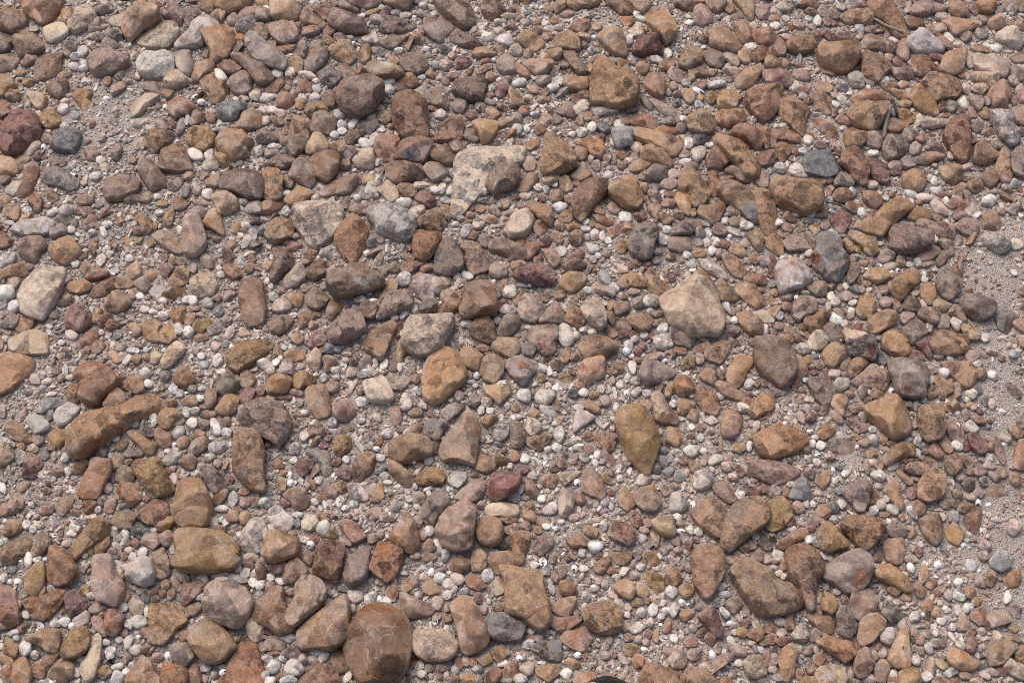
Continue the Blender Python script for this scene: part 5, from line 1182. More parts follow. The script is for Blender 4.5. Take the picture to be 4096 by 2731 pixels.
bt|A|1|2754,292 2780,261 2806,261 2839,301 2823,309 2780,309
tb|R|1|2375,2274 2396,2240 2431,2224 2444,2244 2427,2279 2396,2294
gn|A|1|2089,1392 2100,1366 2135,1357 2144,1401 2126,1427 2096,1418
ct|R|1|893,1071 915,1053 950,1075 967,1101 936,1119 906,1101
gk|R|0|1812,405 1830,390 1860,399 1867,427 1847,457 1812,444
ck|R|1|109,796 148,772 170,809 157,855 126,827
wp|P|1|-4,1031 26,1010 57,1018 52,1058 17,1071 0,1062
kg|R|0|3017,705 3045,683 3076,692 3067,748 3032,744
cb|R|0|-9,927 17,931 48,966 35,988 -9,992
tk|R|0|2039,235 2074,253 2113,292 2109,318 2074,296 2039,270
tp|R|0|2952,213 2980,183 3004,209 3002,248 2976,257 2954,240
pt|R|0|1507,466 1521,440 1551,436 1568,462 1564,488 1538,499 1516,483
ck|R|1|1107,396 1124,377 1155,379 1174,403 1146,433 1111,427
wp|P|1|2767,605 2797,584 2823,588 2819,623 2788,656 2771,640
pw|R|-1|527,488 562,470 610,479 597,510 544,518
yb|R|0|1440,218 1451,181 1479,176 1481,235 1464,259 1440,248
ck|A|0|1065,357 1102,322 1133,307 1137,335 1107,375 1072,372
kg|R|1|3869,388 3926,383 3937,414 3913,449 3882,418
tp|A|1|3135,2510 3146,2449 3172,2436 3181,2510 3159,2521
tb|A|2|2991,2536 3024,2510 3054,2492 3054,2549 3028,2564 2998,2549
kc|A|1|3826,2510 3839,2462 3856,2442 3878,2484 3869,2518 3834,2523
kp|P|0|2671,287 2701,272 2732,296 2732,331 2701,331 2675,314
bt|R|1|1381,553 1407,523 1446,520 1457,531 1416,575 1399,584
cb|R|1|1945,2697 1974,2666 2004,2684 1995,2723 1956,2736
tk|R|1|965,1497 989,1481 1021,1518 997,1553 967,1545
yt|R|0|862,627 889,603 910,618 921,653 897,675 867,653
pt|A|1|3882,362 3908,331 3939,316 3954,353 3926,383
ct|R|1|3006,226 3028,192 3067,192 3067,235 3024,250
tb|A|1|3259,1924 3281,1897 3320,1878 3316,1924 3294,1956 3268,1937
wk|R|1|647,1849 662,1823 697,1806 723,1815 714,1845 675,1863
wp|R|0|810,662 828,632 849,623 873,653 871,679 828,684
yp|A|0|57,627 87,623 109,618 122,640 87,679 65,675
gk|P|1|205,927 235,892 261,901 268,931 231,953 205,951
tb|A|1|2229,870 2261,840 2288,835 2298,875 2279,892 2253,892
tb|R|1|2100,1932 2126,1919 2153,1963 2148,1989 2122,1989 2100,1963
gk|R|-1|4000,1532 4030,1523 4078,1571 4069,1601 4030,1571
bk|R|1|2904,2418 2919,2390 2954,2392 2963,2423 2937,2455 2910,2436
tb|R|1|2039,348 2096,409 2092,422 2039,427
wp|R|1|2290,436 2327,401 2357,405 2353,436 2314,462 2296,457
yg|R|0|797,9 836,-9 854,35 854,61 819,48 793,26
rk|A|0|3172,287 3207,270 3246,305 3233,327 3185,318
gt|R|0|335,597 362,584 399,610 388,645 348,638
pt|A|1|2510,124 2553,87 2582,126 2566,146 2536,150
kb|P|0|734,2440 767,2410 801,2410 810,2431 775,2462 749,2457
pk|A|1|1636,840 1677,818 1701,816 1699,840 1673,879 1647,870
gn|R|0|2039,979 2074,988 2094,1023 2070,1040 2039,1045
tp|R|1|2168,718 2192,696 2231,687 2240,718 2214,735 2192,748
tb|A|1|2161,1919 2187,1895 2229,1906 2218,1950 2179,1945
kt|R|1|3340,144 3373,107 3412,139 3407,161 3368,166
oc|A|1|2619,518 2649,503 2701,507 2714,523 2675,542 2632,536
tp|A|1|797,1031 814,1005 845,1031 854,1071 832,1079 806,1058
gk|A|1|3769,401 3791,390 3821,405 3834,431 3808,453 3782,440
bn|R|0|1174,231 1194,187 1211,161 1233,192 1220,231 1207,237
kt|R|1|2906,2240 2919,2222 2954,2218 2993,2214 2998,2235 2958,2248 2919,2257
rb|R|1|1068,2270 1089,2251 1146,2248 1129,2288 1089,2296
rb|A|0|1819,240 1852,222 1891,248 1865,270 1825,279
kg|A|0|669,731 697,718 736,705 732,731 714,761 679,766
bg|R|0|248,168 287,170 305,192 290,218 270,235 253,209
yb|R|1|3860,744 3878,729 3926,727 3934,748 3904,772 3865,766
ck|A|1|688,792 706,779 754,818 736,835 697,842
wk|A|1|1390,2383 1394,2357 1446,2362 1453,2392 1416,2414
rk|A|0|1464,2045 1499,2024 1529,2032 1525,2063 1486,2085
rd|A|1|2960,1945 2984,1937 3024,1950 3043,1976 3032,1991 2984,1976
to|A|1|2314,1606 2362,1599 2401,1640 2388,1658 2344,1636
yb|A|-1|2227,1514 2257,1490 2309,1510 2274,1536 2235,1540
wp|R|1|1026,1453 1059,1434 1098,1466 1089,1503 1059,1484
tk|R|0|2237,718 2261,703 2290,731 2288,761 2257,770 2240,744
yp|A|1|1943,436 1965,422 2008,449 1978,483 1952,479
tk|R|1|1205,135 1216,109 1242,98 1268,105 1277,126 1259,142 1216,146
kt|R|0|3072,1241 3116,1223 3120,1241 3098,1275 3094,1306 3072,1306
pt|R|1|87,618 131,566 150,560 163,584 126,618 100,632
ty|R|0|845,65 875,26 904,44 897,78 875,98
yb|R|0|1148,1188 1176,1171 1209,1171 1207,1223 1181,1227
ck|R|1|3264,2045 3281,2019 3307,2015 3327,2045 3298,2072 3268,2067
gk|R|1|3512,1023 3538,997 3577,1014 3573,1036 3542,1053 3516,1045
yc|A|0|2492,2601 2510,2571 2549,2579 2562,2606 2518,2627
tb|R|0|2590,831 2610,816 2645,822 2632,853 2649,875 2627,886 2606,866
ck|R|0|2131,905 2148,883 2174,883 2187,918 2157,949 2139,931
yt|A|1|1838,2697 1869,2686 1908,2710 1904,2736 1852,2732
wr|A|1|3921,809 3947,779 3969,768 3987,796 3969,827 3926,822
gt|R|1|2017,1466 2043,1444 2078,1444 2078,1492 2048,1497
rk|A|1|634,1066 653,1045 697,1066 666,1112 649,1105
oc|A|1|2366,853 2401,862 2440,870 2457,892 2431,907 2392,892
pt|A|1|3852,235 3873,200 3891,209 3902,266 3873,277
yg|R|1|2183,222 2200,196 2235,192 2251,218 2231,240 2200,242
kr|R|1|2011,927 2030,901 2069,896 2078,936 2039,949
wy|P|1|2571,1201 2597,1175 2627,1184 2638,1206 2623,1225 2579,1223
rb|R|1|2455,1223 2466,1210 2514,1212 2516,1241 2475,1262 2460,1249
gk|R|-1|4022,2431 4052,2414 4087,2440 4078,2479 4048,2466
dn|A|1|2771,553 2788,527 2836,540 2832,566 2780,581
tb|R|0|3643,2019 3669,2000 3701,2024 3695,2054 3660,2063
yb|A|-1|923,931 941,879 971,870 976,901 950,944
kw|R|1|2906,2579 2945,2573 2984,2597 2980,2623 2941,2619
tb|A|1|3032,2575 3063,2540 3102,2527 3106,2566 3063,2582
rk|A|1|1285,1945 1303,1928 1351,1963 1338,1993 1307,1984
rd|P|1|1346,1889 1377,1858 1407,1884 1399,1919 1364,1915
bg|A|1|3032,2174 3041,2135 3072,2148 3093,2192 3063,2200
yb|A|1|383,2693 405,2662 436,2658 449,2688 414,2717
gk|A|1|1642,2002 1656,1971 1677,1961 1699,1984 1695,2011 1664,2024
tk|R|0|507,1084 536,1055 562,1062 566,1097 523,1116
tb|R|1|2277,944 2305,920 2331,936 2327,966 2309,986 2283,970
pt|A|1|958,2253 976,2214 1028,2214 1041,2235 993,2253
ct|R|0|2636,257 2671,231 2701,248 2693,279 2649,285
wp|R|0|3159,671 3185,653 3229,684 3203,706 3159,697
yb|R|0|1155,261 1176,231 1211,244 1211,279 1190,296
ck|R|1|1290,1431 1307,1420 1346,1440 1329,1471 1307,1490 1294,1462
tb|A|0|179,757 196,744 240,796 209,818 187,792
yt|R|1|285,1880 314,1843 344,1836 353,1858 322,1893 296,1891
yb|A|0|651,879 666,844 697,840 697,866 684,909 662,905
yc|R|0|2714,2353 2745,2329 2775,2353 2767,2379 2736,2392
wk|R|1|3155,683 3185,666 3233,687 3229,713 3194,713
bg|R|1|1795,571 1812,553 1860,579 1852,605 1817,610
tb|A|0|418,2015 436,1989 466,1993 462,2028 449,2054 422,2045
tb|R|0|2915,997 2945,973 2976,997 2984,1023 2954,1027 2923,1014
kt|R|0|3690,2671 3725,2619 3738,2666 3734,2701 3704,2693
yp|A|1|2259,2645 2274,2627 2301,2634 2327,2662 2296,2680 2266,2671
wp|R|1|751,597 775,590 801,605 814,636 780,645 756,627
kc|A|1|2643,1967 2653,1937 2714,1932 2701,1958 2662,1987
wp|P|2|1597,1619 1612,1575 1629,1573 1647,1610 1642,1632 1616,1640
to|A|1|2717,2466 2723,2436 2784,2433 2775,2457 2754,2470 2741,2490
yt|P|1|1960,1815 1995,1815 2039,1841 2008,1860 1978,1858
yt|A|1|2542,2375 2549,2327 2575,2335 2599,2370 2579,2390
ct|R|1|3710,1802 3738,1767 3773,1819 3756,1836 3721,1819
tg|R|0|825,722 884,692 880,731 867,755 828,744
tk|F|0|3251,331 3281,329 3329,348 3316,375 3264,362
tk|R|0|4032,1710 4056,1695 4096,1728 4069,1758 4039,1736
wn|R|1|834,1788 854,1771 897,1771 908,1788 880,1812 845,1808
wy|R|1|2614,1370 2632,1353 2688,1357 2688,1383 2649,1396
wn|R|0|442,2714 462,2680 497,2701 483,2736 444,2741
tp|R|1|2727,362 2745,351 2775,370 2775,405 2754,418 2732,392
gt|R|1|540,1132 571,1108 605,1140 584,1171 553,1153
oc|A|1|2525,2636 2549,2608 2579,2627 2571,2662 2545,2675
pw|R|1|3338,1536 3351,1516 3394,1516 3396,1545 3364,1564 3342,1558
wg|P|1|2211,1732 2235,1701 2255,1710 2257,1749 2240,1775 2222,1758
gt|R|0|1353,13 1372,4 1416,22 1438,48 1394,50 1355,26
ck|R|0|4048,1293 4074,1280 4109,1284 4109,1336 4065,1315
bg|A|1|1856,540 1891,514 1908,527 1919,562 1895,571 1860,553
tb|A|1|2327,2116 2362,2100 2396,2118 2379,2157 2357,2148
wk|A|1|1460,2383 1486,2362 1512,2370 1494,2423 1460,2414
ck|A|0|152,2041 192,2006 220,2028 209,2054 166,2059
wn|R|1|527,2466 579,2466 588,2497 549,2512 529,2497
rk|R|2|3865,2584 3871,2547 3904,2549 3908,2584 3891,2610 3869,2606
wp|P|1|2174,2032 2205,2006 2231,2011 2227,2045 2196,2059 2174,2054
co|A|0|1311,584 1364,558 1394,584 1355,603 1320,601
wp|R|1|1588,1127 1608,1088 1642,1097 1638,1136 1608,1147
tb|R|1|723,1601 749,1584 780,1584 793,1619 762,1627 736,1621
kb|A|1|2747,2623 2762,2592 2806,2592 2797,2632 2767,2643
tb|A|0|2050,1188 2083,1162 2113,1175 2092,1206 2065,1227
ct|A|1|2880,2719 2902,2699 2941,2727 2919,2754 2884,2749
ct|R|1|847,2011 867,1971 910,1958 910,1984 880,2015
yt|A|0|2102,579 2131,553 2161,547 2153,584 2126,608 2105,597
bg|R|1|3745,1040 3760,1005 3791,1005 3795,1031 3760,1068 3747,1062
tk|R|1|444,1849 470,1815 501,1832 488,1863 457,1880
gn|A|0|828,1315 867,1284 886,1306 884,1328 841,1345
w|P|1|76,2592 91,2566 126,2571 126,2606 96,2627
tb|R|-1|0,796 26,781 52,801 44,814 17,831 0,875
wp|P|1|2065,1584 2083,1553 2118,1566 2120,1606 2087,1606
bk|A|1|3843,1937 3873,1906 3900,1915 3900,1950 3873,1963
rk|R|1|2849,914 2876,888 2910,918 2897,944 2862,940
tb|A|1|2085,2032 2113,2002 2135,2011 2135,2045 2100,2067
to|R|-1|579,1101 597,1079 636,1084 623,1132 588,1123
kg|R|1|3608,540 3630,510 3656,514 3662,549 3634,571
pt|A|2|442,2301 475,2257 501,2309 479,2322 449,2314
gn|R|1|3603,640 3630,627 3664,640 3656,671 3616,675
kg|R|0|2640,748 2658,718 2701,718 2710,740 2680,761
kb|R|1|1987,1162 2008,1114 2030,1110 2026,1145 2000,1193 1984,1188
cb|R|1|3725,2719 3751,2706 3786,2719 3791,2745 3734,2749
ct|A|1|3682,2418 3712,2386 3734,2410 3734,2440 3699,2447
tb|R|0|301,801 322,781 370,788 370,818 331,822
wp|R|1|2008,1171 2021,1145 2061,1145 2061,1188 2021,1190
yc|R|0|2771,1101 2806,1077 2845,1114 2854,1140 2797,1114
wp|R|1|1995,1241 2013,1219 2056,1223 2061,1254 2008,1260
tk|R|0|3878,187 3921,179 3961,200 3961,224 3913,213
tb|P|1|2198,783 2205,761 2231,759 2257,779 2244,805 2214,807
yb|A|0|353,988 370,949 396,949 388,997 375,1031
oc|R|0|936,131 971,131 982,161 963,189 936,174
yb|A|1|2923,1797 2941,1767 2976,1769 2989,1793 2958,1815
kt|A|1|22,1101 44,1099 87,1119 61,1156 35,1136
yb|R|1|329,2015 348,1998 388,2006 383,2032 340,2050
tc|A|1|3656,2349 3673,2322 3704,2357 3686,2394 3664,2383
tb|R|1|2296,610 2318,579 2349,610 2344,632 2318,645
tb|R|1|516,1297 536,1291 562,1306 562,1336 531,1349 518,1328
wn|R|1|838,1680 862,1671 884,1714 880,1741 854,1736
cb|P|0|1024,2261 1041,2255 1068,2283 1059,2309 1033,2318 1024,2309
kw|R|0|1446,157 1460,142 1494,139 1512,161 1507,183 1473,179
wk|P|1|2351,2183 2370,2161 2410,2166 2410,2192 2375,2211
gp|R|0|618,479 653,470 675,492 666,523 636,518
wk|R|0|1076,2037 1111,2019 1142,2045 1111,2067 1081,2063
tk|A|1|1203,2222 1220,2196 1255,2222 1242,2266 1216,2244
wy|A|1|3823,405 3852,381 3878,405 3878,431 3852,440
wp|R|1|2734,1802 2754,1782 2793,1784 2799,1806 2767,1830
dn|A|1|3503,1423 3516,1403 3542,1410 3553,1444 3538,1460 3512,1453
tb|R|1|2658,1571 2675,1527 2701,1527 2701,1553 2666,1606
tb|A|1|1632,1710 1664,1682 1690,1706 1673,1738 1642,1732
co|A|1|3582,1880 3599,1867 3651,1928 3634,1945 3603,1910
rk|F|-1|0,2292 17,2257 52,2261 26,2309 0,2327
co|A|0|1102,192 1137,181 1172,176 1185,179 1168,209 1137,216
gb|R|0|497,1810 531,1791 566,1806 575,1823 514,1832
kr|R|1|3599,1280 3612,1249 3656,1249 3651,1275 3616,1301
wk|A|0|1039,405 1054,372 1102,375 1111,388 1068,414
tb|R|1|2240,1427 2266,1383 2283,1379 2281,1414 2274,1444 2253,1453
wk|R|1|2545,1919 2562,1897 2597,1902 2603,1924 2571,1945 2549,1937
kg|R|1|3860,1423 3878,1399 3913,1401 3917,1427 3886,1451
kt|R|1|2592,766 2632,761 2643,796 2636,814 2610,814
rk|A|1|3412,1714 3451,1688 3488,1697 3464,1723 3434,1736
co|R|0|388,1288 409,1258 444,1254 444,1280 409,1310
to|A|1|429,1401 453,1401 497,1436 475,1455 453,1449
bk|R|1|1303,1540 1320,1523 1355,1529 1351,1562 1329,1575 1307,1558
wk|A|1|2209,822 2235,803 2274,822 2257,844 2231,853 2214,835
bk|A|1|1908,966 1934,927 1960,970 1947,992 1917,984
wp|A|2|2828,340 2854,322 2897,314 2906,331 2876,348 2836,357
tc|R|1|2218,17 2235,2 2264,4 2261,35 2227,57 2214,39
wk|R|1|847,2305 858,2279 897,2270 915,2288 889,2314
tb|A|1|1904,2632 1956,2610 1969,2649 1934,2662
gb|A|0|3268,44 3294,17 3325,44 3316,74 3285,65
ck|A|1|3564,1193 3595,1193 3612,1232 3603,1249 3573,1241
bk|R|2|3002,2227 3037,2190 3054,2214 3050,2244 3011,2246
tb|A|1|3832,1815 3856,1810 3900,1858 3869,1873
wp|A|1|3858,1697 3882,1677 3921,1710 3900,1730 3873,1723
tg|R|1|3725,1219 3747,1199 3782,1210 3799,1232 3769,1245
wp|A|1|2830,1849 2849,1819 2889,1815 2891,1841 2845,1863
wp|A|1|555,1484 579,1464 614,1488 588,1516 562,1510
gk|R|0|706,514 719,468 736,470 740,514 723,540 708,544
kb|R|0|446,375 470,331 497,324 501,353 479,370 457,388
ck|A|0|4037,226 4069,209 4096,222 4091,253 4056,253
kb|A|1|3721,2562 3743,2551 3786,2558 3778,2584 3738,2592
tg|R|0|3751,1758 3778,1754 3812,1797 3791,1815 3765,1788
wk|R|1|1068,2666 1089,2638 1120,2653 1107,2688 1081,2693
wp|A|1|3316,1280 3329,1245 3373,1280 3368,1301 3329,1293
yp|A|1|3133,1323 3150,1293 3190,1328 3190,1349 3150,1341
kw|R|2|3516,1210 3529,1188 3551,1182 3566,1201 3560,1227 3534,1236
kp|R|0|1725,2405 1743,2383 1773,2401 1760,2440 1734,2436
yp|A|1|597,1431 618,1399 649,1423 623,1460 601,1449
yp|A|1|3913,453 3939,422 3961,444 3961,479 3930,475
ty|A|2|2634,857 2666,853 2701,870 2666,901 2649,888
ck|R|0|1904,279 1960,253 1967,279 1921,305 1908,301
ty|A|1|3475,1989 3499,1950 3516,1976 3512,2011 3486,2019
kt|A|1|3512,1140 3547,1132 3564,1158 3547,1180 3521,1180
yp|A|1|1301,2135 1329,2094 1353,2139 1333,2155 1303,2148
rk|R|1|1743,2671 1764,2645 1806,2645 1795,2675 1760,2688
gk|R|0|224,870 253,853 287,875 266,901 231,888
nw|A|1|1118,2549 1137,2531 1168,2531 1190,2555 1159,2571
yt|R|1|3560,362 3582,357 3638,383 3634,401 3595,396
gb|A|0|1686,379 1717,348 1725,362 1727,418 1712,418
ck|A|1|2203,1457 2235,1427 2257,1457 2235,1484 2214,1479
kb|R|1|355,2431 375,2414 409,2414 418,2436 383,2453 357,2444
yp|A|0|1446,722 1460,694 1503,705 1494,731 1455,740
yb|R|0|2464,988 2484,957 2510,970 2501,1010 2475,1014
tc|R|0|2266,17 2292,-13 2322,26 2305,46 2274,30
tb|A|1|762,1741 784,1710 823,1732 801,1754 771,1760
rk|R|1|3812,866 3834,842 3886,862 3856,879 3821,883
gk|R|1|3551,662 3577,642 3608,658 3603,684 3560,684
yb|R|1|904,2074 915,2044 954,2048 954,2083 923,2087
tb|R|1|3706,1558 3730,1542 3756,1562 3743,1588 3712,1595
ct|R|1|3251,2623 3277,2608 3303,2627 3281,2662 3255,2649
kt|R|1|3166,2024 3185,2002 3216,2019 3216,2045 3185,2054
ck|A|1|2732,2566 2758,2540 2788,2558 2784,2584 2749,2586
wk|A|1|1233,2610 1281,2577 1307,2601 1281,2623
co|P|2|3370,962 3394,944 3416,1005 3394,1012 3377,988
w|R|1|1433,566 1446,551 1494,571 1490,588 1464,597 1442,584
wn|R|1|686,1732 706,1706 736,1710 732,1745 697,1754
kt|R|1|3235,2545 3259,2510 3288,2523 3272,2558 3246,2564
tb|R|1|2092,2065 2105,2039 2139,2048 2144,2087 2118,2085
tb|R|1|3527,344 3542,329 3595,335 3586,353 3547,370
gt|R|0|3359,1466 3390,1418 3405,1436 3394,1479 3373,1484
ck|A|0|2906,1841 2937,1849 2984,1889 2958,1910 2941,1880
tb|A|1|1105,1932 1120,1904 1146,1919 1142,1963 1115,1958
ck|A|1|3327,1236 3351,1230 3394,1245 3377,1280 3342,1254
tb|A|1|3116,2279 3129,2222 3153,2222 3155,2257 3142,2279
oc|A|1|2453,224 2492,240 2525,248 2505,270 2477,274
cb|R|0|3342,475 3368,457 3407,497 3381,507 3351,492
ck|A|1|2470,462 2505,453 2527,475 2510,505 2484,488
gk|R|1|3751,1297 3773,1262 3799,1288 3791,1315 3756,1315
gk|A|1|3897,2331 3921,2296 3947,2318 3943,2349 3908,2344
yc|A|1|0,2610 52,2636 48,2662 0,2649
kt|A|1|2427,827 2449,803 2484,840 2466,857 2440,849
tb|R|1|3396,1632 3420,1610 3455,1614 3455,1636 3416,1653
yt|R|1|1926,1667 1991,1660 1974,1688 1943,1708
dr|R|1|560,1714 592,1706 623,1719 610,1749 579,1741
kc|A|1|2388,2710 2427,2684 2466,2714 2440,2727
ct|A|1|2518,2074 2553,2061 2575,2074 2566,2100 2545,2111
tp|A|1|1547,1071 1586,1036 1599,1079 1577,1092 1551,1084
rd|R|1|3634,1423 3656,1405 3695,1423 3690,1444 3660,1449
yt|R|1|956,2074 963,2044 997,2048 997,2078 971,2100
wk|R|1|3183,1392 3207,1373 3244,1396 3229,1414 3194,1416
tb|A|1|1686,2222 1699,2205 1747,2218 1738,2240 1695,2244
co|A|0|2473,70 2518,70 2540,87 2514,109 2492,102
yb|P|0|2545,266 2571,248 2597,266 2588,292 2566,301
tp|R|1|224,1214 248,1184 283,1182 287,1201 257,1223
ck|A|1|333,883 362,859 388,862 388,892 357,903
tp|A|1|3738,2636 3765,2632 3799,2666 3773,2680 3743,2658
wp|A|1|2518,2514 2553,2484 2575,2501 2566,2523 2531,2534
wk|R|-1|3860,2266 3869,2235 3900,2248 3908,2279 3882,2288
rk|R|0|3072,1014 3098,1023 3107,1053 3094,1075 3072,1071
gb|A|1|3630,2039 3690,2039 3673,2083 3647,2070
kb|A|1|1967,2423 1995,2401 2026,2423 2000,2449 1974,2440
wp|R|2|858,279 880,279 910,314 893,327 865,322
ct|A|1|3285,131 3316,113 3333,144 3351,170 3312,161
ty|R|0|1764,822 1791,818 1804,857 1795,892 1782,875
wp|A|1|1152,1802 1172,1769 1198,1771 1194,1815 1163,1815
tb|R|1|708,1767 732,1741 758,1754 749,1784 719,1791
tb|R|0|2747,1667 2771,1632 2793,1645 2788,1688 2762,1680
tc|R|0|2897,39 2906,0 2923,4 2941,44 2915,59
wp|R|1|1584,809 1608,792 1642,794 1642,818 1612,833
yb|A|0|462,1771 492,1754 514,1767 492,1802 466,1797
wk|P|1|514,2597 540,2575 571,2584 553,2619 523,2614
gk|R|1|3636,597 3660,568 3686,584 3673,614 3643,618
rk|A|0|1144,979 1172,964 1211,979 1181,1005 1155,997
rk|A|1|551,2518 571,2499 595,2510 592,2553 566,2545
cb|R|1|682,2318 697,2301 727,2335 723,2364 701,2357
wn|P|1|420,2606 436,2584 464,2592 457,2627 436,2640
pt|A|1|3610,2240 3630,2218 3660,2218 3677,2244 3638,2253
yb|R|0|1338,1937 1364,1921 1388,1937 1386,1963 1359,1969
kt|A|1|63,1945 91,1924 124,1926 105,1958 83,1969
tc|R|0|745,1254 780,1254 775,1288 758,1306 740,1293
wk|A|1|3089,2222 3098,2196 3137,2205 3129,2235 3111,2246
gp|R|0|910,78 936,52 954,74 950,100 919,105
tb|A|1|797,1662 819,1638 858,1645 867,1662 836,1673
wn|R|1|3684,2697 3717,2675 3732,2706 3708,2727 3686,2719
tk|A|0|2366,835 2388,809 2418,844 2414,862 2379,853
wp|P|1|3802,1293 3817,1262 3847,1288 3830,1328
wk|A|1|492,2558 514,2538 534,2549 523,2584 505,2601
kt|A|1|2218,2266 2261,2259 2266,2292 2248,2316 2235,2292
yb|R|1|2734,1440 2754,1416 2780,1431 2775,1471 2754,1462
gn|A|1|2730,2240 2741,2224 2767,2257 2767,2288 2741,2283
rb|P|1|2159,953 2192,936 2205,953 2196,979 2170,988
bt|R|1|2309,375 2327,359 2353,366 2364,392 2349,401 2318,392
tb|R|0|2048,1049 2092,1042 2109,1058 2074,1075 2048,1079
ct|A|1|2264,905 2292,888 2331,896 2327,909 2274,925
wn|A|1|3808,2375 3821,2357 3865,2388 3847,2405 3812,2392
tg|R|1|2562,388 2584,385 2614,431 2601,444 2575,422
tp|R|1|2599,2126 2614,2131 2638,2148 2627,2196 2619,2192 2606,2161
wk|A|1|1390,497 1416,470 1438,464 1433,488 1407,523 1392,514
ck|A|1|63,2510 91,2488 126,2488 105,2518 83,2531
gb|R|1|3836,139 3856,120 3884,135 3878,161 3856,170
kp|R|1|3895,1880 3913,1863 3958,1884 3926,1902 3900,1900
ct|R|1|2301,1980 2318,1963 2344,1993 2331,2017 2309,2015
tb|A|1|581,2357 610,2342 640,2344 632,2370 601,2381
wp|R|1|4039,975 4056,953 4091,975 4087,992 4056,999
cb|R|1|3102,2562 3129,2545 3163,2553 3146,2579 3120,2584
wp|R|1|1843,927 1856,903 1889,905 1869,949 1847,949
pw|A|1|259,1319 287,1319 314,1341 296,1360 266,1349
wg|R|1|2627,1315 2653,1288 2673,1301 2662,1336 2636,1336
ck|P|1|3479,1575 3494,1553 3534,1571 3525,1588 3494,1597
gn|R|1|632,1497 653,1479 682,1492 679,1518 653,1523
ck|R|1|3643,2558 3647,2510 3669,2510 3677,2545 3656,2568
wn|A|2|3773,2688 3808,2666 3839,2684 3795,2710
tp|A|1|3723,2444 3743,2418 3760,2431 3760,2470 3730,2468
kw|R|0|1479,76 1499,63 1525,61 1538,78 1521,96 1494,94
gb|R|1|2660,481 2675,468 2710,470 2714,492 2688,503 2666,497
wn|R|2|2677,2436 2697,2407 2719,2431 2697,2468 2682,2457
tg|R|1|2645,814 2671,790 2701,805 2693,827 2658,829
co|A|0|1634,2671 1647,2619 1677,2627 1664,2658 1642,2680
cg|R|0|649,370 662,353 695,362 688,388 671,405
gn|R|1|723,770 745,735 762,748 754,788 732,792
wn|R|1|96,2240 109,2205 128,2222 126,2261 109,2272
tp|R|1|1054,1066 1063,1040 1102,1049 1102,1066 1076,1084
tp|A|1|2318,462 2349,444 2372,453 2362,479 2335,486
ck|A|1|3497,1845 3534,1834 3540,1858 3521,1884 3499,1867
tc|R|1|1200,1045 1220,1023 1259,1023 1233,1058 1207,1060
tc|A|2|1677,1079 1695,1058 1730,1049 1734,1071 1695,1092
yb|A|1|2403,1906 2427,1884 2451,1928 2444,1941 2418,1928
dn|A|0|1749,192 1773,176 1804,192 1791,218 1760,209
yb|R|1|2425,1254 2444,1236 2462,1267 2453,1301 2436,1288
gk|R|1|3961,571 3995,566 4035,584 4022,592 3982,597
bt|R|0|1083,468 1094,464 1133,483 1135,501 1107,507 1089,488
kg|R|1|3431,1562 3442,1542 3466,1545 3468,1579 3447,1595
co|A|1|2216,896 2227,875 2261,901 2253,927 2227,918
w|R|0|1534,348 1560,338 1582,357 1564,379 1538,377
rk|A|1|3569,240 3590,226 3621,257 3612,272 3577,261
kr|R|0|2906,840 2932,825 2971,853 2950,864 2915,853
kt|R|1|3318,1649 3333,1640 3373,1680 3355,1695 3329,1671
wn|R|1|277,2100 292,2083 322,2096 314,2129 283,2118
bt|A|0|2203,479 2218,453 2251,475 2235,497 2209,497
tp|R|1|1989,818 2008,798 2039,805 2030,835 2000,835
oc|R|1|2771,1014 2788,992 2823,1005 2815,1027 2784,1031
ck|R|1|3124,1227 3142,1206 3177,1223 3168,1245 3137,1243
to|A|1|1930,879 1956,853 1991,879 1965,896
kw|R|1|1952,831 1982,818 2002,857 1987,866 1960,849
kc|A|1|1181,87 1211,87 1218,109 1203,135 1185,126
bt|R|0|2503,431 2527,416 2553,422 2545,449 2510,453
gb|R|1|2780,927 2797,907 2823,931 2815,953 2788,953
wk|A|1|1372,2710 1399,2675 1416,2688 1403,2719 1377,2730
ck|R|1|3255,718 3272,703 3307,722 3290,744 3264,740
yp|A|1|3240,914 3246,896 3277,901 3281,927 3259,944
yt|A|0|2148,396 2192,377 2205,388 2192,414 2161,412
kc|A|1|3484,2231 3494,2207 3521,2209 3525,2240 3490,2248
wp|P|1|2958,896 2980,883 3013,905 2998,920 2967,918
pg|A|1|3656,492 3677,449 3699,470 3673,510
tb|A|1|1869,940 1891,914 1913,940 1899,962 1873,957
rk|R|1|1261,1728 1285,1710 1318,1723 1307,1743 1277,1745
tp|A|1|3601,2396 3616,2366 3647,2370 3643,2401 3616,2403
wn|R|0|4032,731 4052,716 4082,727 4078,748 4043,753
wk|R|1|2240,2688 2266,2671 2290,2688 2266,2717 2244,2701
ct|R|1|2649,2523 2662,2479 2684,2484 2684,2514 2666,2531
nd|A|1|2638,1845 2645,1819 2675,1849 2658,1876 2640,1871
wn|R|0|1331,444 1355,438 1377,457 1372,477 1346,479
cb|R|1|1026,1558 1050,1532 1068,1553 1050,1584 1033,1579
yb|A|1|3466,1806 3503,1793 3512,1819 3473,1839
rb|A|0|1584,1293 1612,1284 1603,1332 1586,1362
wp|A|1|2359,931 2379,914 2399,931 2392,957 2366,960
wn|R|1|3420,105 3442,89 3457,100 3455,139 3438,139
rk|A|0|2240,57 2270,37 2301,52 2266,78
rk|R|0|1516,57 1542,30 1566,28 1566,48 1542,70
gb|R|0|3952,1889 3987,1884 4004,1910 3978,1928
cb|R|0|1294,131 1311,105 1342,124 1325,146 1303,148
kc|A|1|2092,2083 2113,2078 2129,2109 2113,2122 2083,2105
wp|R|1|2512,1466 2518,1444 2545,1453 2540,1497 2527,1497
cy|A|1|3279,261 3303,266 3342,296 3329,305 3294,292
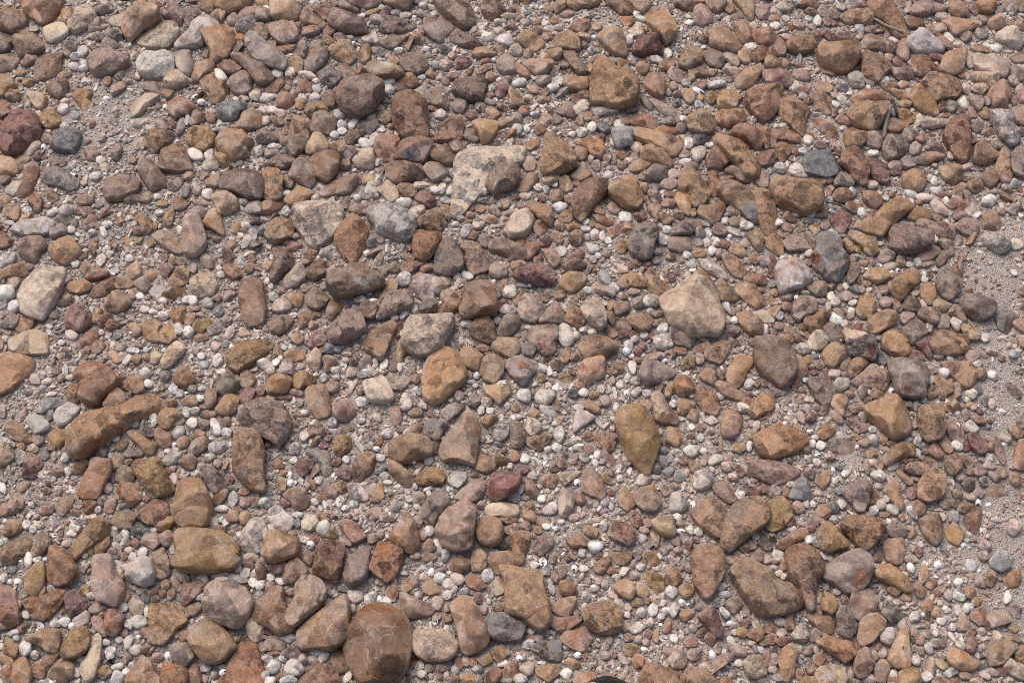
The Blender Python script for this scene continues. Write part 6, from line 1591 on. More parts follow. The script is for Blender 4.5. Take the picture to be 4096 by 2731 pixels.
tb|R|1|2457,1466 2470,1434 2494,1466 2488,1488 2466,1486
wn|R|1|549,2209 566,2187 590,2196 584,2227 558,2229
w|R|1|1767,2235 1773,2200 1795,2190 1801,2214 1782,2248
tc|A|1|1087,1854 1111,1828 1139,1871 1107,1873
yc|A|1|2525,2405 2549,2388 2575,2414 2566,2427 2531,2423
n|R|0|2647,1889 2675,1867 2697,1880 2662,1917
dn|R|1|3314,2015 3333,2006 3355,2019 3351,2045 3329,2050
cb|R|1|2817,2553 2836,2527 2862,2553 2845,2579
pt|A|1|688,1701 706,1667 736,1667 738,1693
cb|A|1|3863,2531 3878,2510 3913,2510 3891,2545 3869,2545
yb|A|1|3823,296 3856,266 3867,287 3852,314 3830,309
wg|A|1|1764,1162 1808,1145 1838,1140 1834,1156 1791,1173
cb|P|1|642,2331 662,2314 682,2327 675,2353 649,2357
kt|R|1|2873,1497 2891,1457 2904,1488 2897,1518 2880,1518
bk|F|0|2915,70 2958,44 2974,70 2945,83
wp|A|1|2819,1684 2849,1660 2878,1684 2845,1699
kp|R|1|2780,1427 2793,1412 2819,1423 2810,1453 2788,1455
kb|A|1|3281,840 3298,814 3312,835 3307,870 3290,870
wk|A|1|1220,2632 1264,2614 1272,2645 1237,2651
ct|R|1|3135,862 3150,844 3185,879 3172,888 3142,879
ck|R|1|3834,2693 3852,2682 3882,2693 3878,2714 3843,2714
rk|R|1|2070,1876 2092,1858 2118,1867 2105,1895 2078,1891
wk|R|1|3477,1745 3494,1736 3516,1754 3508,1780 3481,1771
wp|A|1|2518,1523 2545,1501 2566,1532 2549,1542 2523,1536
yp|R|1|3884,2405 3895,2388 3930,2392 3913,2423 3891,2423
tg|F|0|1599,1014 1621,1014 1664,1040 1634,1049 1608,1031
tc|R|1|3549,2362 3564,2342 3603,2362 3582,2383
kb|R|0|3460,113 3490,102 3512,122 3490,135 3462,131
ck|A|1|3381,292 3420,261 3447,257 3438,274 3386,303
rd|A|1|2571,2531 2592,2512 2610,2531 2592,2558 2573,2553
rd|A|1|1046,2510 1068,2501 1094,2523 1081,2540 1054,2531
w|R|0|1534,322 1551,305 1579,318 1575,338 1542,340
wp|A|1|2155,1453 2166,1444 2194,1475 2174,1494 2157,1479
rk|A|0|2052,592 2083,558 2094,579 2083,610
rk|R|1|2919,879 2937,864 2958,879 2950,905 2923,901
yb|R|1|2608,2549 2619,2518 2636,2514 2634,2566 2619,2568
cr|R|1|3660,553 3686,536 3708,553 3690,575 3664,566
wn|R|1|2061,1945 2074,1924 2096,1945 2087,1974 2070,1971
kw|R|1|2993,2174 3006,2153 3028,2166 3024,2192 3002,2200
rk|A|1|3658,2205 3669,2176 3695,2200 3677,2233
nd|F|0|3342,348 3386,335 3394,366 3368,370
wp|A|1|1595,1262 1621,1232 1640,1236 1634,1254 1608,1280
wp|R|1|477,2187 492,2153 520,2142 514,2161 492,2198
rk|A|1|486,2632 505,2606 529,2627 501,2656
yt|R|1|366,1284 375,1247 401,1258 392,1288 375,1295
yt|R|0|1460,57 1494,33 1514,30 1512,54 1486,65
wp|P|1|2521,1571 2553,1545 2566,1562 2545,1588 2525,1584
gb|A|1|2606,1884 2623,1841 2645,1884 2632,1895
kt|R|1|2684,2161 2701,2144 2725,2157 2719,2183 2693,2179
ck|A|1|2133,1027 2161,1016 2174,1031 2157,1055 2135,1049
yb|A|0|4030,2510 4043,2484 4074,2510 4061,2531
gb|A|1|1902,1110 1921,1092 1952,1105 1943,1123 1908,1121
yb|R|0|1288,152 1307,144 1333,161 1325,181 1298,174
kr|R|1|1061,2344 1076,2325 1100,2331 1085,2362 1065,2366
kg|R|1|3392,1031 3412,1014 3440,1023 3420,1047 3394,1045
ck|R|1|529,1431 544,1414 566,1427 553,1457 531,1449
wk|R|1|2349,984 2388,981 2396,1005 2362,1012
wk|R|2|2878,2436 2889,2425 2919,2453 2906,2473 2889,2462
tp|A|1|3586,335 3625,320 3640,335 3603,357
wn|R|1|3388,766 3407,746 3427,766 3416,788 3394,783
kw|R|1|1024,2370 1041,2357 1059,2383 1041,2401 1024,2396
kt|A|0|3847,1645 3869,1632 3882,1662 3860,1684
yb|R|-1|488,962 510,947 536,962 514,988
wp|R|1|2081,1832 2096,1812 2120,1832 2105,1854 2085,1849
yb|A|1|3630,2135 3656,2105 3669,2131 3634,2157
wk|R|1|2316,1828 2331,1810 2357,1828 2349,1847 2327,1845
wk|R|1|1044,2632 1063,2614 1094,2632 1072,2651
tp|R|0|2671,340 2693,327 2710,348 2697,366 2675,357
kc|A|1|1510,1075 1525,1062 1551,1084 1542,1103 1525,1097
wp|A|1|264,2131 287,2113 309,2131 301,2146 270,2142
kr|R|1|3216,2606 3229,2586 3253,2592 3246,2619 3220,2619
tp|R|0|327,1414 344,1383 357,1396 348,1440
w|R|1|120,2619 135,2599 157,2610 152,2632 131,2636
nd|R|0|3396,1153 3416,1132 3436,1158 3434,1175 3412,1166
nw|R|1|1562,48 1582,37 1608,46 1603,63 1573,65
tk|R|1|3427,1771 3464,1756 3481,1775 3460,1788
gk|R|0|2775,962 2797,955 2815,966 2806,986 2784,986
wn|R|1|1296,2410 1311,2392 1333,2410 1325,2429 1303,2427
dn|R|0|2688,409 2710,394 2727,405 2723,422 2697,429
wn|R|1|1886,2675 1908,2658 1934,2671 1917,2693
rk|R|1|1706,1658 1721,1643 1756,1671 1747,1684
oc|A|0|2429,914 2453,918 2466,940 2444,957
to|A|1|3516,1762 3534,1736 3553,1754 3538,1780
kt|A|1|3279,901 3312,886 3320,901 3307,920 3285,914
ck|R|1|1218,1014 1242,994 1272,1005 1250,1023
tk|R|1|2566,748 2571,731 2592,735 2592,761 2579,777
rk|R|0|205,1488 226,1464 248,1484 226,1501
tk|R|1|3664,2571 3682,2540 3701,2553 3690,2579
wp|R|1|3786,1436 3804,1412 3823,1440 3808,1455
tp|R|1|2255,792 2270,781 2290,801 2288,818 2266,814
wk|A|1|3786,2531 3804,2525 3828,2562 3817,2571
gt|R|1|2198,2231 2216,2209 2227,2227 2218,2251 2200,2248
yt|R|1|3349,1140 3359,1123 3379,1158 3364,1169 3351,1158
rk|A|1|1747,2274 1782,2261 1791,2279 1756,2292
yt|A|1|3373,1571 3399,1558 3420,1575 3403,1590
cb|P|1|523,2170 540,2150 560,2170 544,2190
wn|A|1|1314,2375 1338,2357 1355,2379 1338,2392
tp|R|1|3501,135 3525,113 3564,120 3555,128
tb|R|1|2529,1438 2558,1427 2579,1440 2562,1455
wn|R|1|514,2227 527,2209 544,2218 540,2242 518,2240
rk|A|1|3468,1031 3490,1027 3503,1049 3490,1066
wp|A|1|2497,1510 2510,1490 2525,1505 2510,1532 2499,1527
kc|R|1|2671,1401 2688,1392 2706,1405 2693,1431
ck|A|0|314,1027 348,1003 348,1027 322,1042
rd|R|0|2412,792 2427,785 2449,796 2436,814 2418,809
pt|A|1|3253,1976 3266,1954 3298,1980 3259,1982
rb|R|1|2531,1401 2558,1390 2568,1410 2553,1423
yb|A|0|540,953 571,949 562,975 544,975
tb|A|1|3590,2065 3608,2052 3625,2074 3608,2085
co|R|1|2270,2218 2288,2205 2305,2231 2296,2240
to|R|1|3434,748 3442,733 3464,757 3451,772
yc|R|1|3453,1132 3468,1119 3486,1136 3468,1151
tp|A|1|3440,1058 3455,1040 3475,1045 3464,1066
"""
ELL = """
w 329 207 27 24 80
w 301 226 21 18 0
w 294 266 23 20 40
w 335 274 20 15 0
r 118 244 35 22 -25
y 78 292 22 14 0
y 107 327 26 18 0
t 52 383 30 26 40
y 78 118 39 17 15
g 436 174 35 26 20
k 375 96 30 22 -40
g 418 37 39 20 -15
k 388 113 44 15 -20
g 462 139 35 26 30
k 392 148 39 17 5
t 257 301 30 17 -20
b 479 301 20 24 0
t 431 327 17 20 20
p 549 307 14 16 0
k 536 222 17 20 0
k 501 220 17 16 0
k 510 320 20 17 0
k 523 427 15 16 0
w 253 436 24 24 0
w 113 418 13 15 0
w 257 403 18 13 0
w 301 462 17 17 0
w 150 460 15 15 0
k 183 553 24 20 20
r 150 627 20 17 0
k 126 666 26 22 0
b 250 649 18 17 0
g 218 645 26 22 30
w 287 664 17 16 0
g 466 610 20 35 10
k 562 575 28 26 20
w 405 645 20 18 0
p 418 669 20 20 0
t 527 640 20 16 0
c 845 470 22 21 0
w 751 483 15 22 0
r 688 501 16 20 -20
c 366 497 17 11 -50
k 405 549 17 21 10
w 836 614 20 24 20
g 958 653 17 13 0
p 1024 379 26 30 30
k 976 394 23 12 10
p 566 26 26 17 0
k 623 13 39 20 0
r 775 4 35 11 0
p 261 510 19 14 0
r 1808 305 22 15 0
r 1886 462 24 18 0
r 2008 357 24 33 30
k 1786 261 26 23 0
w 1760 457 22 22 30
w 1947 148 26 20 0
w 2021 161 35 24 20
w 1261 390 21 21 30
w 1211 392 16 24 -20
w 1111 294 24 20 0
p 1159 287 23 22 -40
p 1229 303 39 13 15
w 1264 322 20 10 0
w 1268 355 18 17 0
w 1076 442 41 17 0
k 1120 451 24 17 0
k 1359 146 24 17 0
w 1399 150 16 13 0
w 1412 176 11 10 0
g 1512 205 30 20 30
t 1573 244 23 18 20
w 1686 309 20 11 -10
w 1595 205 19 13 0
w 1743 261 17 16 0
c 1725 296 22 17 0
w 1965 355 17 18 0
r 1965 383 17 13 -30
g 1921 427 22 22 0
g 1960 409 26 12 20
t 1960 309 22 17 0
b 1603 344 30 24 20
c 1442 283 22 17 10
t 1150 353 16 17 0
w 1368 501 22 20 0
w 1368 525 20 17 0
w 1338 540 16 17 0
c 1159 470 16 14 0
c 1133 562 17 22 0
y 1142 527 15 20 0
p 1486 466 20 16 -20
w 1521 431 20 11 0
w 1503 549 23 16 -20
p 1595 536 17 16 20
w 1529 520 16 10 0
c 1564 505 13 11 0
g 1172 375 17 22 30
y 1198 418 17 24 0
k 1063 483 22 17 -30
w 1098 586 30 11 0
k 1089 614 35 18 -5
d 1142 614 17 13 0
p 1037 605 20 26 0
b 1216 636 33 17 10
w 1416 632 17 17 0
w 1510 649 14 18 0
b 1377 662 26 22 0
k 1629 656 22 11 30
c 1734 436 22 11 0
p 2000 87 26 11 -10
w 1690 24 20 13 0
w 1723 30 15 11 30
g 1229 48 24 35 20
w 1259 9 22 16 0
k 1298 11 16 12 0
c 1333 15 20 17 0
w 1525 30 13 12 0
k 1621 61 26 16 -10
w 1738 57 15 12 0
n 1673 7 20 11 0
t 1050 13 26 20 0
w 1063 41 17 18 30
k 1891 122 22 13 -50
k 1808 222 16 15 0
g 1782 322 19 17 0
k 2030 318 17 13 0
d 1987 579 16 11 -30
k 1991 122 17 15 0
g 1703 65 39 11 20
k 1865 30 30 13 45
r 1943 244 24 12 0
r 2806 344 20 20 20
r 2710 379 18 14 20
r 2749 449 17 12 0
y 2849 287 20 17 20
c 2815 157 20 18 0
w 2105 41 24 22 0
y 2192 39 20 18 0
w 2181 94 17 14 0
k 2237 111 17 15 20
b 2150 122 23 19 0
k 2198 118 23 15 0
b 2192 148 21 17 0
t 2338 150 30 16 15
t 2388 105 20 21 0
k 2100 89 22 15 -10
y 2218 83 17 14 0
r 2150 91 16 12 0
r 2335 181 16 17 20
w 2366 200 17 20 20
b 2111 213 20 20 20
k 2065 200 30 24 0
w 2076 331 29 20 -10
w 2231 324 26 20 10
w 2211 351 27 18 10
k 2174 320 30 24 -20
t 2131 357 26 17 30
b 2179 370 17 17 0
y 2362 274 17 22 20
b 2257 261 22 16 0
c 2096 444 22 20 0
k 2068 475 20 20 20
w 2139 455 20 12 -10
w 2109 512 13 18 0
w 2070 516 21 24 0
t 2159 516 24 26 0
k 2118 653 26 35 0
w 2076 632 13 16 0
r 2303 392 16 24 -30
c 2322 483 17 23 0
c 2383 483 17 22 0
r 2305 514 16 11 0
r 2405 553 18 20 20
d 2414 514 29 22 20
r 2457 481 13 15 0
w 2477 499 20 17 0
w 2368 507 18 24 10
w 2327 527 22 22 20
w 2288 536 17 14 0
p 2457 571 16 22 -20
p 2545 588 26 24 20
c 2488 618 25 20 0
k 2536 627 20 17 0
k 2383 662 20 22 0
b 2327 679 30 26 0
b 2484 658 20 18 0
w 2512 645 16 13 0
k 2366 632 13 26 20
w 2627 237 28 17 10
w 2671 213 18 24 0
w 2518 161 14 22 0
w 2505 142 11 17 0
w 2529 142 14 10 0
b 2510 176 15 13 0
w 2545 57 17 17 20
w 2566 76 26 13 20
w 2758 91 20 12 -10
w 2745 331 18 20 0
w 2793 418 18 20 0
w 2754 571 20 26 0
b 2727 512 20 22 10
w 2841 581 24 11 -5
k 2725 599 18 17 -30
k 2736 618 22 17 -20
y 2847 394 20 26 0
r 2919 316 17 12 -20
w 3006 187 29 16 10
k 3015 100 16 16 0
t 3072 301 30 26 0
r 2993 581 17 12 20
b 2762 671 30 22 0
w 2745 649 26 13 -10
y 2802 392 14 15 0
t 2762 311 17 17 0
k 2673 370 13 15 0
w 2732 475 15 15 0
n 2451 244 20 13 0
b 2950 684 44 26 0
r 3312 87 26 17 20
r 3333 89 15 17 0
r 3451 17 26 15 0
k 3194 100 24 17 0
w 3270 81 17 24 0
k 3251 107 16 15 0
k 3142 148 17 16 0
c 3268 135 26 16 10
y 3242 46 24 17 0
k 3146 26 44 22 -10
k 3098 48 30 22 0
y 3098 74 22 13 0
w 3102 102 20 17 0
c 3233 17 48 17 0
w 3235 74 16 13 0
b 3338 63 17 22 0
k 3364 26 22 17 0
b 3603 13 30 22 20
k 3630 30 17 26 20
k 3765 65 24 22 -30
r 3897 39 20 24 -20
k 3930 78 22 22 0
g 3926 135 26 22 0
k 4030 17 26 20 -40
b 4082 22 22 35 -20
b 4082 100 22 26 0
g 4000 39 26 16 -20
k 4048 39 22 26 20
w 3982 194 24 24 20
w 3943 183 16 13 0
w 3795 150 17 26 -30
k 3834 176 26 17 0
k 3555 231 17 20 0
w 3573 166 22 17 20
k 3438 150 16 10 20
r 3525 146 15 12 0
g 3547 146 15 17 0
k 3481 327 24 17 20
w 3540 327 24 20 -20
k 3640 366 20 17 0
y 3621 418 28 17 -10
r 3769 431 22 22 0
c 3773 462 35 11 -5
r 3869 479 20 24 0
r 3952 527 29 17 0
g 3908 505 29 28 0
r 3845 449 22 13 -20
r 3891 449 17 26 -20
k 3865 355 22 24 0
k 3873 305 15 17 0
w 3795 318 15 15 0
g 3947 405 17 22 0
k 4056 327 29 22 20
k 4082 357 22 26 0
r 4087 392 22 29 0
b 4069 409 26 17 0
g 3673 645 17 17 0
w 3494 612 24 16 0
w 3373 514 20 12 0
w 3211 605 20 15 0
w 3233 558 20 22 20
c 3181 608 13 15 0
w 3120 671 26 22 20
c 3089 618 26 22 0
b 3085 562 22 35 0
c 3211 362 26 20 -20
p 3177 348 20 26 20
w 3211 385 20 13 -20
w 3342 416 19 18 20
w 3366 399 22 16 20
w 3393 416 15 13 0
r 3338 451 12 20 20
k 3336 381 15 14 0
w 3399 375 16 8 0
k 3281 579 26 17 20
w 3142 74 16 13 0
b 3233 401 22 20 0
g 3577 449 17 26 20
k 3738 662 13 9 0
k 3869 666 26 13 -20
k 3804 623 17 20 0
c 3895 566 16 13 0
c 4087 523 20 22 0
k 3364 187 35 7 -5
w 261 844 30 26 -20
w 209 849 26 16 -30
w 109 840 22 18 0
w 37 892 20 12 0
w 285 918 20 14 0
w 429 896 24 16 0
w 383 705 21 18 0
k 335 731 13 13 0
w 414 929 13 23 -30
w 370 927 16 13 0
w 405 1040 18 26 30
w 301 1053 21 18 20
b 340 1071 23 24 -20
k 788 761 18 18 0
w 830 777 23 23 0
k 801 811 35 16 10
y 647 814 24 14 0
t 588 792 20 22 0
n 396 818 16 15 0
r 311 846 18 11 20
b 348 844 26 22 0
k 971 807 21 15 0
c 806 705 15 15 0
t 754 705 19 17 -20
w 627 785 16 13 0
w 638 851 17 14 0
b 867 957 16 13 0
t 923 979 18 20 0
y 688 1045 19 17 0
r 723 1049 19 17 20
r 658 1031 16 15 0
y 601 975 13 20 -20
w 518 1031 18 16 0
w 462 1084 17 11 0
k 335 984 25 8 -10
w 653 1201 16 17 0
w 745 1201 17 16 0
w 769 1201 22 20 0
w 832 1212 22 20 0
c 679 1197 14 14 0
k 771 1232 29 17 -10
k 801 1258 22 10 15
w 653 1262 26 20 10
w 579 1236 20 15 0
w 614 1247 17 12 0
w 558 1184 17 16 0
t 529 1175 16 23 0
n 531 1223 16 8 20
w 875 1071 14 15 0
w 884 1097 18 16 0
y 993 1071 21 20 -30
k 915 1184 29 17 -30
n 875 1245 19 22 0
k 906 1284 22 22 0
k 919 1332 20 29 30
w 714 1319 20 22 20
w 754 1328 23 23 0
c 806 1349 30 17 10
n 470 1336 20 22 0
k 213 1258 22 20 0
w 26 1166 35 30 0
w 57 1227 26 26 0
k 261 1114 22 20 0
y 396 1243 13 13 0
t 976 1332 22 16 0
w 196 1306 14 11 0
k 362 905 29 10 -25
b 396 901 15 17 20
b 296 892 16 17 0
y 621 905 9 26 0
k 118 1066 15 14 0
b 17 713 26 26 0
w 405 1328 13 13 0
c 449 1301 30 22 -20
k 775 1075 17 22 0
w 1144 844 17 26 0
w 1259 792 18 17 0
b 1155 731 17 30 -20
b 1033 740 22 48 0
w 1148 772 18 13 0
w 1514 716 12 17 0
r 1438 718 10 20 0
k 1464 788 22 10 0
w 1429 792 17 13 0
b 1383 818 13 22 0
w 1743 761 23 15 10
p 1769 753 17 29 20
w 1801 761 14 22 20
w 1786 803 25 13 5
w 1817 698 22 15 0
w 1786 718 17 11 0
w 1936 761 20 22 0
p 1895 779 15 26 20
c 2000 779 16 17 0
d 2026 774 11 11 0
n 1926 801 24 13 10
r 1965 809 17 10 -10
c 1886 831 13 15 0
k 1865 827 11 15 30
c 1921 835 21 17 0
t 1882 859 17 13 0
k 1917 901 22 16 -30
n 1845 875 18 13 20
y 1865 892 35 10 -30
w 1821 896 16 11 0
w 1819 962 14 11 0
w 1780 1108 20 16 10
w 1830 1105 18 17 0
w 1869 1103 29 17 30
w 1843 1132 26 17 -20
r 1636 992 12 17 0
k 1183 942 16 15 0
k 1144 966 16 10 0
w 1089 1031 12 17 -20
w 1068 1125 13 15 0
w 1084 1145 13 13 0
w 1094 1190 17 17 0
b 1218 1153 16 16 0
c 1124 1166 16 13 0
y 1253 1297 20 16 -20
c 1268 1256 16 11 10
w 1176 1260 15 11 0
k 1161 1164 10 10 0
t 1037 1301 15 16 0
w 1451 1343 22 14 0
w 1477 1171 13 13 0
w 1577 1271 18 15 -10
w 1660 1238 16 17 0
w 1442 1197 24 15 -10
b 1512 1173 16 13 0
n 1294 1147 16 13 0
y 1261 1136 9 10 0
k 1521 953 20 20 0
n 1486 966 22 26 0
w 1468 1014 17 11 0
w 1865 1293 24 16 -10
w 1989 1284 18 16 0
r 1987 1262 29 6 0
r 1995 1223 16 17 0
t 1804 1184 48 26 5
w 1608 1334 11 17 0
t 1190 1354 26 22 0
k 2004 1354 26 16 0
n 1050 918 26 22 0
w 2501 872 26 24 20
r 2309 737 20 13 15
r 2063 788 17 15 0
w 2148 746 22 16 50
w 2431 700 20 17 0
r 2168 792 17 17 0
k 2081 820 16 14 0
p 2100 783 22 14 0
w 2187 759 13 16 0
w 2220 731 13 22 0
n 2623 748 17 20 0
n 2723 731 13 22 0
k 2693 698 26 22 0
c 2771 851 16 17 0
w 2666 918 20 17 0
w 2653 957 26 24 0
g 2714 857 20 24 -30
w 2410 944 14 22 0
w 2431 962 16 17 -20
w 2349 949 13 16 0
w 2344 886 16 15 0
w 2344 916 20 12 -5
y 2368 896 13 17 20
b 2231 949 22 29 -30
y 2081 970 17 20 0
w 2248 1005 22 21 0
k 2423 1016 17 13 20
k 2372 1040 15 15 0
w 2392 1023 13 13 0
w 2747 1018 18 14 20
w 2767 1058 20 17 0
w 2771 1079 15 9 0
k 2627 1005 20 15 0
r 2590 1062 16 17 0
r 2523 1060 17 16 20
c 2553 1049 17 20 0
r 2706 1088 16 13 20
r 2688 1112 13 17 0
n 2418 1110 24 35 -30
n 2623 1040 20 17 0
y 2684 1027 22 13 0
w 2455 1151 24 21 10
w 2351 1160 20 17 0
b 2240 1180 22 20 0
b 2181 1190 18 17 0
t 2327 1180 17 17 0
k 2196 1171 24 17 0
w 2092 1138 26 12 10
k 2538 1166 26 14 -10
c 2494 1188 15 12 0
k 2553 1210 20 22 0
w 2420 1217 14 12 0
w 2603 1243 16 13 0
t 2627 1254 26 13 0
t 2627 1291 22 17 0
y 2444 1219 15 26 20
b 2292 1223 17 22 0
r 2601 1341 17 16 0
w 2577 1341 17 17 20
w 2335 1319 17 12 -20
w 2370 1328 20 13 -10
w 2301 1343 18 17 0
w 2540 1354 17 16 0
w 2906 1223 17 26 -20
r 2932 1249 16 12 0
w 2910 1280 17 17 0
w 2937 1280 16 16 20
b 2819 1349 26 20 0
c 3019 1031 20 24 0
k 3058 1045 26 20 0
w 2860 966 17 20 0
w 2849 1005 15 21 10
k 2878 1014 19 20 0
c 2893 975 29 20 20
k 2980 975 20 16 0
w 2828 970 16 20 0
w 2832 931 16 22 0
w 2902 883 17 17 30
n 2823 896 22 12 20
b 2802 896 17 17 0
r 3015 716 17 13 20
b 3045 1158 17 11 20
w 3058 1319 17 26 0
w 3032 1349 16 13 0
k 2749 1103 18 16 -20
r 2527 1336 17 16 0
c 2401 914 22 16 20
c 2318 1018 22 20 -10
r 2470 918 17 26 0
r 2562 866 30 20 10
c 2680 783 26 17 10
n 2915 857 20 10 0
k 3153 1188 24 17 0
y 3098 1171 16 15 0
n 3089 1136 20 16 0
c 3081 1092 16 16 0
c 3098 1112 17 11 0
k 3113 1301 26 17 0
k 3163 1280 18 17 0
w 3120 1262 17 17 0
c 3211 1306 16 17 40
y 3216 1336 26 9 30
r 3194 1356 17 13 -20
c 3142 1354 35 17 10
b 3094 1328 16 22 0
b 3325 1145 20 18 0
k 3381 1184 29 22 0
w 3322 1184 17 20 20
w 3340 1208 20 20 0
w 3407 1245 17 20 0
w 3412 1210 20 13 -20
k 3401 1264 15 14 0
k 3312 1219 13 22 0
k 3285 1203 20 11 0
r 3203 1160 24 10 0
c 3177 1175 20 10 0
w 3222 1171 17 10 10
w 3233 1014 16 16 0
b 3233 1049 15 16 0
k 3211 1058 13 11 0
w 3135 1031 22 12 -20
w 3333 929 22 14 20
k 3403 909 17 13 0
k 3368 942 17 8 0
w 3497 944 14 14 0
y 3429 997 17 17 0
w 3518 975 15 10 0
c 3601 1053 22 17 -10
k 3558 1064 26 17 -10
w 3638 1058 20 14 0
w 3671 1049 17 20 0
k 3704 1058 17 11 0
k 3721 1049 16 11 0
w 3743 1079 17 10 10
b 3717 1097 15 22 0
w 3695 1097 10 17 0
w 3695 1119 16 17 0
k 3660 1171 16 15 0
c 3634 1169 10 15 10
k 3662 1145 17 15 -20
w 3686 1140 10 13 20
w 3695 1214 17 17 0
b 3625 1031 24 11 10
w 3599 1029 14 10 0
y 3773 949 20 9 0
w 3738 949 16 26 -10
c 3751 872 20 13 0
r 3808 818 22 17 -20
w 3786 803 18 20 0
y 3677 809 16 14 0
w 3695 790 30 17 10
b 3773 777 30 11 5
w 3743 761 26 16 0
w 3643 774 24 17 20
w 3542 790 15 14 0
y 3569 779 13 13 0
w 3573 759 13 10 0
r 3494 851 15 15 0
r 3477 866 11 11 0
w 3447 849 18 24 -20
b 3407 827 26 24 20
y 3438 818 11 9 0
w 3322 825 16 11 0
w 3327 844 14 10 0
c 3314 774 13 17 -20
w 3296 779 10 17 0
w 3320 792 15 8 -10
c 3102 809 20 17 0
w 3246 857 22 15 -10
c 3275 862 15 13 0
k 3183 857 17 13 0
w 3111 888 20 17 0
k 3229 881 24 13 10
y 3203 918 16 14 0
c 3150 909 26 18 20
c 3316 713 20 26 10
w 3248 705 14 16 0
k 3486 740 26 20 10
b 3582 687 26 16 0
w 3717 713 13 17 20
w 3738 722 16 22 0
c 4022 705 26 35 0
n 3913 709 16 22 -20
r 3882 720 29 9 -5
k 3982 764 20 13 0
k 4026 755 22 16 0
c 3878 1158 17 11 0
k 3826 1199 22 13 -10
k 3847 1349 13 11 0
w 3939 1349 22 20 0
w 4056 1092 17 11 40
k 4004 846 17 13 0
k 3717 1310 17 26 0
r 3429 1310 24 17 10
k 3377 1293 17 22 0
c 3373 1114 17 17 0
c 3436 1119 10 16 0
y 3582 1105 29 9 -10
k 3447 1158 16 14 0
w 3477 1158 14 9 0
k 3512 1171 13 35 -20
w 3383 1145 13 16 0
n 3290 1114 26 9 30
w 3488 1349 20 17 0
w 3516 1345 13 19 0
r 3695 1360 30 13 0
k 139 1518 24 22 0
k 187 1525 22 13 -20
k 107 1566 22 12 0
w 261 1479 13 24 -10
w 279 1510 16 12 0
k 246 1514 16 16 0
w 170 1501 12 17 0
w 205 1575 22 10 -10
w 510 1440 16 26 30
w 464 1749 16 17 0
w 427 1765 15 14 0
k 405 1808 23 23 0
w 442 1821 13 17 0
n 536 1690 23 20 20
c 566 1667 24 12 5
w 612 1667 17 16 -20
w 618 1688 13 17 20
w 592 1534 21 17 0
w 693 1553 20 22 0
w 719 1571 20 17 0
k 767 1553 20 17 0
w 806 1553 20 11 0
k 625 1560 13 13 0
w 806 1423 16 14 0
w 817 1457 16 16 0
w 871 1438 21 29 15
k 801 1494 15 11 0
w 889 1486 20 14 -10
k 784 1405 14 17 -30
k 862 1386 17 20 0
n 902 1375 16 17 0
w 745 1645 17 26 -10
w 780 1643 22 17 0
w 769 1690 22 24 0
g 814 1697 23 21 0
w 906 1732 22 24 0
c 906 1686 22 18 0
w 963 1632 17 20 0
w 836 1828 26 16 -10
k 869 1854 16 18 0
k 804 1863 16 16 0
r 919 1917 20 22 0
k 697 1915 17 26 -10
k 732 1906 18 11 -10
k 693 1871 15 14 0
k 671 1880 11 17 -20
k 645 1819 13 13 0
w 671 1802 15 12 0
k 431 1950 20 23 0
k 451 1910 10 24 0
b 514 1845 17 14 0
k 409 2000 17 24 20
w 392 2037 17 16 0
r 584 1993 16 17 0
k 231 1880 26 23 20
w 261 1828 17 26 20
w 272 1884 17 17 0
n 81 1828 24 30 0
n 179 1815 20 22 0
p 135 1791 22 20 0
k 152 1760 24 20 0
t 83 1784 20 16 20
w 9 1950 17 26 -20
k 9 1645 16 30 0
c 196 1934 17 13 0
r 187 1963 16 15 0
k 231 1963 16 22 0
w 126 2019 13 13 0
t 139 2006 11 10 0
n 932 1950 22 11 0
w 932 1993 20 35 0
c 976 1965 24 13 0
k 976 2011 20 20 0
w 886 2032 30 15 0
w 845 1976 11 22 -10
c 1010 2006 17 22 0
c 945 2037 22 13 0
y 686 1610 22 19 0
w 799 1592 19 16 20
b 810 1627 20 10 0
c 490 1503 11 11 0
k 483 1386 24 16 -20
r 553 1383 17 13 20
c 527 1462 10 15 -20
w 584 1399 13 11 0
t 588 1427 16 15 0
w 244 1370 17 13 0
w 17 1390 13 16 0
n 200 1658 16 26 10
w 279 1706 20 13 -20
k 370 1425 16 10 -10
c 205 1788 20 16 10
n 492 2032 26 20 0
w 531 1401 24 11 0
r 1438 1560 18 20 20
w 1329 1690 20 17 0
w 1216 1741 21 22 0
w 1342 1481 18 17 0
w 1294 1510 17 18 0
k 1405 1490 24 22 0
b 1412 1444 17 16 0
k 1383 1442 14 13 0
w 1346 1508 15 14 0
w 1446 1606 25 22 10
w 1462 1623 15 10 0
b 1571 1466 21 24 0
k 1642 1488 24 17 0
b 1660 1516 23 18 0
n 1682 1566 13 17 0
w 1599 1468 11 22 0
w 1538 1457 17 22 30
w 1501 1442 13 13 20
n 1351 1396 17 15 0
n 1316 1394 22 22 0
r 1255 1370 35 16 0
t 1285 1401 20 14 0
w 1137 1390 13 12 0
c 1111 1401 17 26 -20
w 1105 1447 16 17 0
w 1124 1431 11 13 0
n 1196 1475 15 11 0
k 1185 1569 30 14 15
k 1085 1590 18 11 0
r 1122 1586 20 10 0
r 1155 1590 15 11 0
k 1198 1610 17 16 0
w 1218 1649 15 13 0
t 1187 1662 14 10 0
c 1403 1708 13 15 0
c 1250 1728 12 17 20
r 1314 1751 16 13 0
r 1294 1782 20 16 10
w 1446 1682 16 14 0
k 1512 1671 17 18 -40
w 1547 1732 23 21 0
b 1603 1714 20 17 0
w 1629 1730 18 17 -20
t 1660 1649 30 17 5
k 1690 1621 24 15 30
w 1521 1830 21 17 0
k 1547 1802 11 26 0
w 1386 1836 16 16 0
r 1346 1845 17 24 15
w 1176 1839 17 15 0
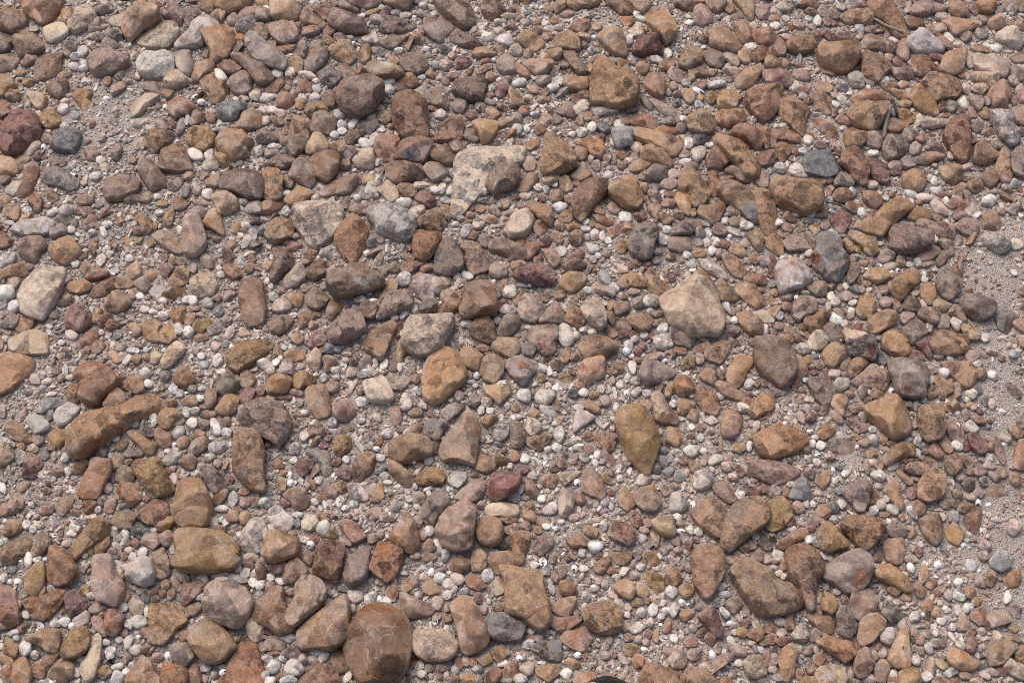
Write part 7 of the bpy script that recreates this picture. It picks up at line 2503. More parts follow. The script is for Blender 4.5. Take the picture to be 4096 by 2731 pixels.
t 1133 1891 16 13 0
r 1070 1775 16 17 0
r 1150 1780 17 17 0
w 1076 1902 15 17 0
c 1070 1823 10 22 0
c 1250 1937 15 22 -20
w 1272 1919 18 18 0
g 1227 1943 15 15 0
r 1137 2011 22 17 0
c 1031 2006 11 26 0
w 1059 2011 26 20 0
y 1281 1991 16 18 0
w 1259 2006 16 13 0
w 1359 2006 20 26 10
w 1381 2030 17 13 0
w 1416 2015 20 14 0
n 1529 1876 35 13 -30
b 1738 1788 26 24 20
w 1538 1902 18 15 0
k 1490 1919 18 14 -20
w 1494 1945 15 17 40
r 1499 2000 20 12 10
w 1640 1995 17 14 0
w 1669 2024 16 16 -30
n 1582 2024 20 22 0
y 1573 2006 16 11 -20
w 1714 1841 18 20 10
k 1673 1860 20 13 0
w 1662 1945 12 17 0
w 1551 1928 18 10 0
w 1590 1945 15 9 0
k 1895 1606 24 29 20
k 1838 1584 22 22 0
k 1947 1610 22 22 0
w 1923 1640 15 20 -20
w 1960 1643 17 16 0
w 2030 1621 11 14 0
c 1930 1396 29 17 -10
r 1952 1416 16 11 0
r 1843 1388 12 12 0
t 1930 1370 26 13 0
k 1878 1497 12 20 -10
w 1908 1501 13 17 0
w 1884 1527 20 8 0
w 1902 1542 13 10 0
r 1849 1627 11 13 0
w 1804 1599 13 10 0
w 1882 1577 11 11 0
n 2000 1775 20 11 20
k 1926 1749 14 20 -20
d 2008 1815 11 10 0
c 2017 1799 15 11 0
w 2039 1863 13 16 0
k 1943 1965 15 17 0
n 2039 1989 17 16 0
c 1899 1900 17 7 0
k 1926 2019 17 16 0
d 2043 1719 9 26 0
r 2296 1427 20 17 -20
r 2288 1488 17 13 30
c 2322 1542 22 15 20
d 2292 1571 20 22 0
w 2335 1571 20 16 0
w 2403 1555 17 17 0
k 2396 1616 15 13 0
k 2423 1603 22 20 20
y 2375 1579 22 16 -20
w 2588 1571 20 16 0
w 2658 1529 15 13 0
w 2505 1573 12 15 0
w 2479 1538 16 15 0
y 2741 1464 22 16 10
r 2804 1481 17 13 0
w 2767 1579 14 13 0
w 2701 1595 16 16 -30
w 2693 1616 17 16 20
r 2804 1706 16 15 0
r 2799 1723 12 7 0
p 2843 1723 16 13 0
w 2802 1749 16 19 0
r 2662 1771 20 20 20
n 2649 1799 22 13 10
y 2388 1758 15 35 -20
c 2353 1743 23 17 0
w 2466 1632 13 20 0
w 2314 1630 20 12 0
w 2453 1675 13 12 0
c 2131 1575 11 22 10
w 2218 1497 11 10 0
w 2198 1484 15 22 10
y 2166 1510 16 16 0
y 2061 1632 17 16 0
t 2135 1649 22 18 0
w 2065 1667 26 12 0
r 2157 1625 17 9 10
w 2218 1693 11 11 0
c 2059 1823 20 24 20
b 2218 1871 22 17 -10
b 2248 1854 22 26 -20
g 2248 1819 22 20 0
w 2227 1788 22 17 0
w 2192 1797 17 16 0
r 2355 1797 17 22 0
k 2298 1828 16 11 0
k 2292 1845 17 13 0
w 2390 1819 17 16 -40
n 2410 1843 15 14 0
w 2383 1852 16 16 0
r 2444 1889 16 13 40
r 2320 1858 10 20 10
w 2131 1902 23 18 0
n 2061 1984 20 26 0
k 2100 1991 16 11 0
w 2166 1993 20 17 0
w 2423 2006 18 22 20
w 2444 2019 15 20 0
c 2444 1967 18 15 10
w 2479 1913 15 16 0
r 2052 1919 22 35 0
n 2719 1906 29 20 -10
k 2619 1908 26 10 5
k 2745 1889 11 17 0
c 2736 1845 22 17 20
b 2775 1867 22 29 -10
k 2819 1836 17 26 20
n 2680 1830 13 20 10
w 2815 1802 17 15 0
y 2876 1793 15 13 20
k 2902 1867 20 22 0
k 2932 1906 22 17 -10
w 2958 1980 26 17 -20
w 3024 1701 16 20 20
k 3006 1693 14 16 0
w 2998 1784 13 20 10
w 2971 1632 26 20 10
r 2993 1606 22 18 10
r 2998 1579 15 11 0
c 3030 1534 13 17 0
w 2998 1536 22 17 -30
w 2880 1584 16 16 0
k 3063 1532 17 17 0
c 3054 1958 26 17 10
r 3015 1366 20 17 0
c 2723 1401 24 20 10
c 2571 1383 17 16 0
w 2505 1405 16 17 30
w 2514 1379 22 22 0
w 2525 1425 14 11 0
c 2762 1745 17 13 0
n 2852 1464 16 11 0
r 3305 1501 22 29 -20
k 3340 1492 26 18 -10
b 3386 1501 20 16 20
b 3277 1464 20 15 0
y 3246 1466 16 10 0
r 3259 1488 17 13 0
y 3235 1440 20 20 0
w 3220 1518 13 11 0
w 3129 1564 16 18 0
k 3207 1560 17 16 0
c 3187 1527 20 24 0
c 3177 1549 10 17 -20
k 3207 1590 17 26 0
k 3238 1597 22 16 0
k 3098 1566 24 17 10
k 3085 1536 22 16 20
b 3303 1627 16 29 10
b 3244 1664 23 26 0
k 3207 1671 17 26 -20
w 3224 1632 17 16 30
b 3407 1688 22 24 0
k 3451 1667 17 24 -20
b 3390 1662 22 11 -10
w 3362 1738 17 16 0
w 3285 1780 23 17 0
w 3251 1775 16 17 0
t 3227 1797 20 16 0
n 3351 1863 22 15 20
w 3381 1891 18 16 0
k 3238 1893 20 24 -20
w 3268 1849 16 17 0
k 3163 1937 17 13 0
k 3096 1963 29 26 0
c 3146 1967 17 22 0
w 3224 2015 16 16 0
n 3355 1963 18 16 0
w 3364 2015 17 24 -20
r 3481 2015 17 16 20
w 3494 2037 22 17 0
p 3525 2019 20 22 10
w 3569 2037 29 20 20
w 3643 2037 20 16 0
r 3649 1971 20 26 10
k 3660 1913 22 10 10
w 3512 1902 29 24 20
k 3468 1867 17 29 -10
w 3486 1845 20 16 0
k 3573 1863 26 17 -30
r 3616 1871 10 17 -10
k 3512 1941 17 13 20
w 3547 1993 15 16 0
w 3673 1758 16 29 20
n 3690 1782 17 17 0
w 3669 1810 17 17 0
r 3701 1806 13 14 0
c 3690 1832 17 13 0
c 3621 1836 16 15 0
c 3643 1841 15 11 0
k 3660 1697 18 16 0
w 3664 1623 15 24 10
b 3630 1619 26 17 30
w 3721 1521 15 17 0
w 3695 1601 15 13 -30
y 3765 1627 39 11 30
w 3778 1492 22 22 20
k 3830 1553 17 30 10
b 3769 1575 20 22 0
w 3886 1575 22 22 0
n 3908 1558 24 22 0
c 3921 1497 24 26 -20
w 3908 1453 24 17 -20
b 3834 1429 18 16 0
k 3756 1423 22 17 0
w 3869 1597 15 13 0
t 3882 1619 22 13 0
n 3943 1601 20 26 0
k 3965 1614 16 22 0
k 3900 1627 20 13 0
r 3921 1645 15 10 0
c 3913 1680 29 17 20
k 3961 1682 17 13 10
k 3860 1710 15 16 0
w 3828 1784 26 20 20
r 3865 1788 20 15 0
t 3961 1788 17 17 0
k 3930 1836 16 13 0
w 3956 1832 17 24 10
k 3956 1863 26 17 10
b 3882 1884 17 17 0
k 3839 1908 24 17 20
n 3934 1924 20 22 -30
t 4008 1889 23 22 30
k 4052 1863 15 13 0
t 4065 1915 26 26 30
k 3917 1971 22 20 30
k 3886 1989 22 16 0
b 3830 1976 24 20 30
b 3821 2011 26 17 20
b 3778 2015 26 20 20
c 3865 2032 39 22 0
b 4087 1688 22 26 0
k 4026 1749 26 22 20
w 3969 1497 20 17 0
n 3982 1510 13 11 0
w 4061 1414 24 17 -10
k 3969 1405 26 13 10
c 4008 1434 15 11 0
b 3438 1754 24 13 10
b 3569 1775 26 14 20
k 3525 1732 17 22 30
y 3416 1741 17 9 -10
w 3473 1558 10 20 0
w 3494 1714 20 18 0
b 3473 1601 16 16 0
k 3730 1479 22 16 0
w 105 2098 17 20 0
w 131 2116 16 17 0
w 13 2163 26 16 -5
w 20 2083 14 12 0
k 266 2174 20 17 0
p 453 2126 22 22 20
n 470 2150 20 16 -30
w 499 2131 20 17 0
w 464 2174 17 11 0
k 462 2209 30 29 20
k 514 2198 20 15 0
r 514 2172 13 13 0
b 497 2222 15 17 0
w 338 2218 16 13 -30
y 366 2205 16 15 0
w 614 2122 16 13 0
w 693 2192 16 24 10
w 721 2196 11 17 0
y 695 2240 17 26 0
r 821 2120 39 15 5
y 882 2116 24 20 20
w 854 2085 24 22 0
w 902 2089 16 16 0
w 884 2076 11 15 20
r 997 2261 20 17 0
w 982 2292 22 24 0
w 950 2270 17 20 0
w 932 2309 29 17 0
w 1010 2327 20 22 0
k 967 2318 24 16 0
k 732 2305 29 22 10
g 775 2305 15 22 -20
w 810 2316 22 26 -20
w 801 2381 26 22 -20
c 828 2296 16 10 10
w 466 2257 22 17 0
w 501 2268 14 17 0
k 538 2349 20 11 10
k 566 2357 26 15 -30
c 649 2372 17 16 0
c 684 2375 20 22 0
c 618 2392 17 15 0
n 584 2386 17 22 -20
t 501 2383 20 24 -20
y 340 2357 20 22 -20
t 168 2366 17 24 20
n 87 2388 22 15 0
w 74 2414 17 22 -10
w 105 2455 22 17 10
w 261 2484 22 20 0
w 222 2492 26 20 0
w 362 2381 20 16 0
b 438 2423 22 17 10
y 418 2453 22 16 -20
w 490 2423 22 24 20
w 586 2444 11 22 0
w 769 2484 11 11 0
k 745 2462 15 10 0
c 494 2527 22 17 -10
w 514 2497 20 24 10
c 736 2540 20 24 0
w 708 2536 13 16 0
w 422 2566 17 16 0
w 477 2558 16 15 0
w 327 2636 20 15 -10
w 305 2688 17 20 0
c 579 2595 17 20 20
c 560 2627 20 10 -10
c 595 2608 10 11 0
k 629 2625 26 18 0
w 525 2660 14 17 0
w 605 2664 13 16 0
w 503 2684 18 16 -30
w 470 2666 26 16 -10
n 479 2614 17 13 0
w 891 2666 20 13 0
w 825 2671 24 17 0
k 860 2697 17 15 0
k 819 2712 13 17 -20
n 923 2531 16 17 20
p 945 2553 15 14 0
c 1010 2449 13 26 0
c 26 2693 24 39 0
w 213 2719 26 17 -20
k 1015 2292 13 22 20
w 148 2235 20 15 0
n 48 2274 17 17 0
w 17 2309 16 20 0
p 152 2096 26 15 20
c 266 2087 12 10 0
r 954 2116 13 10 -40
w 958 2135 13 16 -20
n 409 2614 9 26 0
w 179 2727 35 11 0
w 52 2531 26 13 -10
w 65 2547 15 15 0
w 1041 2153 26 65 0
p 1272 2105 29 15 -20
y 1294 2065 29 16 30
r 1494 2057 30 17 0
k 1547 2065 35 22 0
k 1523 2135 17 20 20
k 1490 2155 22 17 -20
k 1386 2168 26 16 20
w 1078 2118 22 22 0
w 1216 2157 22 14 0
w 1242 2179 15 18 0
n 1187 2092 16 17 0
w 1194 2057 22 13 0
k 1059 2240 22 17 0
k 1033 2244 11 11 0
w 1083 2307 17 16 0
w 1122 2325 24 14 20
k 1163 2366 22 15 -20
w 1037 2335 26 22 0
k 1669 2085 24 24 0
k 1690 2142 20 20 0
r 1708 2087 16 26 -30
w 1717 2122 17 22 0
w 1745 2170 17 16 0
b 1717 2183 26 29 20
w 1760 2200 13 20 20
k 1660 2222 20 16 20
w 1760 2309 26 24 20
w 1791 2331 22 22 0
w 1791 2377 20 22 30
k 1830 2314 29 30 -20
w 1656 2353 17 24 20
w 1673 2379 22 17 -20
w 1817 2349 13 20 0
w 1858 2364 17 16 0
w 1952 2301 24 30 20
w 2043 2296 16 26 0
k 2039 2118 26 22 -20
k 2043 2161 26 22 0
c 2043 2388 17 35 0
r 1913 2390 17 24 0
k 1934 2436 17 20 0
w 2030 2410 13 13 0
t 1791 2473 17 18 0
k 1791 2427 17 20 20
k 1747 2466 17 17 0
w 1549 2403 22 18 0
r 1551 2425 16 14 20
k 1575 2436 18 24 10
k 1521 2327 22 13 0
k 1575 2327 13 22 0
k 1407 2433 17 20 0
n 1808 2525 12 26 -10
w 1832 2592 13 13 0
w 1834 2612 14 12 0
w 1649 2608 14 16 0
w 1677 2660 20 23 0
k 1717 2671 17 17 0
w 1653 2690 16 16 0
w 1686 2693 20 16 0
w 1821 2675 17 24 0
k 1862 2640 20 22 20
c 1891 2636 20 29 0
c 1838 2649 20 26 0
w 1786 2697 12 16 0
w 2013 2653 22 13 -20
c 2039 2680 22 35 0
c 2015 2701 10 26 0
b 1804 2714 35 20 0
w 1601 2714 20 20 0
k 1625 2680 20 16 20
r 1760 2701 16 17 0
w 1294 2627 26 16 -30
k 1211 2636 20 24 0
c 1094 2610 29 11 0
r 1054 2549 22 10 0
b 1124 2706 26 20 0
w 1155 2719 39 20 0
w 1081 2723 26 20 0
w 1061 2701 16 20 30
w 1033 2518 17 44 0
n 1133 2632 17 15 0
k 1168 2131 17 15 0
t 1642 2335 44 26 -40
c 1568 2370 26 35 20
r 1255 2153 24 17 0
w 1294 2113 29 30 30
c 1625 2052 13 10 0
n 2026 2719 26 13 0
r 1965 2562 13 20 20
b 2179 2048 39 9 0
c 2153 2118 16 17 0
r 2592 2089 20 20 0
w 2571 2150 17 22 0
k 2577 2120 20 15 0
k 2549 2211 22 26 0
w 2416 2100 16 22 0
w 2327 2209 17 18 0
w 2244 2085 15 11 0
k 2296 2068 22 16 0
c 2449 2283 23 14 0
k 2396 2318 17 20 0
w 2335 2272 20 16 0
w 2466 2309 17 17 0
k 2538 2303 20 16 20
w 2562 2266 18 17 0
k 2534 2253 13 17 20
w 2420 2338 16 20 -20
w 2379 2351 20 17 0
w 2340 2390 20 22 0
w 2207 2355 16 22 -20
w 2200 2327 13 13 0
n 2185 2279 17 22 0
k 2227 2314 22 17 20
c 2396 2220 13 15 0
k 2660 2200 17 18 20
w 2710 2070 20 15 20
k 2719 2092 17 16 0
w 2793 2126 20 17 10
w 2762 2120 16 22 -20
k 2784 2157 17 15 0
k 2712 2198 17 16 0
w 2688 2366 24 24 0
k 2619 2396 26 17 30
c 2588 2399 16 15 0
w 2614 2436 22 26 20
w 2564 2447 20 22 20
w 2649 2410 20 13 -10
w 2664 2442 22 17 -20
k 2512 2429 16 22 0
w 2508 2457 16 16 0
k 2503 2501 20 22 -10
w 2599 2490 17 22 0
w 2645 2464 15 15 0
k 2577 2492 9 22 0
c 2510 2549 20 17 30
k 2553 2558 17 16 0
w 2697 2553 17 20 -20
k 2584 2568 16 13 0
k 2675 2606 22 17 20
k 2710 2592 20 16 20
r 2806 2529 30 18 -15
k 2775 2512 17 16 0
w 2923 2560 18 16 10
r 2984 2492 23 18 -40
y 2967 2527 24 22 30
w 2937 2527 16 14 0
w 2884 2344 22 16 -20
w 2897 2377 26 17 -10
b 2976 2187 22 24 0
w 3024 2146 17 16 0
k 2871 2592 15 24 10
w 2895 2610 11 17 0
k 2828 2645 16 16 0
k 2828 2671 39 22 0
w 2954 2651 22 15 0
w 3045 2597 11 15 0
r 3067 2627 17 35 0
c 2057 2675 17 44 0
k 2109 2671 30 29 0
w 2083 2714 26 22 -20
n 2061 2518 35 52 0
w 2113 2575 26 20 -30
w 2122 2521 17 16 0
w 2153 2551 20 15 -20
y 2166 2562 17 8 -10
k 2183 2527 17 20 0
w 2207 2525 20 11 0
w 2266 2588 16 11 20
w 2312 2619 17 16 0
y 2340 2619 13 12 0
c 2349 2599 17 10 -20
k 2420 2619 20 16 0
c 2460 2623 10 10 0
c 2372 2664 15 9 -20
k 2305 2693 17 17 0
k 2523 2719 24 16 0
k 2549 2714 16 26 0
k 3054 2719 26 17 0
w 2166 2649 20 8 0
t 2166 2087 22 16 10
w 2185 2105 17 13 0
w 2135 2259 20 17 0
k 2305 2449 17 17 0
c 2126 2549 22 13 20
k 3063 2235 17 22 0
k 2274 2723 17 13 0
r 2057 2105 22 20 -20
c 3163 2087 26 24 -20
r 3244 2113 17 13 0
w 3235 2159 17 18 20
w 3264 2170 16 22 -30
w 3168 2113 17 15 0
w 3336 2076 17 16 20
w 3294 2222 18 16 0
w 3320 2233 13 14 0
w 3460 2057 17 11 0
w 3490 2052 22 13 0
c 3538 2057 24 10 0
k 3575 2083 17 15 0
w 3553 2085 11 15 0
k 3643 2113 16 16 20
w 3592 2142 15 11 -10
k 3534 2153 15 26 20
w 3479 2209 17 13 -40
w 3501 2261 15 10 0
w 3643 2270 15 24 -10
n 3658 2298 17 13 0
t 3695 2292 20 48 10
k 3497 2314 17 13 0
r 3708 2320 15 11 0
t 3721 2340 20 16 20
r 3734 2327 13 17 -20
c 3749 2370 17 13 0
k 3769 2359 20 13 0
w 3832 2327 22 17 0
k 3939 2183 26 24 0
k 3934 2224 26 22 30
k 4052 2109 29 35 20
t 3965 2309 20 39 10
w 4030 2388 17 29 0
c 3878 2370 26 26 20
w 3873 2431 24 20 0
w 3832 2440 15 24 0
k 3795 2379 20 24 0
w 3786 2436 20 14 0
w 3765 2484 20 16 0
w 3791 2473 20 10 20
w 3812 2505 15 17 0
w 3843 2579 24 17 10
w 3717 2588 20 24 -20
k 3708 2534 17 17 0
w 3743 2527 13 16 0
k 3686 2599 15 20 0
k 3767 2619 22 16 20
w 3662 2640 22 22 20
w 3573 2697 20 20 20
k 3564 2653 22 16 -10
c 3564 2714 22 26 20
k 3477 2710 30 22 20
k 3401 2693 17 30 10
k 3377 2666 22 26 30
k 3085 2636 29 30 20
k 3089 2675 20 17 0
c 3198 2693 20 22 30
n 3116 2706 24 20 0
k 3094 2597 17 16 0
c 3085 2553 16 29 0
c 3081 2514 26 22 20
k 3126 2529 26 16 -10
k 3120 2484 26 17 20
t 3220 2451 22 16 0
w 3220 2475 16 11 0
k 3272 2436 16 22 -20
n 3242 2410 26 39 0
k 3383 2396 20 30 0
w 3349 2364 17 17 0
k 3303 2344 17 17 20
w 3270 2401 15 15 0
k 3316 2468 15 15 0
w 3196 2455 11 15 -10
c 3301 2536 16 11 0
w 3525 2423 15 15 0
k 3264 2597 13 15 0
c 3242 2680 20 17 20
k 3499 2619 16 24 -20
k 3532 2610 17 20 20
c 3516 2586 14 16 0
p 3608 2492 17 29 0
c 3708 2497 13 17 0
k 3612 2266 13 17 0
k 3651 2192 11 17 0
r 3947 2497 17 22 -30
k 3926 2523 17 17 -20
k 3987 2540 22 22 -20
b 4052 2549 39 17 20
k 3969 2688 29 16 10
r 4008 2680 26 22 20
k 3939 2697 26 17 20
c 3812 2723 26 17 0
k 3908 2723 30 17 0
w 3660 2466 22 22 0
w 3094 2270 17 13 0
w 3116 2292 20 13 0
k 3098 2244 22 13 0
w 3133 2305 13 13 0
n 3812 2065 24 26 20
r 3891 2157 15 10 0
w 3765 2065 20 16 20
k 3085 2144 17 17 0
b 3399 2723 48 13 5
"""
SHELL = """
427 396 15 10 20
414 416 16 9 -20
806 409 17 12 10
780 388 16 8 -20
662 433 10 16 -10
174 590 9 15 -10
396 462 13 6 -40
1708 196 16 9 20
1980 401 11 10 40
1414 176 10 10 0
1656 72 10 11 0
2721 65 10 8 0
2179 444 14 9 0
2795 366 26 13 30
2375 152 12 10 30
3019 475 13 15 40
457 1086 19 13 0
422 977 13 17 10
290 700 11 9 0
588 949 8 7 0
333 1045 12 10 20
420 687 10 10 0
1174 1260 16 10 0
1494 1201 17 7 5
2869 966 9 17 0
2292 764 17 8 -40
2919 947 11 10 10
2440 984 10 9 20
2566 1092 12 8 30
2120 1140 10 8 -20
3259 881 17 6 -5
3564 1088 11 8 0
3590 1082 10 10 0
3185 1190 8 12 20
544 1401 15 10 20
743 1575 12 10 0
571 1976 7 11 20
30 1760 20 7 20
697 1780 13 11 0
926 1386 9 10 0
1717 1952 29 8 -28
2006 1534 17 12 0
1157 1902 11 20 10
1163 1932 15 15 0
1375 1460 11 17 -20
1464 1481 20 5 0
1529 1484 17 6 40
1507 1795 15 10 10
1656 1847 10 8 -30
1555 1614 6 10 -20
2658 1444 15 12 10
2588 1386 20 9 40
2508 1403 17 11 50
2309 1932 15 18 -20
2427 1508 11 9 -20
2475 1886 11 11 10
2477 1867 10 10 0
2771 2019 12 16 10
2508 1573 10 13 20
2366 1832 10 14 0
2179 1828 13 7 30
3566 1564 14 13 0
3982 1701 15 13 0
3828 1653 16 10 10
3832 1699 7 10 0
3240 1725 15 8 0
3429 1788 8 11 20
3431 1815 15 6 40
3270 1819 15 6 -10
3159 1649 11 10 0
3140 1693 10 9 0
3251 2011 10 13 -20
3913 2011 11 17 -20
4019 1775 13 10 -10
3954 2019 13 8 0
3333 1878 8 13 0
150 2506 29 19 5
287 2503 13 13 0
675 2623 15 19 -10
74 2331 15 22 10
203 2353 16 13 20
37 2327 12 13 0
179 2237 14 8 -10
216 2139 15 8 0
891 2688 15 11 -30
555 2547 11 9 20
83 2246 8 9 0
290 2075 17 10 0
1242 2178 15 17 0
1516 2399 14 20 -10
1725 2288 12 20 10
1740 2484 13 13 20
1945 2416 8 10 0
1126 2629 9 11 -20
2172 2248 15 19 -20
2298 2274 12 17 -10
2721 2124 22 10 5
2727 2407 16 11 30
2577 2597 17 10 10
2653 2551 17 11 10
2849 2619 15 20 -20
2915 2656 20 13 20
2484 2545 10 15 -20
2118 2575 22 15 -35
2078 2632 16 13 20
2477 2673 10 10 0
2312 2619 15 13 0
2921 2492 16 11 0
2643 2501 9 11 0
2224 2113 10 10 0
2751 2418 13 6 0
2253 2214 11 7 -40
3407 2172 18 13 10
3926 2124 9 17 -30
3852 2181 14 10 20
3751 2259 15 16 -20
3915 2283 11 9 30
3695 2457 12 8 10
3701 2253 9 10 0
3643 2268 13 20 -15
"""
TWIG = """
3497,74 3542,102 3612,128|10.5|short grey driftwood twig lying across a large tan boulder
3562,422 3547,479 3534,555|14.8|grey-white weathered stick standing against the shield-shaped slab
3573,403 3582,436 3590,455|11.3|dark splintered twig lying between brown stones
3303,809 3351,818 3394,840 3429,862|6.1|thin curved dark rootlet lying beside the deep red arrowhead stone
2531,1540 2521,1571 2510,1603|5.2|short pale straw stem lying among white pebbles
1974,2194 2008,2194 2043,2185|13.1|charred dark stick end between egg-like pebble and broad tan stone
"""
GREEN = """
960 2214 17 tiny green seedling sprouting beside the olive-brown block
989 2349 20 low grey-green moss tuft beside the bun-shaped boulder
444 2651 26 black withered sprig with oval leaves beside bone-shaped stone
3089 2159 20 tiny dark green sprig beside the reddish curved stone
"""
load()

# occupancy of the ground, 1.25 mm cells
OX0, OY0, OS = -1.6, -.2, .00125
OCC = np.zeros((2400, 2560), bool)
def stamp(w):
    w = w.mean(0) + (w - w.mean(0)) * (1 + .0012 / max(np.abs(w - w.mean(0)).mean(), .004))
    lo = np.floor((w.min(0) - (OX0, OY0)) / OS).astype(int); hi = np.ceil((w.max(0) - (OX0, OY0)) / OS).astype(int)
    lo = np.clip(lo, 0, (2559, 2399)); hi = np.clip(hi, 0, (2559, 2399))
    if hi[0] <= lo[0] or hi[1] <= lo[1]: return
    gx = np.arange(lo[0], hi[0]); gy = np.arange(lo[1], hi[1])
    X, Y = np.meshgrid(OX0 + (gx + .5) * OS, OY0 + (gy + .5) * OS)
    OCC[lo[1]:hi[1], lo[0]:hi[0]] |= inside(w, np.column_stack([X.ravel(), Y.ravel()])).reshape(X.shape)

def decimate(w, k=14):
    return w[::max(1, len(w) // k)]

# colour areas that belong to particular stones: part of the label, centre and radii in the photograph, turn, colour
PATCH = [("biggest brown boulder with wet", 1490, 2432, 88, 17, 8, (138, 80, 44)), ("biggest brown boulder with wet", 1590, 2490, 42, 26, 30, (128, 88, 54)),
         ("wet-looking red spot", 3625, 1560, 26, 22, 0, (112, 52, 40)), ("half black half pink", 3555, 2440, 34, 40, 20, (44, 46, 52)),
         ("dark maroon smooth", 2560, 208, 30, 9, 15, (150, 82, 52)), ("black glossy flint", 3478, 1430, 14, 40, 10, (150, 72, 50)),
         ("rounded tan stone with orange cap", 665, 2666, 42, 20, -5, (176, 100, 44)), ("orange hollow patch", 3835, 2615, 38, 14, 30, (196, 124, 56)),
         ("tan boot-shaped stone", 2962, 1468, 8, 8, 0, (190, 96, 50)), ("grey-pink stone with an orange", 2092, 1455, 26, 12, 10, (178, 112, 66)),
         ("fractured crown", 3040, 1890, 40, 12, 5, (140, 66, 50)), ("pale bruise", 3315, 2700, 26, 20, 20, (204, 190, 176)),
         ("bright yellow chip", 268, 2680, 12, 16, 0, (214, 172, 112)), ("amber fractured rim", 125, 1460, 12, 40, 20, (176, 126, 62)),
         ("two-toned grey and rust", 545, 1990, 30, 16, -30, (160, 92, 48)), ("white chalky crest", 1545, 252, 40, 12, 20, (206, 190, 174)),
         ("reddish foot", 2420, 1395, 0, 0, 0, (0, 0, 0)), ("slate grey lower flank", 3000, 850, 40, 30, 50, (128, 128, 132)),
         ("slate blue patches", 1640, 620, 34, 16, 20, (110, 114, 126)), ("red and brown forked", 140, 1830, 34, 16, 10, (134, 70, 62)),
         ("black and amber mottled", 3325, 1010, 26, 32, 20, (72, 71, 72)), ("black and amber mottled", 3265, 1035, 24, 26, 0, (140, 92, 62)),
         ("rusty crack", 3440, 2310, 26, 40, 20, (160, 104, 68)), ("white veins and raised", 1440, 1125, 40, 14, 30, (196, 184, 172)),
         ("bright amber split flint", 1530, 2200, 40, 40, 10, (176, 106, 46)), ("large pinkish cream stone with reddish spot", 3168, 1052, 14, 8, 0, (150, 80, 56))]
def paint(lab, V, A, B):
    for key, x, y, ra, rb, t, col in PATCH:
        if key in lab and ra:
            d = V - np.array([0, 0, CAM_H]); zf = d @ FWD
            dx = d[:, 0] / zf / KPX + W0 / 2 - x; dy = H0 / 2 - (d @ UP) / zf / KPX - y
            c, s = math.cos(math.radians(t)), math.sin(math.radians(t))
            q = np.hypot((dx * c + dy * s) / ra, (dy * c - dx * s) / rb)
            q += .28 * vnoise(V * 90.0)
            f = .85 * np.clip((1.25 - q) / .55, 0, 1)[:, None] * (V[:, 2] > np.median(V[:, 2]) - .01)[:, None]
            A += (srgb(col) * .75 - A) * f; B += (srgb(col) * .68 - B) * f

# the stones that show largest, each a thing of its own
hero_pos = []
heroes.sort(key=lambda h: -abs(poly_area(np.array(h[3], float))))
for i, (code, shape, lift, pts, lab) in enumerate(heroes):
    V, F, w, c, th = stone_body(pts, shape, lift, 4 if i < 130 else 3, 1000 + i)
    stamp(decimate(w, 24))
    a, b = tints(code)
    base = np.array([c[0], c[1], V[:, 2].min()])
    n = len(V)
    A = np.tile(a, (n, 1)); B = np.tile(b, (n, 1))
    paint(lab, V, A, B)
    me = mesh_from("stone", V - base, F, True, {"tint": A, "tint2": B, "pitted": np.full(n, 1.0 if shape == 'P' else 0.15), "variety": np.full(n, rng.random())})
    add("stone", me, MAT_STONE, label=lab, cat="stone", group="loose stones strewn over the gravel", loc=base)
    hero_pos.append((np.mean(pts, axis=0), lab))

class Pile:
    def __init__(s): s.V, s.F, s.A, s.B, s.P, s.R, s.S, s.n = [], [], [], [], [], [], [], 0
    def put(s, V, F, a, b, pit=.1, smooth=True):
        s.S.append(np.full(len(F), smooth))
        s.V.append(V); s.F.append(F + s.n); s.n += len(V)
        s.A.append(np.broadcast_to(a, V.shape)); s.B.append(np.broadcast_to(b, V.shape)); s.P.append(np.full(len(V), pit)); s.R.append(np.full(len(V), rng.random()))
    def build(s, name, mat, label, smooth=True, cat=None):
        me = mesh_from(name, np.concatenate(s.V), np.concatenate(s.F), smooth,
                       {"tint": np.concatenate(s.A), "tint2": np.concatenate(s.B), "pitted": np.concatenate(s.P), "variety": np.concatenate(s.R)})
        me.polygons.foreach_set("use_smooth", np.concatenate(s.S))
        return add(name, me, mat, label=label, cat=cat, kind="stuff")

# smaller stones, past the 300
pile = Pile()
for i, (code, shape, lift, pts) in enumerate(minor):
    big = abs(poly_area(np.array(pts, float))) > 2600
    if code[0] in 'wp' and not big: code = code[0].upper() + code[1:]
    V, F, w, c, th = stone_body(pts, shape, lift, 3 if big else 2, 5000 + i, 1.0, 1.09)
    stamp(decimate(w)); a, b = tints(code)
    pile.put(V, F, a, b, .8 if shape == 'P' else .1)
er = np.random.default_rng(77)
SECOND = {'w': 'wpnk', 'k': 'kgwr', 'c': 'ctbo', 'b': 'btgc', 't': 'tpby', 'g': 'gnkt', 'r': 'rkcr', 'y': 'ytob', 'n': 'ngwn', 'p': 'pwtk', 'd': 'ddnb', 'o': 'ocyt', 'W': 'WPnK', 'P': 'PWtK', 'K': 'KgPr'}
def blob(x, y, a, b, ang, r):
    k = r.integers(6, 10); t = (np.arange(k) + r.uniform(-.28, .28, k)) * 2 * math.pi / k
    rad = r.uniform(.84, 1.12, k)
    ca, sa = math.cos(math.radians(ang)), math.sin(math.radians(ang))
    u, v = a * rad * np.cos(t), b * rad * np.sin(t)
    return np.column_stack([x + u * ca - v * sa, y + u * sa + v * ca])
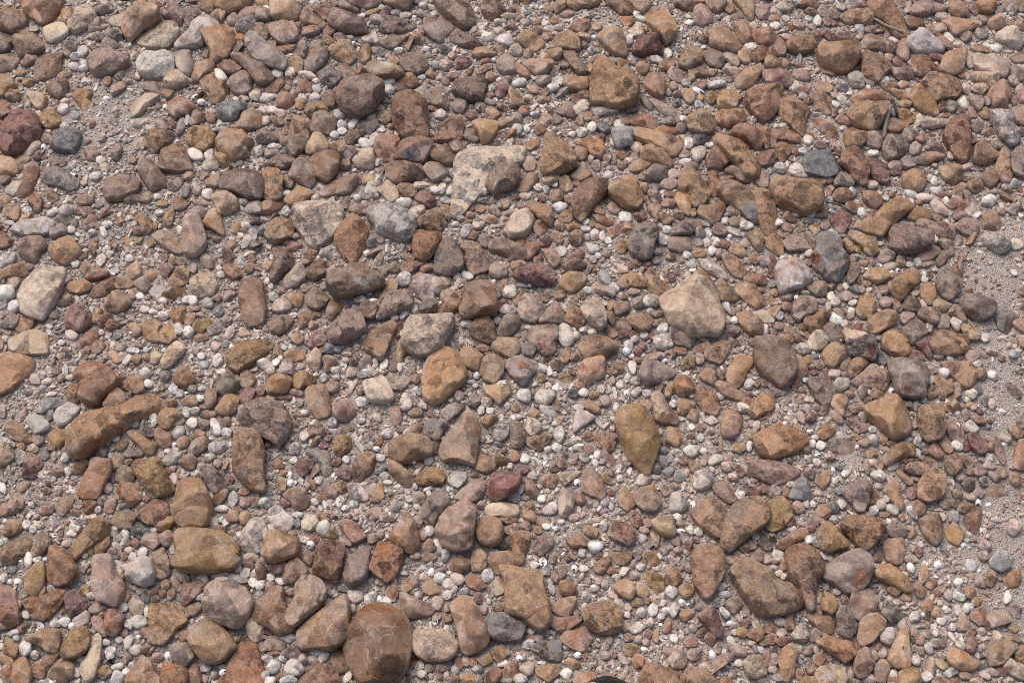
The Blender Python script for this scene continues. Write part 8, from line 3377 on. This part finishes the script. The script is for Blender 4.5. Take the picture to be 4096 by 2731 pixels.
for i, (code, x, y, a, b, ang) in enumerate(ells):
    shape = er.choice(['R', 'A', 'P'], p=[.25, .60, .15])
    code = {'w': 'W', 'p': 'P'}.get(code, 'K' if code == 'k' and er.random() < .5 else code)
    V, F, w, c, th = stone_body(blob(x, y, a, b, ang, er), shape, 1, 2, 9000 + i, 1.1, 1.12)
    stamp(decimate(w, 10)); ta, tb = tints(code + er.choice(list(SECOND[code])))
    pile.put(V, F, ta, tb, .3, shape == 'R')

# stones beyond the picture's edges, so that the place goes on
corners = on_plane(np.array([0, W0, W0, 0.]), np.array([H0, H0, 0, 0.]), 0.0)
codes = list("ttttbbbbccggkkkppwwwryny")
k = 0
while k < 1500:
    p = np.array([er.uniform(-1.5, 1.5), er.uniform(-.15, 2.45)])
    d = np.array([p[0], p[1], -CAM_H]); zf = d @ FWD
    X = (d @ RIGHT) / zf / KPX + W0 / 2; Y = H0 / 2 - (d @ UP) / zf / KPX
    k += 1
    if -30 < X < W0 + 30 and -30 < Y < H0 + 60: continue
    size = er.choice([.03, .02, .012, .008], p=[.12, .25, .33, .30]) * er.uniform(.75, 1.3)
    ci, cj = int((p[1] - OY0) / OS), int((p[0] - OX0) / OS)
    rr = int(size * .9 / OS)
    if OCC[max(ci - rr, 0):ci + rr, max(cj - rr, 0):cj + rr].mean() > .12: continue
    spx = size * zf / (zf * zf * KPX) 
    shape = er.choice(['R', 'A', 'P'], p=[.55, .35, .10])
    code = er.choice(codes)
    V, F, w, c, th = stone_body(blob(X, Y, spx, spx * er.uniform(.55, .85), er.uniform(0, 180), er), shape, 1, 2, 20000 + k)
    stamp(decimate(w, 10)); ta, tb = tints(code + er.choice(list(SECOND[code])))
    pile.put(V, F, ta, tb, .2)

# pebbles packed between them
TEMPL = []
for s in range(36):
    r = np.random.default_rng(300 + s)
    S, F = ICO[2 if s < 12 else 1]
    S = np.sign(S) * np.abs(S) ** .8
    for _ in range(9):
        nn = r.normal(size=3); nn /= np.linalg.norm(nn)
        S -= np.outer(np.maximum(S @ nn - r.uniform(.45, .85), 0), nn)
    S *= (1 + .12 * vnoise(S * 1.3 + s))[:, None]
    S *= r.uniform([1.0, .60, .42], [1.45, 1.05, .85])
    TEMPL.append((S, F))
SAND = [(440, 440, 230), (470, 300, 120), (380, 560, 120), (3970, 1150, 270), (3900, 1330, 220), (4010, 1550, 190), (4010, 1750, 220), (3980, 1950, 200), (3990, 2200, 240), (4040, 2420, 170), (4040, 1000, 200),
        (850, 1000, 80), (60, 1640, 120), (100, 1880, 90), (2720, 150, 110), (2430, 90, 100), (2650, 1070, 80), (1640, 2330, 90), (2480, 2560, 130), (3350, 1720, 60),
        (1560, 1680, 90), (620, 2310, 60), (4030, 900, 150), (2300, 2110, 90), (3700, 2230, 120), (1130, 1000, 60), (2800, 1790, 60), (2760, 1160, 60)]
SANDG = [(*on_plane(np.array([x]), np.array([y]), 0.)[0], rr * KPX * CAM_H / math.sin(PITCH) * (1.65 if k < 11 else .95)) for k, (x, y, rr) in enumerate(SAND)]
def sandiness(x, y):
    s = np.zeros(np.shape(x))
    for sx, sy, sr in SANDG:
        s = np.maximum(s, np.clip(1.25 - np.hypot(x - sx, y - sy) / sr * 1.25, 0, 1))
    return s
FILLC = list("WWWWWWWWWPPPPPPPPKKKKKKKkkttgggnnccbr")
def scatter(name, label, cat, meshes, P, which, yaw, tilt, scale, ta, tb):
    """one object of kind stuff: its points carry where each grain lies, how it is turned, its size and its colour"""
    store = bpy.data.collections.new(name + "_shapes")
    for k, me in enumerate(meshes):
        o = bpy.data.objects.new("%s_shape_%02d" % (name, k), me); store.objects.link(o)
    me = bpy.data.meshes.new(name); n = len(P)
    me.vertices.add(n); me.vertices.foreach_set("co", np.ascontiguousarray(P, np.float32).ravel())
    def fl(an, v, typ, key):
        at = me.attributes.new(an, typ, 'POINT'); at.data.foreach_set(key, np.ascontiguousarray(v).ravel())
    fl("which", which.astype(np.int32), 'INT', "value")
    rot = np.stack([tilt[:, 0], tilt[:, 1], yaw], -1).astype(np.float32)
    fl("turn", rot, 'FLOAT_VECTOR', "vector"); fl("size", scale.astype(np.float32), 'FLOAT', "value")
    for an, c in (("tint", ta), ("tint2", tb)):
        fl(an, np.column_stack([c, np.ones(n)]).astype(np.float32), 'FLOAT_COLOR', "color")
    fl("pitted", np.full(n, .2, np.float32), 'FLOAT', "value")
    fl("variety", np.random.default_rng(n).random(n).astype(np.float32), 'FLOAT', "value")
    ng = bpy.data.node_groups.new(name + "_scatter", 'GeometryNodeTree')
    ng.interface.new_socket("Geometry", in_out='INPUT', socket_type='NodeSocketGeometry')
    ng.interface.new_socket("Geometry", in_out='OUTPUT', socket_type='NodeSocketGeometry')
    nd, L = ng.nodes, ng.links.new
    gi, go = nd.new("NodeGroupInput"), nd.new("NodeGroupOutput")
    ci = nd.new("GeometryNodeCollectionInfo"); ci.inputs["Collection"].default_value = store
    ci.inputs["Separate Children"].default_value = True; ci.inputs["Reset Children"].default_value = True
    ip = nd.new("GeometryNodeInstanceOnPoints"); ip.inputs["Pick Instance"].default_value = True
    def named(an, typ):
        q = nd.new("GeometryNodeInputNamedAttribute"); q.data_type = typ; q.inputs["Name"].default_value = an; return q.outputs["Attribute"]
    L(gi.outputs[0], ip.inputs["Points"]); L(ci.outputs[0], ip.inputs["Instance"])
    L(named("which", 'INT'), ip.inputs["Instance Index"]); L(named("size", 'FLOAT'), ip.inputs["Scale"])
    e2r = nd.new("FunctionNodeEulerToRotation"); L(named("turn", 'FLOAT_VECTOR'), e2r.inputs[0]); L(e2r.outputs[0], ip.inputs["Rotation"])
    L(ip.outputs[0], go.inputs[0])
    o = add(name, me, None, label=label, cat=cat, kind="stuff")
    o.modifiers.new("scatter", 'NODES').node_group = ng
    return o

FP, FW, FR, FT, FS, FA, FB = [], [], [], [], [], [], []
def fill(tries, rlo, rhi, pw, seed, keep_out, zf=.30, codes=FILLC, crowd=False):
    r = np.random.default_rng(seed)
    X = r.uniform(-1.5, 1.5, tries); Y = r.uniform(-.15, 2.4, tries)
    core = r.random(tries) < .72         # most of them where the ground is seen from close by
    Y = np.where(core, .28 + 1.42 * r.random(tries), Y)
    X = np.where(core, r.uniform(-1, 1, tries) * (.52 + .30 * Y), X)
    out = np.abs(X) > .72 * (1 + Y * .18)
    R = rlo + (rhi - rlo) * r.random(tries) ** pw
    sd = sandiness(X, Y)
    keep = (r.random(tries) > sd * keep_out) & ~(out & (r.random(tries) < .45))
    if crowd:       # medium stones crowd the far and the one-sided part of the ground
        keep &= r.random(tries) < np.clip(.15 + 1.2 * np.clip((Y - .70) / .4, 0, 1) * np.clip((X + .75) / .5, 0, 1) + np.clip((X - .28) / .2, 0, 1), 0, 1)
    X, Y, R = X[keep], Y[keep], R[keep]
    Z = ground_z(X, Y)
    J = ((X - OX0) / OS).astype(int); I = ((Y - OY0) / OS).astype(int)
    done = 0
    for x, y, z, rad, i, j in zip(X, Y, Z, R, I, J):
        if OCC[i, j]: continue
        q = max(1, int(rad * .55 / OS))
        i0, i1, j0, j1 = max(i - q, 0), i + q + 1, max(j - q, 0), j + q + 1
        if OCC[i0:i1, j0:j1].mean() > .16: continue
        OCC[i0:i1, j0:j1] = True
        FP.append((x, y, z + rad * zf)); FS.append(rad * 1.12)
        code = codes[r.integers(len(codes))]; sec = SECOND[code]
        ta, tb = tints(code + sec[r.integers(len(sec))], r); FW.append(r.integers(12) if rad > .005 else r.integers(12, len(TEMPL))); FA.append(ta); FB.append(tb)
        done += 1
    return done
n0 = fill(9000, .0085, .0145, 1.3, 40, 1.0, .15, list("ttttbbbcccggkkkrypw"), True)
n1 = fill(9000, .0048, .0080, 1.6, 41, 1.0, .10)
n2 = fill(260000, .0020, .0052, 1.3, 42, .96, .15)
pile.build("pebbles", MAT_STONE, "small stones and pebbles lying between the larger ones", cat="pebbles")
nf = len(FP); fr = np.random.default_rng(50)
tm = []
for S, F in TEMPL:
    q = mesh_from("fine_gravel", S, F, False); q.materials.append(MAT_PEBBLE); tm.append(q)
scatter("fine_gravel", "fine pale gravel packed between the stones", "gravel", tm, np.array(FP), np.array(FW),
        fr.uniform(0, 2 * math.pi, nf), fr.normal(0, .30, (nf, 2)), np.array(FS), np.array(FA), np.array(FB))

# grit: angular grains of a few millimetres
def grit(count, seed):
    r = np.random.default_rng(seed)
    X = r.uniform(-1.35, 1.35, count); Y = r.uniform(-.1, 2.2, count)
    J = ((X - OX0) / OS).astype(int); I = ((Y - OY0) / OS).astype(int)
    lim = .70 * (1 + Y * .20)
    keep = (r.random(count) > .62 * sandiness(X, Y)) & ((~OCC[I, J]) | (r.random(count) < .08)) & ((np.abs(X) < lim) | (r.random(count) < .30))
    X, Y = X[keep], Y[keep]; n = len(X)
    R = .0009 + .0022 * r.random(n) ** 1.9
    pal = np.array([PAL[FILLC[i]] for i in r.integers(0, len(FILLC), n)]) * r.uniform(.75, 1.12, (n, 1))
    pal = np.clip(pal * .66 + srgb((204, 185, 169)) * .34, 0, .8)
    tm = []
    for k in range(14):
        S, F = ICO[1]
        S = S * r.uniform([1, .7, .6], [1.3, 1, .9])
        for _ in range(7):
            nn = r.normal(size=3); nn /= np.linalg.norm(nn)
            S = S - np.outer(np.maximum(S @ nn - r.uniform(.5, .8), 0), nn)
        q = mesh_from("grit", S, F, False); q.materials.append(MAT_PEBBLE); tm.append(q)
    scatter("grit", "fine angular grit scattered over the sand", "grit", tm, np.stack([X, Y, ground_z(X, Y) + R * .3], -1), r.integers(0, 14, n),
            r.uniform(0, 2 * math.pi, n), r.normal(0, .5, (n, 2)), R, pal, pal)
    return n
n3 = grit(230000, 43)

# ---------------------------------------------------------------- things that lie on top: found by looking down on what is there
bpy.context.view_layer.update()
dg = bpy.context.evaluated_depsgraph_get()
def hit(x, y):
    d = ray(np.array([x]), np.array([y]))[0]; d = d / np.linalg.norm(d)
    ok, loc, nor, _, _, _ = scene.ray_cast(dg, Vector((0, 0, CAM_H)), Vector(d))
    if not ok:
        g = on_plane(np.array([x]), np.array([y]), 0.)[0]; return Vector((g[0], g[1], 0)), Vector((0, 0, 1))
    return loc, nor

def short(lab, most):
    w = lab.split()
    w = w[:most]
    while w and w[-1].lower().strip(",") in ("and", "with", "a", "an", "the", "of", "in", "on", "by", "beside", "its", "to", "like", "at", "one", "behind", "next", "near", "from", "under", "two", "small", "among", "between", "or", "that"):
        w.pop()
    return " ".join(w).rstrip(",")

def shell_mesh(a, b, seed):
    r = np.random.default_rng(seed)
    nu, nv = 5, 14
    arc = r.uniform(.72, 1.0) * 2 * math.pi
    V = []
    for t in (0, 1):
        for i in range(nu + 1):
            s = i / nu
            for j in range(nv):
                ph = arc * j / (nv - 1)
                rad = s * (1 + .05 * math.sin(7 * ph) * s)
                z = (1 - s * s) * .55 * b * (1 if seed % 3 else -.6)
                V.append((a * rad * math.cos(ph), b * rad * math.sin(ph), z - t * .0006 + .18 * b))
    V = np.array(V); F = []
    o = (nu + 1) * nv
    for i in range(nu):
        for j in range(nv - 1):
            q = i * nv + j
            F.append((q, q + nv, q + nv + 1, q + 1)); F.append((o + q, o + q + 1, o + q + nv + 1, o + q + nv))
    for j in range(nv - 1):
        q = nu * nv + j; F.append((q, o + q, o + q + 1, q + 1))
    return V, np.array(F)

shells.sort(key=lambda s: -s[2] * s[3])
def nearest(x, y): return min(hero_pos, key=lambda h: (h[0][0] - x)**2 + (h[0][1] - y)**2)[1]
owners = [nearest(x, y) for x, y, *_ in shells[:45]]
seen = {}
gritV, gritF, gn = [], [], 0
for i, (x, y, a, b, ang) in enumerate(shells):
    loc, nor = hit(x, y)
    depth = (Vector((0, 0, CAM_H)) - loc).length
    m = KPX * depth * .97
    V, F = shell_mesh(max(a, b) * m, min(a, b) * m * 1.1, i)
    nor = (nor * .5 + Vector((0, -.25, .9))).normalized()
    e1 = Vector((1, 0, 0)); e1 = (e1 - nor * e1.dot(nor)).normalized(); e2 = nor.cross(e1)
    t = -math.radians(ang + (90 if b > a else 0))
    u = e1 * math.cos(t) + e2 * math.sin(t); v = nor.cross(u)
    V = V @ np.array([u, v, nor])
    if i < 45:
        near = owners[i]; k = seen[near] = seen.get(near, 0) + 1
        many = owners.count(near)
        size = "white sea shell piece" if many == 1 else ("larger" if k == 1 else "smaller" if k == many else "mid-sized") + " white shell piece"
        near = near.replace("very large ", "").replace("large ", "")
        add("shell", mesh_from("shell", V, F), MAT_SHELL, label=size + " near the " + short(near, 9), cat="shell", group="white shell pieces on the gravel", loc=loc)
    else:
        gritV.append(V + np.array(loc)); gritF.append(F + gn); gn += len(V)
# countless tiny shell crumbs
sr = np.random.default_rng(9)
for i in range(230):
    x, y = sr.uniform(0, W0), sr.uniform(0, H0)
    g = on_plane(np.array([x]), np.array([y]), 0.)[0]
    if OCC[int((g[1] - OY0) / OS), int((g[0] - OX0) / OS)] and sr.random() < .8: continue
    loc, nor = hit(x, y)
    if nor.z < .5 or loc.z > .012: continue
    s = sr.uniform(.0016, .0036)
    V, F = shell_mesh(s, s * sr.uniform(.4, .8), i)
    t = sr.uniform(0, 6.28); ct, st = math.cos(t), math.sin(t)
    tl = sr.normal(0, .35)
    V = V @ np.array([[ct, st, 0], [-st, ct, tl], [0, 0, 1]])
    gritV.append(V + np.array(loc) + (0, 0, .0006)); gritF.append(F + gn); gn += len(V)
add("shell_crumbs", mesh_from("shell_crumbs", np.concatenate(gritV), np.concatenate(gritF)), MAT_SHELL,
    label="tiny white shell crumbs scattered through the gravel", cat="shell crumbs", kind="stuff")

def tube(path, radii, sides=9, seed=0):
    r = np.random.default_rng(seed)
    path = np.array(path); n = len(path); V, F = [], []
    for i in range(n):
        d = path[min(i + 1, n - 1)] - path[max(i - 1, 0)]; d /= np.linalg.norm(d) + 1e-9
        s = np.cross(d, (0, 0, 1.)); s /= np.linalg.norm(s) + 1e-9; u = np.cross(s, d)
        for k in range(sides):
            t = 2 * math.pi * k / sides; q = radii[i] * (1 + r.uniform(-.18, .18))
            V.append(path[i] + (s * math.cos(t) + u * math.sin(t) * .8) * q)
    for i in range(n - 1):
        for k in range(sides):
            a = i * sides + k; b = i * sides + (k + 1) % sides
            F.append((a, b, b + sides, a + sides))
    for e, fl in ((0, True), (n - 1, False)):
        c = len(V); V.append(path[e])
        for k in range(sides):
            a = e * sides + k; b = e * sides + (k + 1) % sides
            F.append((b, a, c, c) if fl else (a, b, c, c))
    F = [f if f[2] != f[3] else f for f in F]
    V = np.array(V); T = []
    for f in F:
        if f[2] == f[3]: T.append(f[:3])
        else: T += [(f[0], f[1], f[2]), (f[0], f[2], f[3])]
    return V, np.array(T)

for i, (pts, wd, lab) in enumerate(twigs):
    P3 = []
    for x, y in pts:
        loc, nor = hit(x, y)
        P3.append(np.array(loc))
    P3 = np.array(P3); depth = np.linalg.norm(P3.mean(0) - (0, 0, CAM_H))
    rad = wd / 2 * KPX * depth
    z0, z1 = P3[0, 2], P3[-1, 2]
    s = np.linspace(0, 1, len(P3)); line = z0 + (z1 - z0) * s
    lift = max(0, (P3[:, 2] - line).max())
    newz = line + lift + rad * .8
    P3 = np.array([np.append(on_plane(np.array([x]), np.array([y]), z)[0], z) for (x, y), z in zip(pts, newz)])
    ss = np.linspace(0, 1, 16)
    path = np.column_stack([np.interp(ss, s, P3[:, k]) for k in range(3)])
    V, F = tube(path, rad * (1 - .25 * np.abs(2 * ss - 1)**3) * np.where((ss < .03) | (ss > .97), .7, 1), 9, i)
    base = V.mean(0); base[2] = V[:, 2].min()
    mat = MAT_DARKWOOD if ("dark" in lab or "charred" in lab) else MAT_STRAW if "straw" in lab else MAT_WOOD
    nm = "straw_stem" if "straw" in lab else "rootlet" if "rootlet" in lab else "twig"
    add(nm, mesh_from(nm, V - base, F), mat, label=lab, cat="straw" if "straw" in lab else "twig", loc=base)

def leaf_mesh(l, w, bend):
    V, F = [], []
    for i in range(6):
        s = i / 5; hw = w * math.sin(math.pi * min(.98, s * .93 + .05)) ** .8
        for k in (-1, 0, 1):
            V.append((s * l, k * hw, bend * s * s * l + abs(k) * hw * .3))
    for i in range(5):
        for k in range(2):
            a = i * 3 + k; F.append((a, a + 3, a + 4, a + 1))
    return np.array(V), np.array(F)
for i, (x, y, sz, lab) in enumerate(greens):
    loc, nor = hit(x, y)
    S = sz * KPX * (Vector((0, 0, CAM_H)) - loc).length
    root = bpy.data.objects.new("seedling" if "black" not in lab else "withered_sprig", None)
    COL.objects.link(root); root.location = loc; root.empty_display_size = .01
    root["label"] = lab; root["category"] = "plant"
    mat = MAT_BLACKLEAF if "black" in lab else MAT_MOSS if "moss" in lab else MAT_GREEN
    r = np.random.default_rng(70 + i)
    nl = 8 if "black" in lab else 12
    V, F = tube([(0, 0, -.002), (0, 0, S * .25), (S * .1, 0, S * .5)], [S * .07, S * .06, S * .04], 6)
    add("stem", mesh_from("stem", V, F), mat, parent=root)
    for k in range(nl):
        V, F = leaf_mesh(S * r.uniform(.5, .95), S * r.uniform(.16, .26), r.uniform(-.5, .5))
        t = r.uniform(0, 6.28); e = r.uniform(.0, .9)
        R = np.array([[math.cos(t) * math.cos(e), math.sin(t) * math.cos(e), math.sin(e)], [-math.sin(t), math.cos(t), 0], [-math.cos(t) * math.sin(e), -math.sin(t) * math.sin(e), math.cos(e)]])
        V = V @ R + (r.normal(0, S * .12), r.normal(0, S * .12), S * r.uniform(.15, .5))
        add("leaf", mesh_from("leaf", V, F), mat, parent=root)

# ---------------------------------------------------------------- the photographer's shoes, only the toe tips in view
def shoe(px, py, lab, patch):
    z = .035
    tip = on_plane(np.array([px]), np.array([py]), z)[0]
    g = float(ground_z(tip[0], tip[1]))
    root = bpy.data.objects.new("shoe", None); COL.objects.link(root)
    root.location = (tip[0], tip[1], g + .006); root["label"] = lab; root["category"] = "shoe"; root["group"] = "pair of black shoes"
    ys = np.linspace(0, 1, 34) ** 2; L = .285
    halfw = lambda s: .047 * math.sqrt(max(1 - max(1 - s / .17, 0) ** 2, 0)) * (1 - .16 * math.exp(-((s - .62) / .16)**2)) * (1 if s < .9 else max(0.0, 1 - ((s - .9) / .1)**2) ** .5)
    hgt = lambda s: .018 + .040 * math.sqrt(max(1 - max(1 - s / .15, 0) ** 2, 0)) + .055 * max(0, min(1, (s - .22) / .4)) ** 1.2
    def loft(z0, z1f, widen, nm, mat):
        V, F = [], []; K = 18
        for s in ys:
            w = max(halfw(s), .002) * widen; h = z1f(s)
            for k in range(K):
                t = 2 * math.pi * k / K
                cx, cz = math.cos(t), math.sin(t)
                V.append((w * np.sign(cx) * abs(cx) ** .7, -s * L + (.004 if widen > 1 else 0), z0 + (h - z0) * (.5 + .5 * np.sign(cz) * abs(cz) ** .7)))
        n = len(ys)
        for i in range(n - 1):
            for k in range(K):
                a = i * K + k; b = i * K + (k + 1) % K
                F += [(a, a + K, b + K), (a, b + K, b)]
        for e in (0, n - 1):
            c = len(V); V.append(tuple(np.mean(V[e * K:(e + 1) * K], axis=0)))
            for k in range(K):
                a = e * K + k; b = e * K + (k + 1) % K
                F.append((a, b, c) if e == 0 else (b, a, c))
        return add(nm, mesh_from(nm, np.array(V), np.array(F)), mat, parent=root)
    loft(.016, hgt, 1.0, "upper", MAT_SHOE)
    loft(.0, lambda s: .022, 1.07, "sole", MAT_SOLE)
    if patch:
        S, F = ICO[2]
        add("toe_patch", mesh_from("toe_patch", S * (.009, .006, .003) + (-.020, -.016, .047), F), MAT_PATCH, parent=root)
shoe(1497, 2722, "black shoe toe beside the biggest amber-chipped boulder", False)
shoe(2430, 2711, "black shoe toe with a pale spot beside the flat cracked brown stone", True)
